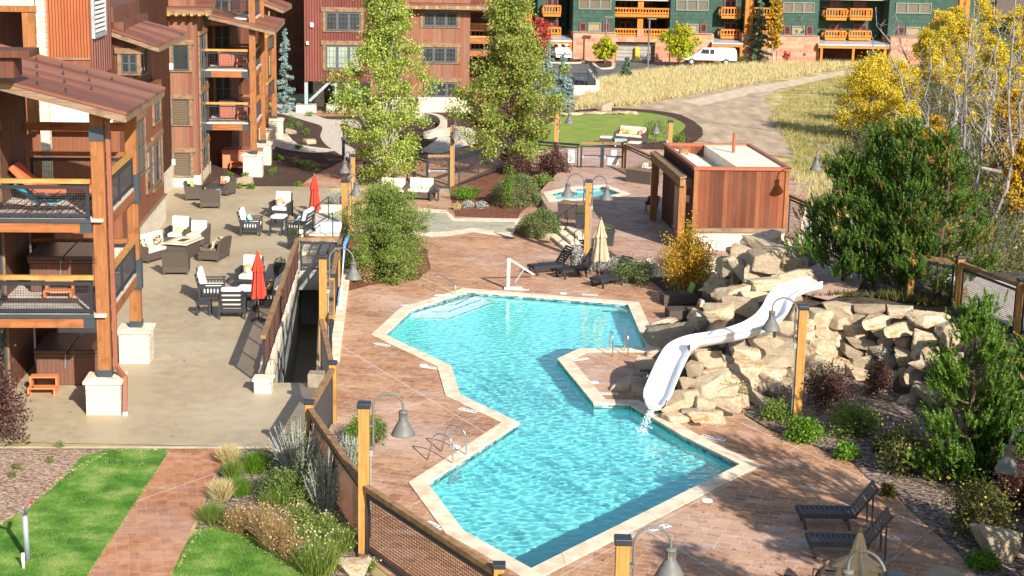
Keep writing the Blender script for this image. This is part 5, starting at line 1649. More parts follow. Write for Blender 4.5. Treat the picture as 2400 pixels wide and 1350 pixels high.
put(wicker_seat('wicker_loveseat', 'brown wicker loveseat with leopard pillows facing the stone-topped table', 'sofa', 1.25, pillows=[(M_leopard, -.25, .42), (M_leopard, .3, .42)], armh=.36), P(502, 607), R(170))
put(wood_seat('garden_loveseat', 'black slatted loveseat with white cushions and an aqua pillow facing the side table', 'sofa', 1.0, pillows=[(M_aqua, .05, .42)]), P(590, 548), R(4))
put(wood_seat('garden_chair', 'black slatted chair with orange floral pillow at the back of the patio', 'chair', .78, pillows=[(M_floral, 0, .42)]), P(659, 508), R(-97))
put(ottoman('white cushioned ottoman in front of the chair with the orange floral pillow'), P(654, 527), R(-8))
put(table('side_table', 'black slatted side table between the white ottoman and the loveseat with one aqua pillow', 'side table', .55, .55, .46, M_blackwood, True), P(647, 551), R(5))
put(wood_seat('garden_loveseat', 'black slatted loveseat with two aqua pillows beside the stair enclosure', 'sofa', 1.3, pillows=[(M_aqua, -.3, .46), (M_aqua, .3, .46)]), P(702, 548), R(172))
planter('black square planter behind the long stairwell fence below the aqua-pillow loveseat', P(688, 583))
planter('black planter hidden behind the fence beside the tropical-print loveseat', P(657, 655))
put(wood_seat('garden_loveseat', 'black slatted loveseat with plain white cushions left of the coral umbrella', 'sofa', 1.15), P(498, 702), R(8))
put(table('side_table', 'small black slatted side table beside the plain white loveseat', 'side table', .5, .5, .46, M_blackwood, True), P(479, 737), R(5))
put(wood_seat('garden_chair', 'black slatted chair seen from behind near the coral umbrella', 'chair', .78), P(546, 742), R(96))
put(wood_seat('garden_chair', 'black slatted chair with a red and orange floral pillow just behind the coral umbrella', 'chair', .76, pillows=[(M_floral, 0, .42)]), P(586, 672), R(-95))
put(ottoman('white cushioned ottoman behind the near coral umbrella'), P(577, 700), R(-6))
put(table('side_table', 'larger black table in the middle of the coral umbrella seating group', 'table', .75, .85, .48, M_blackwood, True), P(576, 724), R(5))
put(wood_seat('garden_loveseat', 'black slatted loveseat with a green tropical pillow beside the stairwell fence', 'sofa', 1.3, pillows=[(M_palmpil, -.1, .5), (M_palmpil, .32, .45)]), P(632, 715), R(176))
closed_umbrella('closed coral red umbrella standing among the black patio seats', M_red, P(606, 752), 2.5)
q = Vector((*P(737, 412, 2.3).xy, 0))
closed_umbrella('closed coral red umbrella standing alone at the back of the patio', M_red, q, 2.35)

# ------------------------------------------------------------------ pool side furniture
def chaise(label, group=None, mat=M_blackwood):
    """slatted lounger, feet towards +x, head at -x raised"""
    t = thing('sun_lounger', label, 'sun lounger', group=group); own(t)
    f = MB()
    for y in (-.3, .3): f.box((.25, y, .33), (1.35, .05, .08))
    f.box((.9, 0, .33), (.05, .6, .08))
    f.build('frame', mat, t)
    for x in (.78, -.25):
        for y in (-.3, .3): MB().beam((x + .06, y, .32), (x - .03, y, 0), .07, .06).build('leg', mat, t)
    s = MB()
    for i in range(11): s.box((-.33 + i * .118, 0, .385), (.095, .62, .025))
    s.build('seat_slats', mat, t)
    M = RY(R(54)); b = MB()
    for i in range(8): b.box(Vector((-.40, 0, .37)) + M @ Vector((-.06 - i * .105, 0, .02)), (.08, .62, .025), M)
    for y in (-.28, .28): b.box(Vector((-.40, 0, .36)) + M @ Vector((-.42, y, 0)), (.86, .05, .05), M)
    b.beam((-.78, -.28, .82), (-.80, -.28, .02), .04); b.beam((-.78, .28, .82), (-.80, .28, .02), .04)
    b.build('backrest', mat, t)
    return t
for lab, (x, y), a in (('black slatted sun lounger nearest the white pool lift', (1290, 640), 208), ('black slatted sun lounger in the middle of the three behind the pool', (1352, 648), 212), ('black slatted sun lounger right of the closed tan umbrella', (1433, 668), 222)):
    put(chaise(lab), P(x, y), R(a))
closed_umbrella('closed tan umbrella standing between the black loungers behind the pool', M_tan, P(1404, 668), 2.65, bulge=1.25)
for lab, (x, y), a in (('dark slatted sun lounger at lower right, the upper one of the pair', (1958, 1232), 180), ('dark slatted sun lounger at lower right, partly behind the tan umbrella', (1985, 1300), 178)):
    put(chaise(lab, mat=plain('weathered_black_wood', (.05, .045, .045), .55)), P(x, y), R(a))
qq = Vector((*P(2016, 1250, 2.55).xy, 0))
closed_umbrella('closed tan umbrella at the bottom edge beside the slatted loungers', M_tan, qq, 2.6, bulge=2.1)
qq = Vector((*P(1771, 1346, 2.6).xy, 0))
closed_umbrella('closed umbrella whose finial just shows at the bottom edge', M_tan, qq, 2.5)
def slingchair(label, p, a):
    t = thing('sling_chair', label, 'chair'); own(t)
    m = MB(); prof = [(.35, .38), (.1, .36), (-.18, .42), (-.34, .7), (-.46, 1.0), (-.5, 1.08)]
    for i in range(len(prof) - 1):
        (x0, z0), (x1, z1) = prof[i], prof[i + 1]
        m.beam((x0, 0, z0), (x1, 0, z1), .52, .03)
    m.build('seat', M_wickcush if False else plain('brown_sling', (.24, .15, .085), .8), t)
    f = MB()
    for y in (-.28, .28): f.tube([(.35, y, .0), (.33, y, .6), (-.3, y, .62), (-.4, y, 0)], .02, 6); f.tube([(.35, y, .38), (-.18, y, .42), (-.5, y, 1.08)], .018, 6)
    f.build('frame', M_blackwood, t)
    return put(t, p, a)
slingchair('brown sling chair at the bottom edge left of the tan umbrella', Vector((*P(1868, 1345, .9).xy, 0)), R(150))
slingchair('brown sling chair at the bottom edge close beside the tan umbrella', Vector((*P(1945, 1318, 1.0).xy, 0)), R(160))
slingchair('brown sling chair at the bottom edge right of the tan umbrella', Vector((*P(2060, 1345, .9).xy, 0)), R(20))
tt = table('side_table', 'tan-topped table at the bottom edge right of the sling chairs', 'table', .6, .6, .5, M_tan); put(tt, Vector((*P(2215, 1350, .5).xy, 0)), R(40))
put(wicker_seat('wicker_lounger', 'low dark wicker lounger with a lime green pillow under the orange shrub', 'lounge chair', .75, pillows=[(M_lime, 0, .45)], armh=.4, back=.75), P(1612, 712), R(190))
t = table('wicker_ottoman', 'dark wicker footstool in front of the lime pillow lounger', 'footstool', .7, .75, .4, M_wick, top=.3); put(t, P(1572, 712), R(8))
put(wicker_seat('wicker_lounger', 'low dark wicker lounger with a floral pillow at the foot of the boulders', 'lounge chair', .75, pillows=[(M_floral, 0, .42)], armh=.4, back=.75), P(1632, 752), R(190))
t = table('wicker_ottoman', 'dark wicker footstool in front of the floral pillow lounger', 'footstool', .7, .75, .4, M_wick, top=.3); put(t, P(1585, 748), R(8))

# lounge set on the pink path behind the gate
put(wicker_seat('wicker_sofa', 'dark wicker sofa with cream cushions and orange and green pillows on the oval lawn edge', 'sofa', 1.9, M_cream, [(M_floral, -.6, .4), (M_lime, -.2, .34), (M_floral, .65, .38)], backcush=M_cream), P(1478, 334), R(-118))
def footst(label, p, a):
    t = thing('wicker_ottoman', label, 'footstool'); own(t)
    MB().box((0, 0, .18), (.8, .75, .36)).build('base', M_wick, t, bevel=.02); cushion(t, 'cushion', M_cream, (0, 0, .42), (.78, .73, .12))
    return put(t, p, a)
footst('cream cushioned wicker footstool left of the sofa by the oval lawn', P(1420, 336), R(-10)); footst('cream cushioned wicker footstool right of the sofa by the oval lawn', P(1487, 349), R(-20))
t = table('side_table', 'small blue-grey table in front of the sofa by the oval lawn', 'side table', .7, .6, .45, M_bluepaint); put(t, P(1454, 344), 0)
put(wicker_seat('garden_loveseat', 'cream cushioned loveseat beside the far gate, right half', 'sofa', 1.3, M_cream, backcush=M_cream), P(985, 466), R(-97))
put(wicker_seat('garden_loveseat', 'cream cushioned loveseat behind the big green shrub, left half', 'sofa', 1.3, M_cream, backcush=M_cream), P(920, 466), R(-92))
put(table('side_table', 'small black side table beside the cream loveseats', 'side table', .45, .45, .5, M_blackwood), P(1018, 470), 0)

# storage boxes, planters and folding chair by the spa
def storage(label, p, a, sx=1.5, sy=.7, h=.7, z=SZ):
    t = thing('storage_box', label, 'storage box'); own(t)
    MB().box((0, 0, h * .45), (sx, sy, h * .9)).build('body', M_wick, t, bevel=.01)
    MB().box((0, 0, h * .95), (sx + .05, sy + .05, h * .1)).build('lid', M_fascia, t, bevel=.015)
    return put(t, p, a, z)
storage('long dark wicker storage box behind the spa', P(1504, 428, SZ), R(-38), 1.6, .75, .75)
storage('dark wicker storage cabinet beside the round green bush', P(1338, 512, SZ), R(-25), 1.1, .7, .8)
planter('black planter at the top of the small steps', P(1362, 535, SZ), SZ, .55, .65)
planter('black planter behind the closed tan umbrella', P(1424, 575, SZ), SZ, .55, .65)
t = thing('folding_chair', 'dark folding recliner in the shade beside the pool house', 'chair'); own(t)
m = MB()
for y in (-.28, .28): m.tube([(-.5, y, .9), (.1, y, .35), (.6, y, .45)], .018, 6); m.tube([(-.3, y, 0), (.3, y, .5)], .018, 6); m.tube([(.4, y, 0), (-.25, y, .6)], .018, 6)
m.build('frame', M_blackwood, t)
m = MB(); m.beam((-.5, 0, .9), (.1, 0, .35), .5, .015); m.beam((.1, 0, .35), (.6, 0, .45), .5, .015); m.build('sling', M_wickcush, t)
put(t, P(1528, 498, SZ), R(95), SZ)
# small steps with handrails
ss = thing('garden_steps', 'three sandstone steps with black handrails up to the spa terrace', 'steps', P(1320, 565))
for i in range(3):
    a, b = P(1296 + 20 * i, 556 - 9 * i, .13 * i), P(1332 + 17 * i, 586 - 12 * i, .13 * i)
    MB().beam((a.x, a.y, .07 + .135 * i), (b.x, b.y, .07 + .135 * i), .42, .14).build('tread', M_cap, ss, bevel=.015)
hr = MB()
for (x0, y0, x1, y1) in ((1308, 552, 1350, 522), (1345, 592, 1385, 560)):
    a, b = P(x0, y0), P(x1, y1, .4)
    hr = MB(); hr.tube([(a.x, a.y, 0), (a.x, a.y, .9), (b.x, b.y, 1.3), (b.x, b.y, .4)], .022, 6); c = a.lerp(b, .5); hr.tube([(c.x, c.y, .2), (c.x, c.y, 1.1)], .018, 6)
    hr.build('handrail', M_steel, ss)

# ------------------------------------------------------------------ pool fittings
M_chrome = plain('stainless', (.62, .63, .64), .18, .5, .95, var=.03)
def bent(pl, r=.022, n=8, k=5):
    """tube through points with rounded corners"""
    out = [Vector(pl[0])]
    for i in range(1, len(pl) - 1):
        a, b, c = Vector(pl[i - 1]), Vector(pl[i]), Vector(pl[i + 1])
        d = min((b - a).length, (c - b).length) * .42
        p, q = b + (a - b).normalized() * d, b + (c - b).normalized() * d
        for j in range(k + 1):
            t = j / k; out.append((p.lerp(b, t)).lerp(b.lerp(q, t), t))
    out.append(Vector(pl[-1]))
    return MB().tube(out, r, n)
def rail_at(label, pl, name='handrail', cat='handrail'):
    o = bent(pl).build(name, M_chrome, None, smooth=True); tag(o, label, cat); return o
a, b = P(1018, 683), P(1068, 692)
rail_at('stainless entry handrail at the far left pool corner', [(a.x, a.y, 0), (a.x, a.y, .78), (b.x, b.y, .45), (b.x - .02, b.y - .1, .02), (b.x - .9, b.y - .3, .05), (b.x - .9, b.y - .6, -.3)])
def ladder(label, p, q, inward):
    t = thing('pool_ladder', label, 'ladder', (p.x, p.y, 0))
    for c in (p, q):
        bent([(c.x - inward.x * .35, c.y - inward.y * .35, .02), (c.x - inward.x * .15, c.y - inward.y * .15, .8), (c.x + inward.x * .35, c.y + inward.y * .35, .72), (c.x + inward.x * .42, c.y + inward.y * .42, -.6)]).build('rail', M_chrome, t, smooth=True)
    return t
iv = Vector((.45, -.9, 0)).normalized()
iv = (POOL[13] - POOL[14]).cross(Vector((0, 0, 1))).normalized()
if (P(1100, 1150) - P(1050, 1075)).dot(iv) < 0: iv = -iv
ladder('pair of stainless ladder rails on the left pool edge', P(1030, 1083), P(1062, 1063), iv)
ladder('pair of upright stainless grab rails on the stamped peninsula', P(1432, 830), P(1468, 830), Vector((-.1, 1, 0)))
t = thing('pool_lift', 'white angled pool lift arm standing behind the pool', 'pool lift', P(1191, 678))
p = P(1191, 678)
MB().box((p.x, p.y, .6), (.12, .12, 1.2)).build('mast', M_white, t, bevel=.01)
q = P(1250, 652)
MB().beam((p.x, p.y, 1.2), (q.x, q.y, .15), .07, .07).build('arm', M_white, t)
MB().tube([(p.x + .25, p.y + .1, .25), (p.x + .6, p.y + .3, .75)], .025, 8).build('piston', M_galv, t)
MB().box((p.x + .2, p.y + .05, .04), (.7, .3, .06)).build('foot', M_white, t)
discs = [(992, 857, 'round white skimmer lid left of the pool waist'), (1067, 1048, 'round white skimmer lid between the ladder rails'), (1393, 897, 'round white skimmer lid on the stamped peninsula'), (1657, 1174, 'round white skimmer lid beyond the right pool edge'), (1320, 688, 'round white skimmer lid behind the far pool edge'), (1465, 474, None)]
for x, y, lab in discs[:5]:
    p = P(x, y); tag(MB().lathe([(0, .022), (.12, .022), (.14, .016), (.145, 0)], (p.x, p.y, .005), 24).build('skimmer_lid', M_white), lab, 'lid')
def marker(x, y, ang, label, w=.62, d=.2, txt='4', lines=True):
    p = P(x, y)
    t = thing('depth_marker', label, 'depth marker', (p.x, p.y, .005), ang); own(t)
    MB().box((0, 0, .004), (w, d, .008)).build('tile', M_white, t)
    m = MB()
    if lines:
        for i in range(5): m.box((-w * .38 + i * w * .13, 0, .0095), (w * .045, d * .38, .002)); m.box((-w * .38 + i * w * .13 + w * .03, d * (.15 if i % 2 else -.15), .0095), (w * .04, d * .09, .002))
    cu = bpy.data.curves.new('digit', 'FONT'); cu.body = txt; cu.size = d * .95; cu.extrude = .001; cu.align_x = 'CENTER'; cu.align_y = 'CENTER'
    cu.materials.append(M_steel)
    oc = bpy.data.objects.new('digit_curve', cu); me_ = bpy.data.meshes.new_from_object(oc); bpy.data.objects.remove(oc)
    o = bpy.data.objects.new('digit', me_); COL.objects.link(o); adopt(o, t); o.location = (w * .36, 0, .0095)
    if lines: m.build('lettering', M_steel, t)
    WM[t.name] = Matrix.Translation(p)
for args in ((958, 715, 28, 'white depth marker beside the far left pool corner'), (896, 808, -32, 'white depth marker beside the leftmost pool corner'), (1010, 862, -22, 'white depth marker beside the lid at the pool waist'),
             (1097, 962, -35, 'white depth marker on the left deck above the lower basin'), (1222, 679, 0, 'white depth marker behind the far pool edge at the pool lift'), (1382, 691, -2, 'white depth marker behind the far pool edge below the loungers'),
             (1525, 765, 95, 'white depth marker beside the far right pool corner'), (1425, 923, 0, 'white depth marker at the tip of the peninsula'), (1672, 1027, -35, 'long white depth marker right of the slide'),
             (1545, 1237, 35, 'white depth marker with a bold 4 on the near pool side'), (1018, 1232, -50, 'white depth marker beside the lower left pool corner'), (1360, 842, 30, 'pale depth marker at the top of the peninsula')):
    x, y, a, lab = args
    marker(x, y, R(a), lab, w=.75 if 'long' in lab else .6)
# pool cleaning poles leaning on the fence
for i, (c, lab) in enumerate((((.05, .22, .55), 'blue pool cleaning pole leaning on the stairwell fence'), ((.62, .62, .62), 'silver pool cleaning pole leaning on the stairwell fence'), ((.7, .72, .75), 'white pool brush pole leaning on the stairwell fence'))):
    a = P(790 + 4 * i, 735 - 3 * i); b = P(812 - 3 * i, 566 + 6 * i, 1.9)
    t = thing('cleaning_pole', lab, 'pole', a)
    MB().tube([a + Vector((0, 0, .03)), b], .022, 8).build('pole', plain('pole_paint_%d' % i, c, .3), t, smooth=True)
    MB().beam(b, b + Vector((.04, .06, .2)), .09, .04).build('head', plain('pole_head_%d' % i, c if i < 1 else (.1, .3, .6), .5), t)
# Y-shaped standpipe on the lawn
p = P(65, 1313)
t = thing('standpipe', 'grey Y-shaped standpipe on the near lawn', 'pipe', (p.x, p.y, 0)); zt = HZ(p, 1208)
MB().tube([(p.x, p.y, 0), (p.x - .02, p.y, zt)], .062, 16).build('pipe', M_galv, t, smooth=True)
m = MB(); m.tube([(p.x - .02, p.y, zt), (p.x - .02, p.y, zt + .06), (p.x - .2, p.y - .02, zt + .16), (p.x - .27, p.y - .02, zt + .17)], .04, 10); m.tube([(p.x - .02, p.y, zt + .04), (p.x + .12, p.y, zt + .28)], .045, 10); m.build('outlets', M_lamp, t, smooth=True)
MB().tube([(p.x + .12, p.y, zt + .28), (p.x + .14, p.y, zt + .32)], .045, 10).build('red_cap', plain('red_cap', (.55, .03, .03), .5), t)
p = P(55, 1333); tag(MB().tube([(p.x, p.y, 0), (p.x, p.y, HZ(p, 1296))], .035, 12).build('marker_pipe', M_white, None, smooth=True), 'short white plastic pipe beside the Y-shaped standpipe', 'pipe')

# ------------------------------------------------------------------ hot tubs, steps and things on the balconies
def hot_tub(label, c0, su, sv, h, z, col, cov, group=None, strap=True, par=None):
    """corner c0 = (u, v)"""
    u_, v_ = c0
    t = bthing('hot_tub', label, 'hot tub', B(u_ + su / 2, v_ + sv / 2, z))
    blk(t, 'cabinet', col, (u_ + .04, u_ + su - .04, v_ + .04, v_ + sv - .04, z, z + h - .1), bevel=.05)
    blk(t, 'rim', col, (u_, u_ + su, v_, v_ + sv, z + h - .1, z + h), bevel=.04)
    blk(t, 'cover', cov, (u_ - .01, u_ + su * .5 - .01, v_ - .01, v_ + sv + .01, z + h + .002, z + h + .12), (u_ + su * .5 + .01, u_ + su + .01, v_ - .01, v_ + sv + .01, z + h + .002, z + h + .12), bevel=.03)
    if strap:
        MB().tube([B(u_ + su * .45, v_ - .02, z + h * .55), B(u_ + su * .47, v_ - .03, z + h), B(u_ + su * .55, v_ + sv, z + h + .14)], .014, 6).build('strap', M_galv, t)
    return t
M_tub = plankmat('brown_tub_panel', [(.13, .065, .045), (.15, .075, .05)], .12, .4, streak=.15)
M_tubcov = plain('brown_vinyl_cover', (.075, .04, .03), .35, .5)
M_tubor = plain('terracotta_tub', (.50, .17, .085), .5); M_tubcov2 = plain('red_brown_cover', (.33, .11, .07), .4, .5)
hot_tub('brown hot tub with a folded vinyl cover under the lowest near deck', (-2.05, 3.0), 2.0, 2.2, .98, 0, M_tub, M_tubcov)
hot_tub('brown hot tub on the middle deck of the near building', (-2.1, 2.9), 2.1, 2.2, .98, DZ1, M_tub, M_tubcov)
hot_tub('terracotta hot tub on the ground beside the far stone pier', (-.9, 48.0), 2.3, 1.45, .95, 0, M_tubor, M_tubcov2)
hot_tub('brown hot tub on the first deck of the far deck stack', (-.9, 47.0), 1.8, 2.0, .85, 3.0, M_tubcov2, M_tubcov)
hot_tub('brown hot tub on the second deck of the far deck stack', (-.9, 47.0), 1.8, 2.0, .85, 5.9, M_tubcov2, M_tubcov)
def tub_steps(label, u_, v_, z, w=.75, mat=None):
    t = bthing('hot_tub_steps', label, 'steps', B(u_ + w / 2, v_, z)); mat = mat or plain('orange_plastic', (.62, .19, .07), .5)
    for s in (0, w - .05): MB().bb(u_ + s, u_ + s + .05, v_, v_ + .35, z, z + .2).bb(u_ + s, u_ + s + .05, v_ + .35, v_ + .68, z, z + .44).build('side_panel', mat, t)
    blk(t, 'tread', mat, (u_ + .003, u_ + w - .003, v_ - .02, v_ + .33, z + .2, z + .24)); blk(t, 'tread', mat, (u_ + .003, u_ + w - .003, v_ + .35, v_ + .68, z + .44, z + .48))
M_plorange = plain('orange_plastic', (.62, .19, .07), .5)
tub_steps('orange two-tread step in front of the lowest near hot tub', -2.05, 1.95, 0, .8, M_plorange)
tub_steps('orange two-tread step on the middle near deck', -1.5, 2.1, DZ1, .8, M_plorange)
tub_steps('orange step in front of the terracotta hot tub', -.35, 47.2, 0, .9, M_plorange)
tub_steps('orange step on the first deck of the far deck stack', .2, 46.2, 3.0, .6, M_plorange)
tub_steps('orange step on the second deck of the far deck stack', .2, 46.2, 5.9, .6, M_plorange)
# top near deck: rug, sectional, folding lounger
M_rug = None
m_, nt, b_ = newmat('striped_rug', .95, .1)
sx = nd(nt, 'ShaderNodeSeparateXYZ', {0: tc(nt)})
fr = mth(nt, 'FRACT', mth(nt, 'DIVIDE', mth(nt, 'ADD', sx.outputs[0], mth(nt, 'MULTIPLY', sx.outputs[1], .0)), .42))
setc(nt, b_, ramp(nt, fr, [(0, (.6, .52, .42)), (.3, (.38, .05, .06)), (.42, (.6, .52, .42)), (.6, (.12, .36, .38)), (.7, (.55, .45, .35)), (.85, (.25, .06, .08))], 'CONSTANT'))
rug = bthing('rug', 'striped red white and teal rug on the top near deck', 'rug', B(-1.1, 2.2, DZ2)); blk(rug, 'rug_cloth', m_, (-2.3, .4, .35, 4.2, DZ2 + .004, DZ2 + .02))
for k in range(1):
    t = thing('lounge_sofa', 'orange cushioned lounge with reclined back on the top near deck', 'lounge chair'); own(t)
    f = MB(); f.box((.55, 0, .16), (1.9, 1.3, .06))
    for x in (-.3, 1.4):
        for y in (-.6, .6): f.box((x, y, .08), (.06, .06, .16))
    M = RY(-.75)
    f.box(Vector((-.45, 0, .2)) + M @ Vector((-.1, 0, .45)), (.05, 1.25, .9), M); f.build('frame', M_blackwood, t)
    M_or = plain('orange_red_cushion', (.62, .13, .05), .85, .1)
    cushion(t, 'seat_cushion', M_or, (.55, 0, .28), (1.85, 1.25, .17)); cushion(t, 'back_cushion', M_or, Vector((-.38, 0, .32)) + M @ Vector((0, 0, .45)), (.17, 1.2, .9), M)
    put(t, B(-1.55, 3.7), R(8), DZ2 + .02)
t = thing('folding_lounger', 'teal folding reclining lounger lying on the striped rug', 'lounge chair'); own(t)
M_teal = plain('teal_sling', (.03, .42, .50), .7)
m = MB(); m.beam((-.85, 0, .75), (-.2, 0, .3), .5, .02); m.beam((-.2, 0, .3), (.35, 0, .28), .5, .02); m.beam((.35, 0, .28), (.75, 0, .45), .5, .02); m.build('sling', M_teal, t)
m = MB()
for y in (-.28, .28): m.tube([(-.9, y, .8), (-.2, y, .3), (.8, y, .48)], .016, 6); m.tube([(-.5, y, .02), (.4, y, .55)], .016, 6); m.tube([(.5, y, .02), (-.4, y, .6)], .016, 6); m.lathe([(.2, 0), (.22, .01), (.2, .02)], (-.1, y, .3), 14, Matrix.Rotation(R(90), 3, 'X'))
m.build('frame', M_steel, t); put(t, B(-1.15, 1.15), R(5), DZ2 + .02)

# ------------------------------------------------------------------ water slide
pth = [(1536, 950, .50), (1545, 925, .66), (1558, 893, .92), (1574, 858, 1.18), (1594, 826, 1.40), (1625, 806, 1.62), (1668, 796, 1.82), (1716, 787, 2.0), (1762, 774, 2.18), (1798, 756, 2.36), (1818, 734, 2.54), (1830, 710, 2.70), (1848, 690, 2.82), (1878, 676, 2.92), (1915, 668, 3.0)]
sp = smoothcurve([P(*q) for q in pth], 5, closed=False)
M_slide, nt, b_ = newmat('slide_gelcoat', .22, .5)
b_.inputs['Base Color'].default_value = (.80, .80, .80, 1); b_.inputs['Coat Weight'].default_value = .3
sl_ = thing('water_slide', 'long white winding water slide running down over the boulders into the pool', 'water slide', (sp[0].x, sp[0].y, 0))
m = MB(); prof = []
W_ = .375
for i in range(17):
    t = math.pi * i / 16
    prof.append((-W_ * math.cos(t), .20 - .30 * math.sin(t) ** .8 if 0 < i < 16 else .20))
prof = [(-W_ - .05, .17), (-W_ - .05, .21)] + prof + [(W_ + .05, .21), (W_ + .05, .17)]
outer = [(W_ + .03, .14)] + [(W_ * 1.07 * math.cos(math.pi * i / 12), .14 - .31 * math.sin(math.pi * i / 12)) for i in range(13)] + [(-W_ - .03, .14)]
ring = prof + outer
nr = len(ring)
for i, p in enumerate(sp):
    d = (sp[min(i + 1, len(sp) - 1)] - sp[max(i - 1, 0)]); d2 = Vector((d.x, d.y, 0)).normalized()
    side = Vector((d2.y, -d2.x, 0)); up = d.normalized().cross(side); up = up if up.z > 0 else -up
    k = 1.0 if i > 3 else .8 + .05 * i
    for (a, h_) in ring: m.v.append(p + side * a * k + up * h_)
for i in range(len(sp) - 1):
    for k in range(nr):
        k2 = (k + 1) % nr
        m.f.append((i * nr + k, i * nr + k2, (i + 1) * nr + k2, (i + 1) * nr + k))
so = m.build('flume', M_slide, sl_, smooth=True)
for i in (16, 34, 50):
    p = sp[i]; MB().box((p.x, p.y, p.z - .45), (.08, .08, .6)).build('support', M_steel, sl_)
M_foam = bpy.data.materials.new('falling_water'); M_foam.use_nodes = True
b_ = M_foam.node_tree.nodes['Principled BSDF']; b_.inputs['Base Color'].default_value = (.8, .9, .92, 1); b_.inputs['Roughness'].default_value = .3; b_.inputs['Alpha'].default_value = .5
rs = np.random.RandomState(4); n_ = 340
o_ = np.array(sp[0]) + np.array([0, -.05, -.02]); t_ = rs.rand(n_)
tgt = np.array(P(1503, 1015, -.1))
cs = o_ + (tgt - o_) * np.stack([t_, t_, np.clip(t_ ** 1.7, 0, 1)], 1) + rs.normal(size=(n_, 3)) * (.02 + .075 * t_[:, None])
cs[:, 2] = np.maximum(cs[:, 2], -.1)
tag(npmesh('falling_water', leafquads(cs, .07, rs), n_, 4, M_foam), 'thin white stream of water falling from the slide lip', 'water', kind='stuff')

# ------------------------------------------------------------------ vehicles, street lights and the bollard in the car park
def pickup(label, p, ang):
    t = thing('pickup_truck', label, 'pickup truck'); own(t)
    M_car = plain('white_car_paint', (.78, .78, .77), .25, .6, var=.02); M_tyre = plain('tyre', (.02, .02, .02), .8)
    m = MB(); prof = [(-2.9, .55), (-2.95, .95), (-2.85, 1.1), (-1.5, 1.2), (-.75, 1.72), (-.5, 1.8), (.9, 1.84), (1.05, 1.86), (2.75, 1.84), (2.92, 1.5), (2.95, .9), (2.9, .55)]
    lo = [(x, z) for x, z in prof]
    n = len(prof)
    for y, k in ((-.95, 1), (-.72, 2), (.72, 2), (.95, 1)): pass
    secs = []
    for y, f in ((-.98, 0), (-.97, 1), (.97, 1), (.98, 0)): secs.append((y, f))
    vs = []
    for (x, z) in prof:
        ins = .22 if z > 1.3 else 0
        vs += [(x, -.98 + ins, z), (x, .98 - ins, z)]
    fs = [(2 * i, 2 * i + 1, 2 * (i + 1) + 1, 2 * (i + 1)) for i in range(n - 1)] + [(2 * (n - 1), 2 * (n - 1) + 1, 1, 0)]
    fs += [tuple(2 * i for i in range(n)), tuple(2 * i + 1 for i in reversed(range(n)))]
    m.add(vs, fs); m.build('body', M_car, t, bevel=.06)
    g = MB()
    for s in (-1, 1):
        for (x0, x1) in ((-.72, -.05), (.05, .5)): g.add([(x0 if x0 > -.5 else x0 - .35, s * .975, 1.25), (x1, s * .975, 1.25), (x1, s * .80, 1.72), (x0, s * .80, 1.72)], [(0, 1, 2, 3)])
    g.add([(-1.42, -.8, 1.25), (-1.42, .8, 1.25), (-.8, .72, 1.7), (-.8, -.72, 1.7)], [(0, 1, 2, 3)])
    g.build('windows', M_glass, t)
    MB().box((-2.93, 0, .75), (.12, 1.7, .45)).build('grille', M_steel, t)
    for x in (-1.9, 1.8):
        for y in (-.9, .9):
            w = MB().lathe([(.0, -.12), (.36, -.12), (.38, -.06), (.38, .06), (.36, .12), (0, .12)], (x, y, .38), 20, Matrix.Rotation(R(90), 3, 'X')).build('wheel', M_tyre, t)
            MB().lathe([(0, -.13), (.2, -.13), (.2, .13), (0, .13)], (x, y, .38), 14, Matrix.Rotation(R(90), 3, 'X')).build('rim', M_galv, w)
    return put(t, p, ang)
pickup('white pickup truck with a closed cargo cap parked by the dry meadow', P(1660, 152), R(-1))
t = thing('ski_car', 'white car with long boards on its roof parked under the green building', 'car'); t.name = 'parked_car'; own(t)
M_car = plain('white_car_paint', (.78, .78, .77), .25, .6, var=.02)
m = MB(); prof = [(-2.2, .45), (-2.25, .9), (-1.3, 1.0), (-.7, 1.5), (1.0, 1.55), (1.9, 1.1), (2.2, 1.0), (2.25, .5)]
vs = []
for x, z in prof:
    i_ = .2 if z > 1.2 else 0; vs += [(x, -.88 + i_, z), (x, .88 - i_, z)]
n = len(prof)
m.add(vs, [(2 * i, 2 * i + 1, 2 * i + 3, 2 * i + 2) for i in range(n - 1)] + [(2 * n - 2, 2 * n - 1, 1, 0), tuple(2 * i for i in range(n)), tuple(2 * i + 1 for i in reversed(range(n)))])
m.build('body', M_car, t, bevel=.06)
m = MB(); m.add([(1.02, -.66, 1.5), (1.02, .66, 1.5), (1.85, .8, 1.12), (1.85, -.8, 1.12)], [(0, 1, 2, 3)]); m.box((0, 0, 1.28), (1.7, 1.56, .28)); m.build('windows', M_glass, t)
for y in (-.4, .4): MB().box((0, y, 1.78), (3.4, .35, .14)).build('roof_board', M_white, t, bevel=.04)
MB().box((2.23, 0, .85), (.06, 1.6, .12)).build('rear_lights', plain('red_light', (.5, .02, .02), .4), t)
for x in (-1.4, 1.4):
    for y in (-.8, .8): MB().lathe([(0, -.1), (.33, -.1), (.33, .1), (0, .1)], (x, y, .33), 18, Matrix.Rotation(R(90), 3, 'X')).build('wheel', M_blackwood, t)
put(t, P(1312, 142), R(-80))
M_yellow = plain('yellow_paint', (.72, .50, .015), .5)
p = P(1492, 143); t = thing('bollard', 'thick yellow bollard in front of the garage door', 'bollard', (p.x, p.y, 0))
MB().lathe([(0, 1.55), (.2, 1.52), (.25, 1.45), (.25, .1)], (p.x, p.y, 0), 20).build('post', M_yellow, t, smooth=True); MB().box((p.x, p.y, .06), (1.0, .8, .12)).build('base', M_kerb, t)
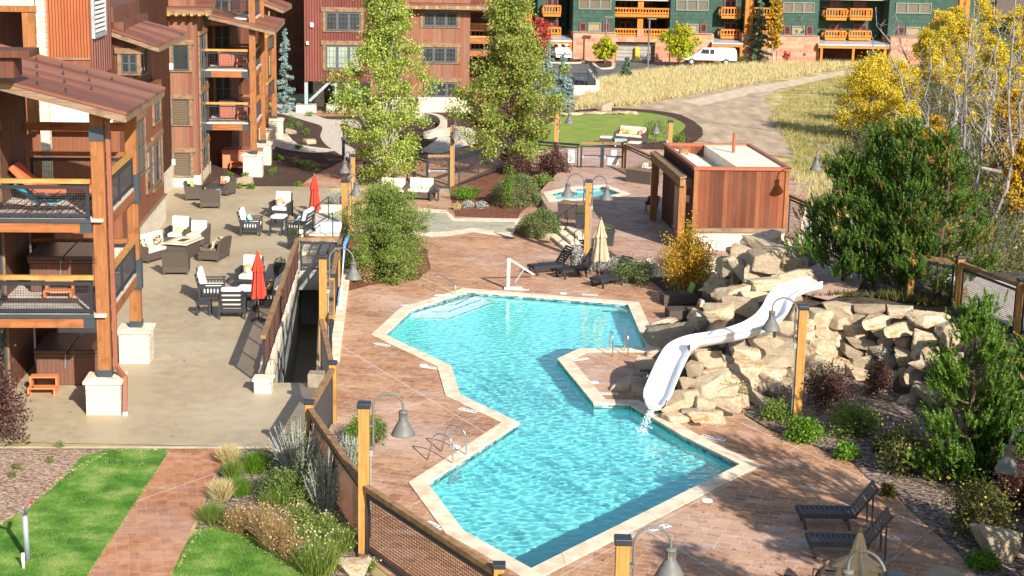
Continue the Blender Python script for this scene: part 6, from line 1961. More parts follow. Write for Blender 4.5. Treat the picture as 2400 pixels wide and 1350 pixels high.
for x, yt, yb, lab in ((1418, 40, 150, 'grey street light post in front of the left stone bay'), (1518, 44, 162, 'grey street light post beside the yellow bollard')):
    p = P(x, yb); zt = HZ(p, yt)
    t = thing('street_lamp', lab, 'street lamp', (p.x, p.y, 0))
    MB().tube([(p.x, p.y, 0), (p.x, p.y, zt)], .09, 10).build('pole', M_lamp, t); MB().box((p.x + .25, p.y, zt), (.9, .4, .15)).build('lamp_head', M_lamp, t)
# kerbed islands in the car park
def island(name, px, label=None):
    q = smoothcurve([P(x, y) for x, y in px], 5)
    struct(MB().prism(q, .0, .14).build(name, M_kerb)); q2 = offset_poly(q, -.35)
    struct(MB().prism(q2, .141, .16).build(name + '_mulch', M_mulch_dark))
island('kerb_island', [(1388, 148), (1405, 145), (1435, 146), (1442, 152), (1436, 161), (1405, 162), (1392, 156)])
island('kerb_island_edge', [(1250, 139), (1340, 139), (1370, 145), (1352, 149), (1260, 147)])
# ------------------------------------------------------------------ raised terrace behind the boulder wall
KP = pts((1472, 905), (1530, 975), (1640, 1003), (1752, 966), (1830, 925), (1900, 892), (1960, 882), (2050, 897), (2130, 932), (2205, 985), (2290, 1080), (2400, 1230), (2560, 1420), (3300, 1420), (3300, 765), (2300, 745), (2180, 735), (2080, 725), (1990, 712), (1900, 700), (1800, 685), (1715, 685), (1665, 712), (1640, 745), (1650, 775), (1560, 800), (1500, 860))
KX = np.array([q.x for q in KP]); KY = np.array([q.y for q in KP])
HC = P(1785, 740)
def terr(x, y):
    x = np.asarray(x, float); y = np.asarray(y, float)
    ins = inside(KP, x, y)
    d = np.full(x.shape, 1e9)
    n = len(KX)
    for i in range(n):
        ax, ay, bx, by = KX[i], KY[i], KX[(i + 1) % n], KY[(i + 1) % n]
        t = np.clip(((x - ax) * (bx - ax) + (y - ay) * (by - ay)) / ((bx - ax) ** 2 + (by - ay) ** 2 + 1e-9), 0, 1)
        d = np.minimum(d, np.hypot(x - ax - t * (bx - ax), y - ay - t * (by - ay)))
    d = np.where(ins, d, 0)
    sm = lambda t: t * t * (3 - 2 * t)
    wdt = 1.15 + 2.6 * np.exp(-(((x - KX[0]) / 4.2) ** 2)) * (y < HC.y)
    h = 2.02 * sm(np.clip(d / wdt, 0, 1))
    r2 = ((x - HC.x) / 1.1) ** 2 + ((y - HC.y) / 1.4) ** 2
    h = h + .45 * np.exp(-r2) * sm(np.clip(d / .8, 0, 1))
    return h + .05 * np.sin(2.1 * x) * np.sin(1.7 * y) * sm(np.clip(d, 0, 1))
def T1p(x, y): return float(terr(np.array([x]), np.array([y]))[0])
def hit(x, y):
    d = ray(x, y)
    s0, s1 = CP.z / -d.z * .78, CP.z / -d.z
    ss = np.linspace(s0, s1, 160)
    X = CP.x + d.x * ss; Y = CP.y + d.y * ss; Z = CP.z + d.z * ss
    k = np.nonzero(Z <= terr(X, Y) + 1e-3)[0]
    k = k[0] if len(k) else 159
    return Vector((X[k], Y[k], max(0, Z[k])))
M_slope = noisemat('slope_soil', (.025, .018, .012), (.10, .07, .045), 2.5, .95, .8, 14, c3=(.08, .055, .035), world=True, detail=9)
x0, x1, y0, y1, st = 3.0, 60.0, 22.0, 72.0, .35
gx_, gy_ = np.meshgrid(np.arange(x0, x1, st), np.arange(y0, y1, st))
gz_ = terr(gx_, gy_)
ny, nx = gx_.shape
ok = (gz_[:-1, :-1] + gz_[1:, 1:] + gz_[1:, :-1] + gz_[:-1, 1:]) > .06
jj, ii = np.nonzero(ok)
f = np.stack([jj * nx + ii, jj * nx + ii + 1, (jj + 1) * nx + ii + 1, (jj + 1) * nx + ii], 1)
used = np.unique(f); mp = np.full(nx * ny, -1); mp[used] = np.arange(len(used))
co = np.stack([gx_.ravel(), gy_.ravel(), gz_.ravel() - .01], 1)[used]
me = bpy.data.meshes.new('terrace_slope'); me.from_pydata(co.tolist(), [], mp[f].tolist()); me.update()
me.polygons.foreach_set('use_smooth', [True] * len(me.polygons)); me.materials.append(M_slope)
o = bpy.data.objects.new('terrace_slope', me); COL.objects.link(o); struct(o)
# mulch bed in front of the wall
bed('shade_bed', [(1745, 972), (1800, 1006), (1900, 1041), (2000, 1086), (2040, 1124), (2100, 1158), (2140, 1200), (2240, 1292), (2330, 1390), (2400, 1480), (2900, 1480), (2500, 1100), (2300, 960), (2150, 860), (1960, 860), (1850, 890), (1760, 955)], M_mulch_grey, .02, .08)
struct(sheet('terrace_path', [Vector((*P(x, y, 2.1).xy, 0)) for x, y in ((1880, 690), (1870, 640), (1960, 600), (2050, 610), (2010, 680), (1940, 705))], 2.12, M_pinkpath))
struct(sheet('terrace_gravel', [Vector((*P(x, y, 2.1).xy, 0)) for x, y in ((2190, 690), (2230, 640), (2400, 670), (2700, 760), (2700, 880), (2380, 770), (2260, 720))], 2.13, M_walk))

# ------------------------------------------------------------------ boulders
def bouldermat(name, c1, c2, c3, stain):
    m, nt, b = newmat(name, .85, .2)
    v = tc(nt, (1, 1, 1.6))
    oi = nd(nt, 'ShaderNodeObjectInfo').outputs['Random']
    wv = nd(nt, 'ShaderNodeTexCoord').outputs['Object']
    off = nd(nt, 'ShaderNodeVectorMath', {0: v, 1: nd(nt, 'ShaderNodeCombineXYZ', {0: mth(nt, 'MULTIPLY', oi, 37.0), 1: mth(nt, 'MULTIPLY', oi, 91.0), 2: 0.0}).outputs[0]}, operation='ADD').outputs[0]
    n1 = noi(nt, off, 1.1, 7, .6)
    f = mix(nt, .45, n1, oi)
    col = ramp(nt, f, [(.25, c1), (.5, c2), (.75, c3)])
    n2 = noi(nt, off, 1.5, 5, .6)
    k = mth(nt, 'MULTIPLY', ramp(nt, n2, [(.5, (0, 0, 0)), (.66, (1, 1, 1))]), ramp(nt, oi, [(.25, (.15, .15, .15)), (.7, (1, 1, 1))]))
    col = mix(nt, k, col, stain)
    n3 = noi(nt, off, 7, 9, .7)
    col = mix(nt, ramp(nt, n3, [(.36, (.6, .6, .6)), (.5, (0, 0, 0))]), col, tuple(x * .45 for x in c1))
    setc(nt, b, col)
    bump(nt, b, mix(nt, .5, n3, n1), 1.0, .09)
    return m
M_boulder = bouldermat('sandstone_boulder', (.32, .245, .165), (.46, .37, .25), (.56, .47, .34), (.42, .21, .06))
def boulder_mesh(seed):
    rs = np.random.RandomState(seed)
    bm_ = __import__('bmesh').new()
    __import__('bmesh').ops.create_icosphere(bm_, subdivisions=4, radius=1)
    me = bpy.data.meshes.new('boulder'); bm_.to_mesh(me); bm_.free()
    n = len(me.vertices); co = np.zeros(n * 3, np.float32); me.vertices.foreach_get('co', co); co = co.reshape(-1, 3)
    pl = [((1, 0, 0), .9), ((-1, 0, 0), .9), ((0, 1, 0), .9), ((0, -1, 0), .9), ((0, 0, 1), .85), ((0, 0, -1), .85)]
    pl = [(np.array(a, float) + rs.normal(size=3) * .22, d) for a, d in pl]
    for _ in range(5): pl.append((rs.normal(size=3), rs.uniform(.88, 1.12)))
    s = np.zeros(n)
    for a, d in pl:
        a = a / np.linalg.norm(a)
        s += np.maximum(0, co @ a / d) ** 34
    r = s ** (-1 / 34)
    q = co * r[:, None]
    for i in range(n):
        nv = noise.noise_vector(Vector(q[i] * 2.2) + Vector((seed, 0, 0)))
        nw = noise.noise(Vector(q[i] * 7) + Vector((seed, 5, 0)))
        q[i] += np.array(nv) * .035 + co[i] * nw * .03
    me.vertices.foreach_set('co', q.astype(np.float32).ravel())
    me.materials.append(M_boulder); me.update()
    return me
BM = [boulder_mesh(i) for i in range(9)]
def put_boulder(x, y, w, h, par=None, label=None, group=None, p=None, tilt=.25, dep=None, name='boulder'):
    p = hit(x, y) if p is None else p
    dist = (p - CP).length
    W_, H_ = w * dist / FPX, h * dist / FPX
    o = bpy.data.objects.new(name, BM[rnd.randrange(len(BM))])
    COL.objects.link(o)
    D_ = dep or (W_ * rnd.uniform(.6, .9))
    o.scale = (W_ * .515, D_ * .5, H_ * .555)
    o.rotation_euler = (rnd.uniform(-tilt, tilt) * .5, rnd.uniform(-tilt, tilt), rnd.uniform(-.5, .5))
    if par is not None: adopt(o, par); o.location = p - par.location
    else: o.location = p
    if label: tag(o, label, 'boulder', group)
    return o
bwall = thing('boulder_wall', 'curved retaining wall of stacked tan sandstone boulders below the pines', 'retaining wall', P(1960, 882))
WB = [(1967, 727, 65, 35), (2038, 725, 75, 25), (2108, 733, 60, 32), (2173, 754, 65, 40), (1918, 748, 45, 45), (1975, 756, 58, 35), (2018, 746, 28, 25), (2065, 752, 65, 30), (2128, 770, 60, 35),
      (1926, 780, 40, 45), (2014, 776, 58, 35), (2073, 778, 58, 22), (1967, 798, 48, 42), (2022, 803, 62, 22), (2081, 798, 48, 22), (2124, 805, 36, 35), (2167, 803, 58, 50), (1920, 815, 55, 40),
      (2000, 823, 60, 27), (2043, 825, 28, 28), (2161, 831, 45, 38), (2205, 835, 40, 45), (2126, 843, 50, 40), (2193, 860, 50, 35), (2022, 851, 60, 32), (1961, 835, 35, 35), (1973, 862, 50, 40),
      (2155, 872, 45, 38), (2020, 880, 58, 35), (2134, 888, 50, 45), (2091, 890, 60, 45), (2167, 921, 50, 50), (2144, 945, 50, 40), (2197, 937, 50, 50), (2090, 851, 50, 35), (2072, 822, 45, 30), (2068, 862, 45, 30), (1925, 850, 50, 42), (1885, 832, 45, 40), (1890, 872, 50, 36), (1930, 880, 50, 35), (1890, 795, 40, 38), (1888, 765, 40, 35),
      (1737, 867, 78, 38), (1743, 834, 82, 42), (1821, 826, 104, 46), (1788, 800, 75, 32), (1719, 812, 52, 34), (1806, 854, 84, 36), (1800, 879, 80, 42), (1727, 897, 72, 38), (1776, 913, 50, 32), (1808, 918, 54, 34), (1851, 871, 46, 48), (1853, 842, 44, 34), (1850, 905, 46, 30), (1735, 944, 42, 46), (1705, 950, 60, 46), (1770, 940, 48, 32), (1760, 892, 40, 30),
      (2235, 800, 50, 40), (2240, 850, 50, 45), (2238, 900, 55, 45), (2250, 950, 60, 50), (2275, 1000, 60, 50), (2300, 1050, 60, 50), (2345, 1100, 70, 50), (2215, 775, 45, 35), (2230, 980, 50, 40)]
for a in WB: put_boulder(*a, par=bwall)
PB = [(1788, 575, 74, 48), (1749, 600, 78, 38), (1723, 626, 72, 46), (1690, 636, 76, 42), (1733, 653, 42, 58), (1760, 647, 54, 46), (1784, 622, 54, 66), (1806, 645, 72, 58), (1672, 663, 46, 42), (1710, 675, 58, 46), (1674, 683, 52, 48), (1715, 697, 58, 44), (1792, 676, 86, 50),
      (1764, 703, 64, 40), (1829, 638, 52, 40), (1648, 702, 44, 46), (1735, 726, 78, 64), (1690, 738, 64, 48), (1654, 755, 74, 40), (1605, 777, 54, 38), (1562, 805, 98, 72), (1519, 862, 68, 46), (1527, 840, 44, 40), (1503, 887, 44, 32), (1483, 907, 58, 46), (1501, 922, 54, 38),
      (1523, 897, 44, 28), (1662, 850, 62, 58), (1672, 879, 68, 34), (1630, 875, 34, 54), (1613, 903, 46, 38), (1612, 933, 58, 40), (1658, 911, 78, 48), (1650, 954, 54, 44), (1686, 932, 62, 48), (1654, 981, 78, 40), (1584, 958, 72, 44), (1590, 984, 72, 32), (1690, 800, 50, 34), (1640, 830, 44, 40), (1570, 760, 44, 30), (1850, 700, 60, 40), (1870, 735, 50, 40), (1840, 770, 50, 36), (1600, 855, 40, 40), (1560, 930, 50, 40), (1700, 850, 40, 36), (1620, 975, 46, 34)]
for a in PB:
    put_boulder(*a, label='tan and grey sandstone boulder in the rock pile under the white slide', group='boulders piled under the slide')
for (x, y, w, h, z) in ((1788, 572, 58, 36, 2.75), (1748, 600, 80, 40, 2.5), (1825, 600, 74, 50, 2.55), (1856, 622, 66, 44, 2.3), (1722, 622, 70, 44, 2.15), (1790, 612, 70, 50, 2.6), (1880, 650, 60, 40, 2.2)):
    put_boulder(x, y, w, h, label='tan and grey sandstone boulder in the rock pile under the white slide', group='boulders piled under the slide', p=P(x, y, z), dep=1.0)
for (x, y, w, h, z, lab) in ((1310, 542, 44, 26, .1, 'pale boulder at the foot of the round green bush'), (1290, 556, 40, 22, .05, 'small pale boulder left of the garden steps'), (1437, 592, 36, 26, .15, 'pale boulder behind the black loungers by the planter'), (1478, 603, 34, 20, .1, 'small pale boulder right of the black planter'),
                             (1520, 628, 70, 44, .15, 'grey boulder between the loungers and the orange shrub'), (1417, 253, 28, 20, .2, 'pale pointed boulder at the edge of the oval lawn'), (682, 310, 28, 14, .1, 'round pale boulder in the dark mulch beside the curved path'),
                             (727, 333, 28, 13, .1, 'pinkish boulder on the white gravel beside the curved path'), (581, 424, 24, 22, .25, 'upright tan stone at the back edge of the patio'), (833, 1335, 54, 42, .1, 'pale boulder under the near fence post'), (742, 1245, 34, 36, .1, 'pale boulder among the daisies near the corner fence'),
                             (2345, 1290, 60, 80, .2, 'grey boulder at the lower right corner'), (2262, 1000, 60, 40, .2, 'grey boulder under the near pine')):
    p = P(x, y, z); p.z = z
    put_boulder(x, y, w, h, label=lab, p=p)
for i, x in enumerate((1322, 1350, 1378, 1405, 1432, 1458, 1480)):
    p = P(x, 268 - 1.2 * i + (i > 3) * (i - 3) * 1.0, .1)
    put_boulder(x, 0, 32, 7, label='flat pale edging stone on the far rim of the oval lawn', group='edging stones of the oval lawn', p=p, tilt=.05)
sw2 = thing('seat_wall', 'low curved pale stone seat wall beyond the leafy aspen', 'wall', P(1010, 300))
cv = smoothcurve([P(x, y) for x, y in ((960, 276), (1000, 278), (1030, 286), (1040, 300), (1030, 315), (1000, 325))], 5, closed=False)
m = MB()
for a, b in zip(cv[:-1], cv[1:]): m.beam((a.x, a.y, .22), (b.x, b.y, .22), .5, .44)
m.build('wall', M_stone_big, sw2)
for (x, y, lab) in ((805, 372, 'thin dark bollard light where the curved path meets the brick walk'), (999, 310, 'short dark bollard light inside the curved seat wall')):
    p = P(x, y); t = thing('bollard_light', lab, 'bollard light', p)
    MB().tube([p, p + Vector((0, 0, 1.3))], .09, 8).build('post', M_steel, t); MB().box(p + Vector((0, 0, 1.2)), (.26, .26, .2)).build('lamp_head', M_lamp, t)

# every boulder of the pile, and each edging stone, gets a label of its own
ORD = 'first second third fourth fifth sixth seventh eighth ninth tenth eleventh twelfth thirteenth fourteenth fifteenth sixteenth seventeenth eighteenth nineteenth twentieth'.split()
def pxof(o):
    w = (o.location if o.parent is None else o.location + o.parent.location) - CP
    return 1200 + w.dot(_r) / w.dot(_f) * FPX, 675 - w.dot(_u) / w.dot(_f) * FPX
def number(objs, keyi, tail):
    for i, o in enumerate(sorted(objs, key=lambda q: pxof(q)[keyi])): o['label'] = '%s, %s %s' % (o['label'], ORD[i], tail)
grp = {}
for o in list(COL.objects):
    if o.get('group') == 'boulders piled under the slide':
        x, y = pxof(o); sx, sy = o.scale.x, o.scale.z
        size = 'large' if sx > .5 else ('small' if sx < .34 else 'medium')
        shp = 'flat' if sx > 1.8 * sy else ('upright' if sy > .9 * sx else 'blocky')
        zone = ('at the top of the rock pile' if y < 635 and x > 1700 else 'on the left flank of the pile' if y < 710 and x < 1775 else 'beside the top of the white slide' if y < 790 and x > 1775 else
                'above the wicker loungers' if y < 790 else 'by the peninsula' if x < 1560 else 'right of the lower slide')
        o['label'] = '%s %s sandstone boulder %s' % (size, shp, zone); grp.setdefault(o['label'], []).append(o)
for k, v in grp.items():
    if len(v) > 1: number(v, 1, 'from the top')
number([o for o in COL.objects if o.get('group') == 'edging stones of the oval lawn'], 0, 'from the left')

# ------------------------------------------------------------------ vegetation
M_bark_a = noisemat('pale_aspen_bark', (.26, .24, .20), (.50, .47, .41), 3, .8, .2, stretch=(1, 1, 4))
M_bark_g = noisemat('grey_dead_bark', (.10, .088, .08), (.28, .255, .24), 4, .8, .3, stretch=(1, 1, .5))
M_bark_b = noisemat('brown_bark', (.07, .04, .025), (.16, .10, .07), 4, .9, .4, stretch=(3, 3, .5))
L_aspen = leafmat('aspen_leaves', [(.12, .20, .02), (.22, .32, .035), (.32, .41, .07), (.44, .50, .13), (.50, .48, .10)], .4)
L_maple = leafmat('maple_leaves', [(.09, .15, .02), (.16, .24, .035), (.27, .33, .065), (.36, .38, .09), (.38, .28, .07)], .38)
L_willow = leafmat('willow_leaves', [(.07, .12, .02), (.13, .20, .035), (.20, .27, .05), (.28, .32, .09)], .35)
L_hedge = leafmat('round_bush_leaves', [(.05, .08, .02), (.10, .14, .04), (.16, .20, .07), (.22, .26, .11)], .3)
L_yellow = leafmat('yellow_aspen_leaves', [(.42, .28, .01), (.62, .42, .015), (.74, .52, .03), (.70, .60, .08), (.5, .45, .05)], .42)
L_gold = leafmat('golden_shrub_leaves', [(.30, .12, .01), (.50, .24, .015), (.62, .36, .02), (.45, .32, .03), (.20, .18, .03)], .4)
L_plum = leafmat('plum_leaves', [(.03, .012, .012), (.07, .025, .025), (.12, .05, .045), (.16, .09, .07)], .25)
L_red = leafmat('red_shrub_leaves', [(.25, .02, .03), (.45, .05, .05), (.5, .12, .08)], .35)
L_spruce = leafmat('spruce_needles', [(.05, .09, .05), (.10, .15, .09), (.18, .24, .15)], .12)
L_blue = leafmat('blue_spruce_needles', [(.10, .18, .17), (.18, .28, .27), (.30, .40, .38)], .12)
L_pine = leafmat('pine_needles', [(.018, .055, .01), (.045, .12, .014), (.10, .20, .022), (.19, .30, .045)], .22)
L_pineo = leafmat('browning_pine_needles', [(.30, .15, .03), (.36, .22, .05), (.2, .2, .04)], .22)
L_sage = leafmat('silver_sage', [(.26, .27, .23), (.40, .40, .36), (.55, .54, .50)], .2)
L_green = leafmat('fresh_green', [(.05, .12, .01), (.10, .22, .015), (.20, .34, .03)], .35)
L_dull = leafmat('dull_undergrowth', [(.025, .035, .008), (.06, .075, .015), (.12, .12, .03), (.20, .16, .04)], .25)
L_straw = leafmat('straw_grass', [(.36, .26, .10), (.54, .42, .20), (.68, .57, .32), (.48, .44, .20)], .3)
L_strawr = leafmat('rust_grass', [(.24, .14, .06), (.38, .25, .11), (.48, .36, .19)], .3)
L_daisy = leafmat('dried_daisy_heads', [(.42, .33, .17), (.58, .52, .36), (.5, .42, .14)], .3)
L_lawn = leafmat('lawn_blades', [(.04, .12, .012), (.09, .22, .02), (.17, .30, .035), (.34, .36, .12)], .3, big=.55)

def limb(m, a, b, r0, r1, seg=4, wob=.1, rs=None, n=6):
    rs = rs or np.random
    pl = [a.lerp(b, i / seg) + (Vector(rs.normal(size=3)) * wob if 0 < i < seg else Vector()) for i in range(seg + 1)]
    m.tube(pl, [r0 + (r1 - r0) * i / seg for i in range(seg + 1)], n)
    return pl
def tree(name, label, base, H, prof, mat, N=12000, size=.16, bark=None, r0=.13, seed=0, clear=.12, clumps=110, cr=.42, group=None, cat='tree', lean=(0, 0), aspect=.7, multi=1, sq=.75, trunkrad=None):
    """prof: (height fraction, radius) pairs; crown built from leaf clumps hung on real limbs"""
    rs = np.random.RandomState(seed)
    t = thing(name, label, cat, base, 0, group)
    m = MB()
    hs = [p_[0] for p_ in prof]; rr = [p_[1] for p_ in prof]
    topv = Vector((base.x + lean[0], base.y + lean[1], base.z + H * .97))
    pl = limb(m, base, topv, r0, .02, 8, .06, rs, 8)
    cen = []; ph1, ph2 = rs.uniform(0, 6, 2)
    for k in range(clumps):
        hf = rs.uniform(clear, 1.0) ** .9
        hf = clear + (1 - clear) * ((k + rs.rand()) / clumps) ** .92
        a = rs.uniform(0, 2 * math.pi); R0 = np.interp(hf, hs, rr) * (1 + .22 * math.sin(2 * a + ph1 + 9 * hf) + .16 * math.sin(3 * a + ph2 - 14 * hf)); q = R0 * (1 - rs.rand() ** 1.6 * .85) * rs.uniform(.75, 1.12)
        ax = base.lerp(topv, hf)
        c = Vector((ax.x + math.cos(a) * q, ax.y + math.sin(a) * q, base.z + H * hf + rs.normal() * .1))
        cen.append((c, q))
        if k % 2 == 0:
            s_ = max(.05, hf - .12 - q / H * .5)
            limb(m, base.lerp(topv, s_), c, .018 + .035 * (1 - hf), .008, 3, .06, rs, 5)
    m.build('trunk', bark or M_bark_b, t, smooth=True)
    per = N // clumps
    C_ = []
    for c, q in cen:
        s = cr * rs.uniform(.55, 1.25)
        d = rs.normal(size=(per, 3)) * np.array([s, s, s * sq]) * .55
        C_.append(d + np.array(c))
    C_ = np.concatenate(C_)
    npmesh('crown', leafquads(C_, size, rs, .35, aspect), len(C_), 4, mat, t)
    return t
asp = P(868, 437)
tree('aspen_tree', 'tall pale-leaved aspen with white trunk standing beside the far gate', P(905, 432), 12.0, [(0, .8), (.1, 2.1), (.22, 2.4), (.35, 2.5), (.48, 2.4), (.56, 1.5), (.68, 1.15), (.8, 1.3), (.9, .9), (1, .3)], L_aspen, 40000, .13, M_bark_a, .09, 3, .05, 230, .5)
tree('leafy_tree', 'broad leafy tree with yellow-green crown in front of the lodge', P(1192, 398), 10.8, [(0, .3), (.12, 2.5), (.24, 3.1), (.4, 2.8), (.55, 2.2), (.7, 1.7), (.85, 1.2), (1, .4)], L_maple, 50000, .14, M_bark_b, .16, 11, .08, 280, .55)
tree('big_shrub', 'big feathery green willow shrub between the patio and the pool', P(905, 652), 3.6, [(0, 1.2), (.2, 1.6), (.45, 1.75), (.7, 1.55), (.9, 1.0), (1, .5)], L_willow, 52000, .085, M_bark_b, .05, 5, .02, 170, .36, cat='shrub', aspect=.4)
def bush(label, x, y, w, h, mat, n=3000, size=.07, name='bush', z=0.0, seed=None, group=None, cat='shrub', aspect=.6, round_=False, base=None):
    """w, h in pixels of the photograph at that place"""
    p = base or P(x, y, z); s = (p - CP).length / FPX
    W_, H_ = w * s / 2, h * s
    rs = np.random.RandomState(seed if seed is not None else rnd.randrange(10 ** 6))
    t = thing(name, label, cat, p, 0, group)
    st_ = MB()
    for i in range(6):
        a = rs.uniform(0, 6.28); e = Vector((p.x + math.cos(a) * W_ * .6, p.y + math.sin(a) * W_ * .6, p.z + H_ * .75))
        limb(st_, p, e, .02, .006, 3, .03, rs, 4)
    st_.build('stems', M_bark_b, t)
    if round_:
        d = rs.normal(size=(n, 3)); d /= np.linalg.norm(d, axis=1)[:, None]; d[:, 2] = np.abs(d[:, 2]) * .95 + rs.rand(n) * .05
        lump = 1 + .08 * np.sin(5 * d[:, 0] + 3 * d[:, 1]) + .06 * np.sin(9 * d[:, 1] + 4 * d[:, 2])
        C_ = d * ((.8 + .2 * rs.rand(n)) * lump)[:, None] * np.array([W_, W_, H_]) + np.array(p)
    else:
        k = 26; per = n // k; C_ = []
        for i in range(k):
            a = rs.uniform(0, 6.28); q = W_ * math.sqrt(rs.rand()) * .8; hz = H_ * (.25 + .6 * rs.rand()) * (1 - .45 * (q / W_) ** 2)
            C_.append(rs.normal(size=(per, 3)) * np.array([W_ * .2, W_ * .2, H_ * .15]) + np.array([p.x + math.cos(a) * q, p.y + math.sin(a) * q, p.z + hz]))
        C_ = np.concatenate(C_); C_[:, 2] = np.maximum(C_[:, 2], p.z + .02)
    npmesh('foliage', leafquads(C_, size, rs, .3, aspect), len(C_), 4, mat, t)
    return t
bush('large round feathery green bush beside the spa', 1212, 478, 125, 72, L_hedge, 9000, .075, round_=True)
bush('round green bush beside the garden steps', 1268, 552, 102, 64, L_hedge, 8000, .07, round_=True)
bush('golden-green bush behind the large round bush', 1275, 440, 60, 32, L_willow, 2000, .09)
bush('bright green low bush in the red mulch bed', 1088, 468, 75, 32, L_green, 2500, .08)
for x, y, lab in ((1098, 487, 'grey-green clump in the red mulch, left one'), (1130, 487, 'grey-green clump in the red mulch, right one'), (1070, 492, 'dry flowering clump at the corner of the red mulch')): bush(lab, x, y, 30, 17, L_sage if x > 1080 else L_straw, 700, .06)
bush('slender yellow-green columbine stem in front of the round bush', 1192, 492, 28, 120, L_green, 900, .08, cat='plant')
bush('dark purple-leaved plum bush behind the spa', 1298, 418, 72, 72, L_plum, 5000, .10)
bush('dark purple-leaved plum bush under the leafy tree', 1208, 408, 72, 52, L_plum, 4200, .10)
bush('yellow-green shrub behind the storage box', 1515, 425, 80, 46, L_gold, 3000, .09)
bush('golden orange shrub in front of the pool house', 1602, 690, 128, 158, L_gold, 11000, .085, name='shrub')
bush('silver flowering clump beside the cedar lamp post', 1352, 635, 46, 68, L_sage, 2000, .07)
bush('pale flowering plant under the closed tan umbrella', 1412, 640, 80, 46, L_sage, 1800, .06)
bush('low dark juniper left of the orange shrub', 1485, 665, 110, 62, L_hedge, 4500, .07)
bush('grey-green juniper on top of the rock pile', 1795, 600, 110, 42, L_blue, 4500, .08, base=Vector((*P(1800, 596, 2.3).xy, 2.2)))
bush('rusty dry plant on the rock pile', 1800, 640, 50, 40, L_gold, 900, .06, base=Vector((*P(1815, 610, 2.6).xy, 2.5)))
bush('dry reddish twiggy plant below the lamp by the stairwell', 848, 665, 60, 52, L_strawr, 1200, .06)
for x, y, w, h, lab in ((2080, 835, 50, 42, 'silvery trailing plant growing from the boulder wall'), (1740, 915, 40, 40, 'dry grey plant on the lower boulder wall'), (1690, 905, 34, 50, 'yellow dry plant on the boulder wall near the slide')):
    q = hit(x, y); bush(lab, x, y, w, h, L_sage if 'silv' in lab else L_straw, 900, .06, base=q - Vector((0, .3, .2)))
# shaded bed in front of the wall
rs = np.random.RandomState(21)
for x, y, w, h, mat, lab in ((1935, 960, 120, 120, L_plum, 'purple-leaved barberry in front of the boulder wall'), (2055, 930, 60, 90, L_plum, 'tall thin purple shrub against the boulder wall'), (1990, 1020, 120, 80, L_willow, 'mid-green yarrow in the shade bed'), (1820, 985, 80, 50, L_willow, 'green and yellow plant at the left end of the shade bed'),
                             (1885, 1032, 90, 56, L_green, 'bright green flowering plant at the foot of the wooden lamp post'), (1980, 1075, 56, 40, L_green, 'small green plant at the curved deck edge'), (2140, 1110, 150, 110, L_dull, 'dark green bush with yellow flowers in the shade bed'), (2075, 1060, 60, 45, L_dull, 'small dark plant in the mulch of the shade bed'),
                             (2290, 1260, 130, 150, L_dull, 'dark bush with yellow flowers at the lower right'), (2370, 1200, 100, 130, L_plum, 'dark purple bush at the right edge'), (2300, 1330, 70, 34, L_green, 'small spiky green plant at the lower right'), (2080, 1165, 30, 34, L_dull, 'small dark weed at the deck edge')):
    bush(lab, x, y, w, h, mat, int(w * 36), .075)
for x, y, w, h in ((2150, 1050, 90, 60), (2290, 1190, 90, 60)):
    p = P(x, y, .6); rsx = np.random.RandomState(x); C_ = rsx.normal(size=(260, 3)) * np.array([.5, .5, .25]) + np.array([p.x, p.y, .75])
    tag(npmesh('yellow_flowers', leafquads(C_, .06, rsx, .8, 1), 260, 4, L_yellow), 'yellow blooms on the dark bush in the shade bed' if x < 2200 else 'yellow blooms on the dark bush at the lower right', 'flowers', kind='stuff')
bush('leafy dark purple bush at the left edge of the patio', -22, 1045, 150, 215, L_plum, 7000, .09, seed=4)
# garden bed at the near fence: blades and clumps
def blades(name, C, h, mat, rs, w=.012, spread=.35, per=1, par=None):
    C = np.repeat(C, per, 0); n = len(C)
    d = rs.normal(size=(n, 3)) * spread; d[:, 2] = 1; d /= np.linalg.norm(d, axis=1)[:, None]
    hh = (h * rs.uniform(.5, 1.2, n))[:, None]
    s = rs.normal(size=(n, 3)); s[:, 2] = 0; s /= np.linalg.norm(s, axis=1)[:, None]; s *= w
    C = C + rs.normal(size=(n, 3)) * np.array([.03, .03, 0])
    return npmesh(name, np.stack([C - s, C + s, C + d * hh], 1).reshape(-1, 3), n, 3, mat, par)
def clump(label, x, y, w, h, mat, n=900, name='clump', cat='plant', wd=.012, spread=.35, heads=None, seed=None, z=0.0):
    p = P(x, y, z); s = (p - CP).length / FPX
    rs = np.random.RandomState(seed or rnd.randrange(10 ** 6))
    t = thing(name, label, cat, p)
    W_ = w * s / 2 * .55
    C = rs.normal(size=(n, 3)) * np.array([W_ * .45, W_ * .45, 0]) + np.array([p.x, p.y, z])
    dd = (C - np.array([p.x, p.y, z])) / (W_ + 1e-6)
    nrm = rs.normal(size=(n, 3)) * spread * .6 + dd * spread; nrm[:, 2] = 1; nrm /= np.linalg.norm(nrm, axis=1)[:, None]
    hh = (h * s * rs.uniform(.45, 1.1, n))[:, None]
    sd = rs.normal(size=(n, 3)); sd[:, 2] = 0; sd /= np.linalg.norm(sd, axis=1)[:, None]; sd *= wd
    tips = C + nrm * hh
    npmesh('stalks', np.stack([C - sd, C + sd, tips], 1).reshape(-1, 3), n, 3, mat, t)
    if heads is not None:
        tp = tips[rs.rand(n) < (.09 if heads is L_daisy else .3)]
        fh_ = npmesh('flower_heads', leafquads(tp, .045, rs, .8, 1), len(tp), 4, heads, t); fh_['kind'] = 'stuff'
    return t
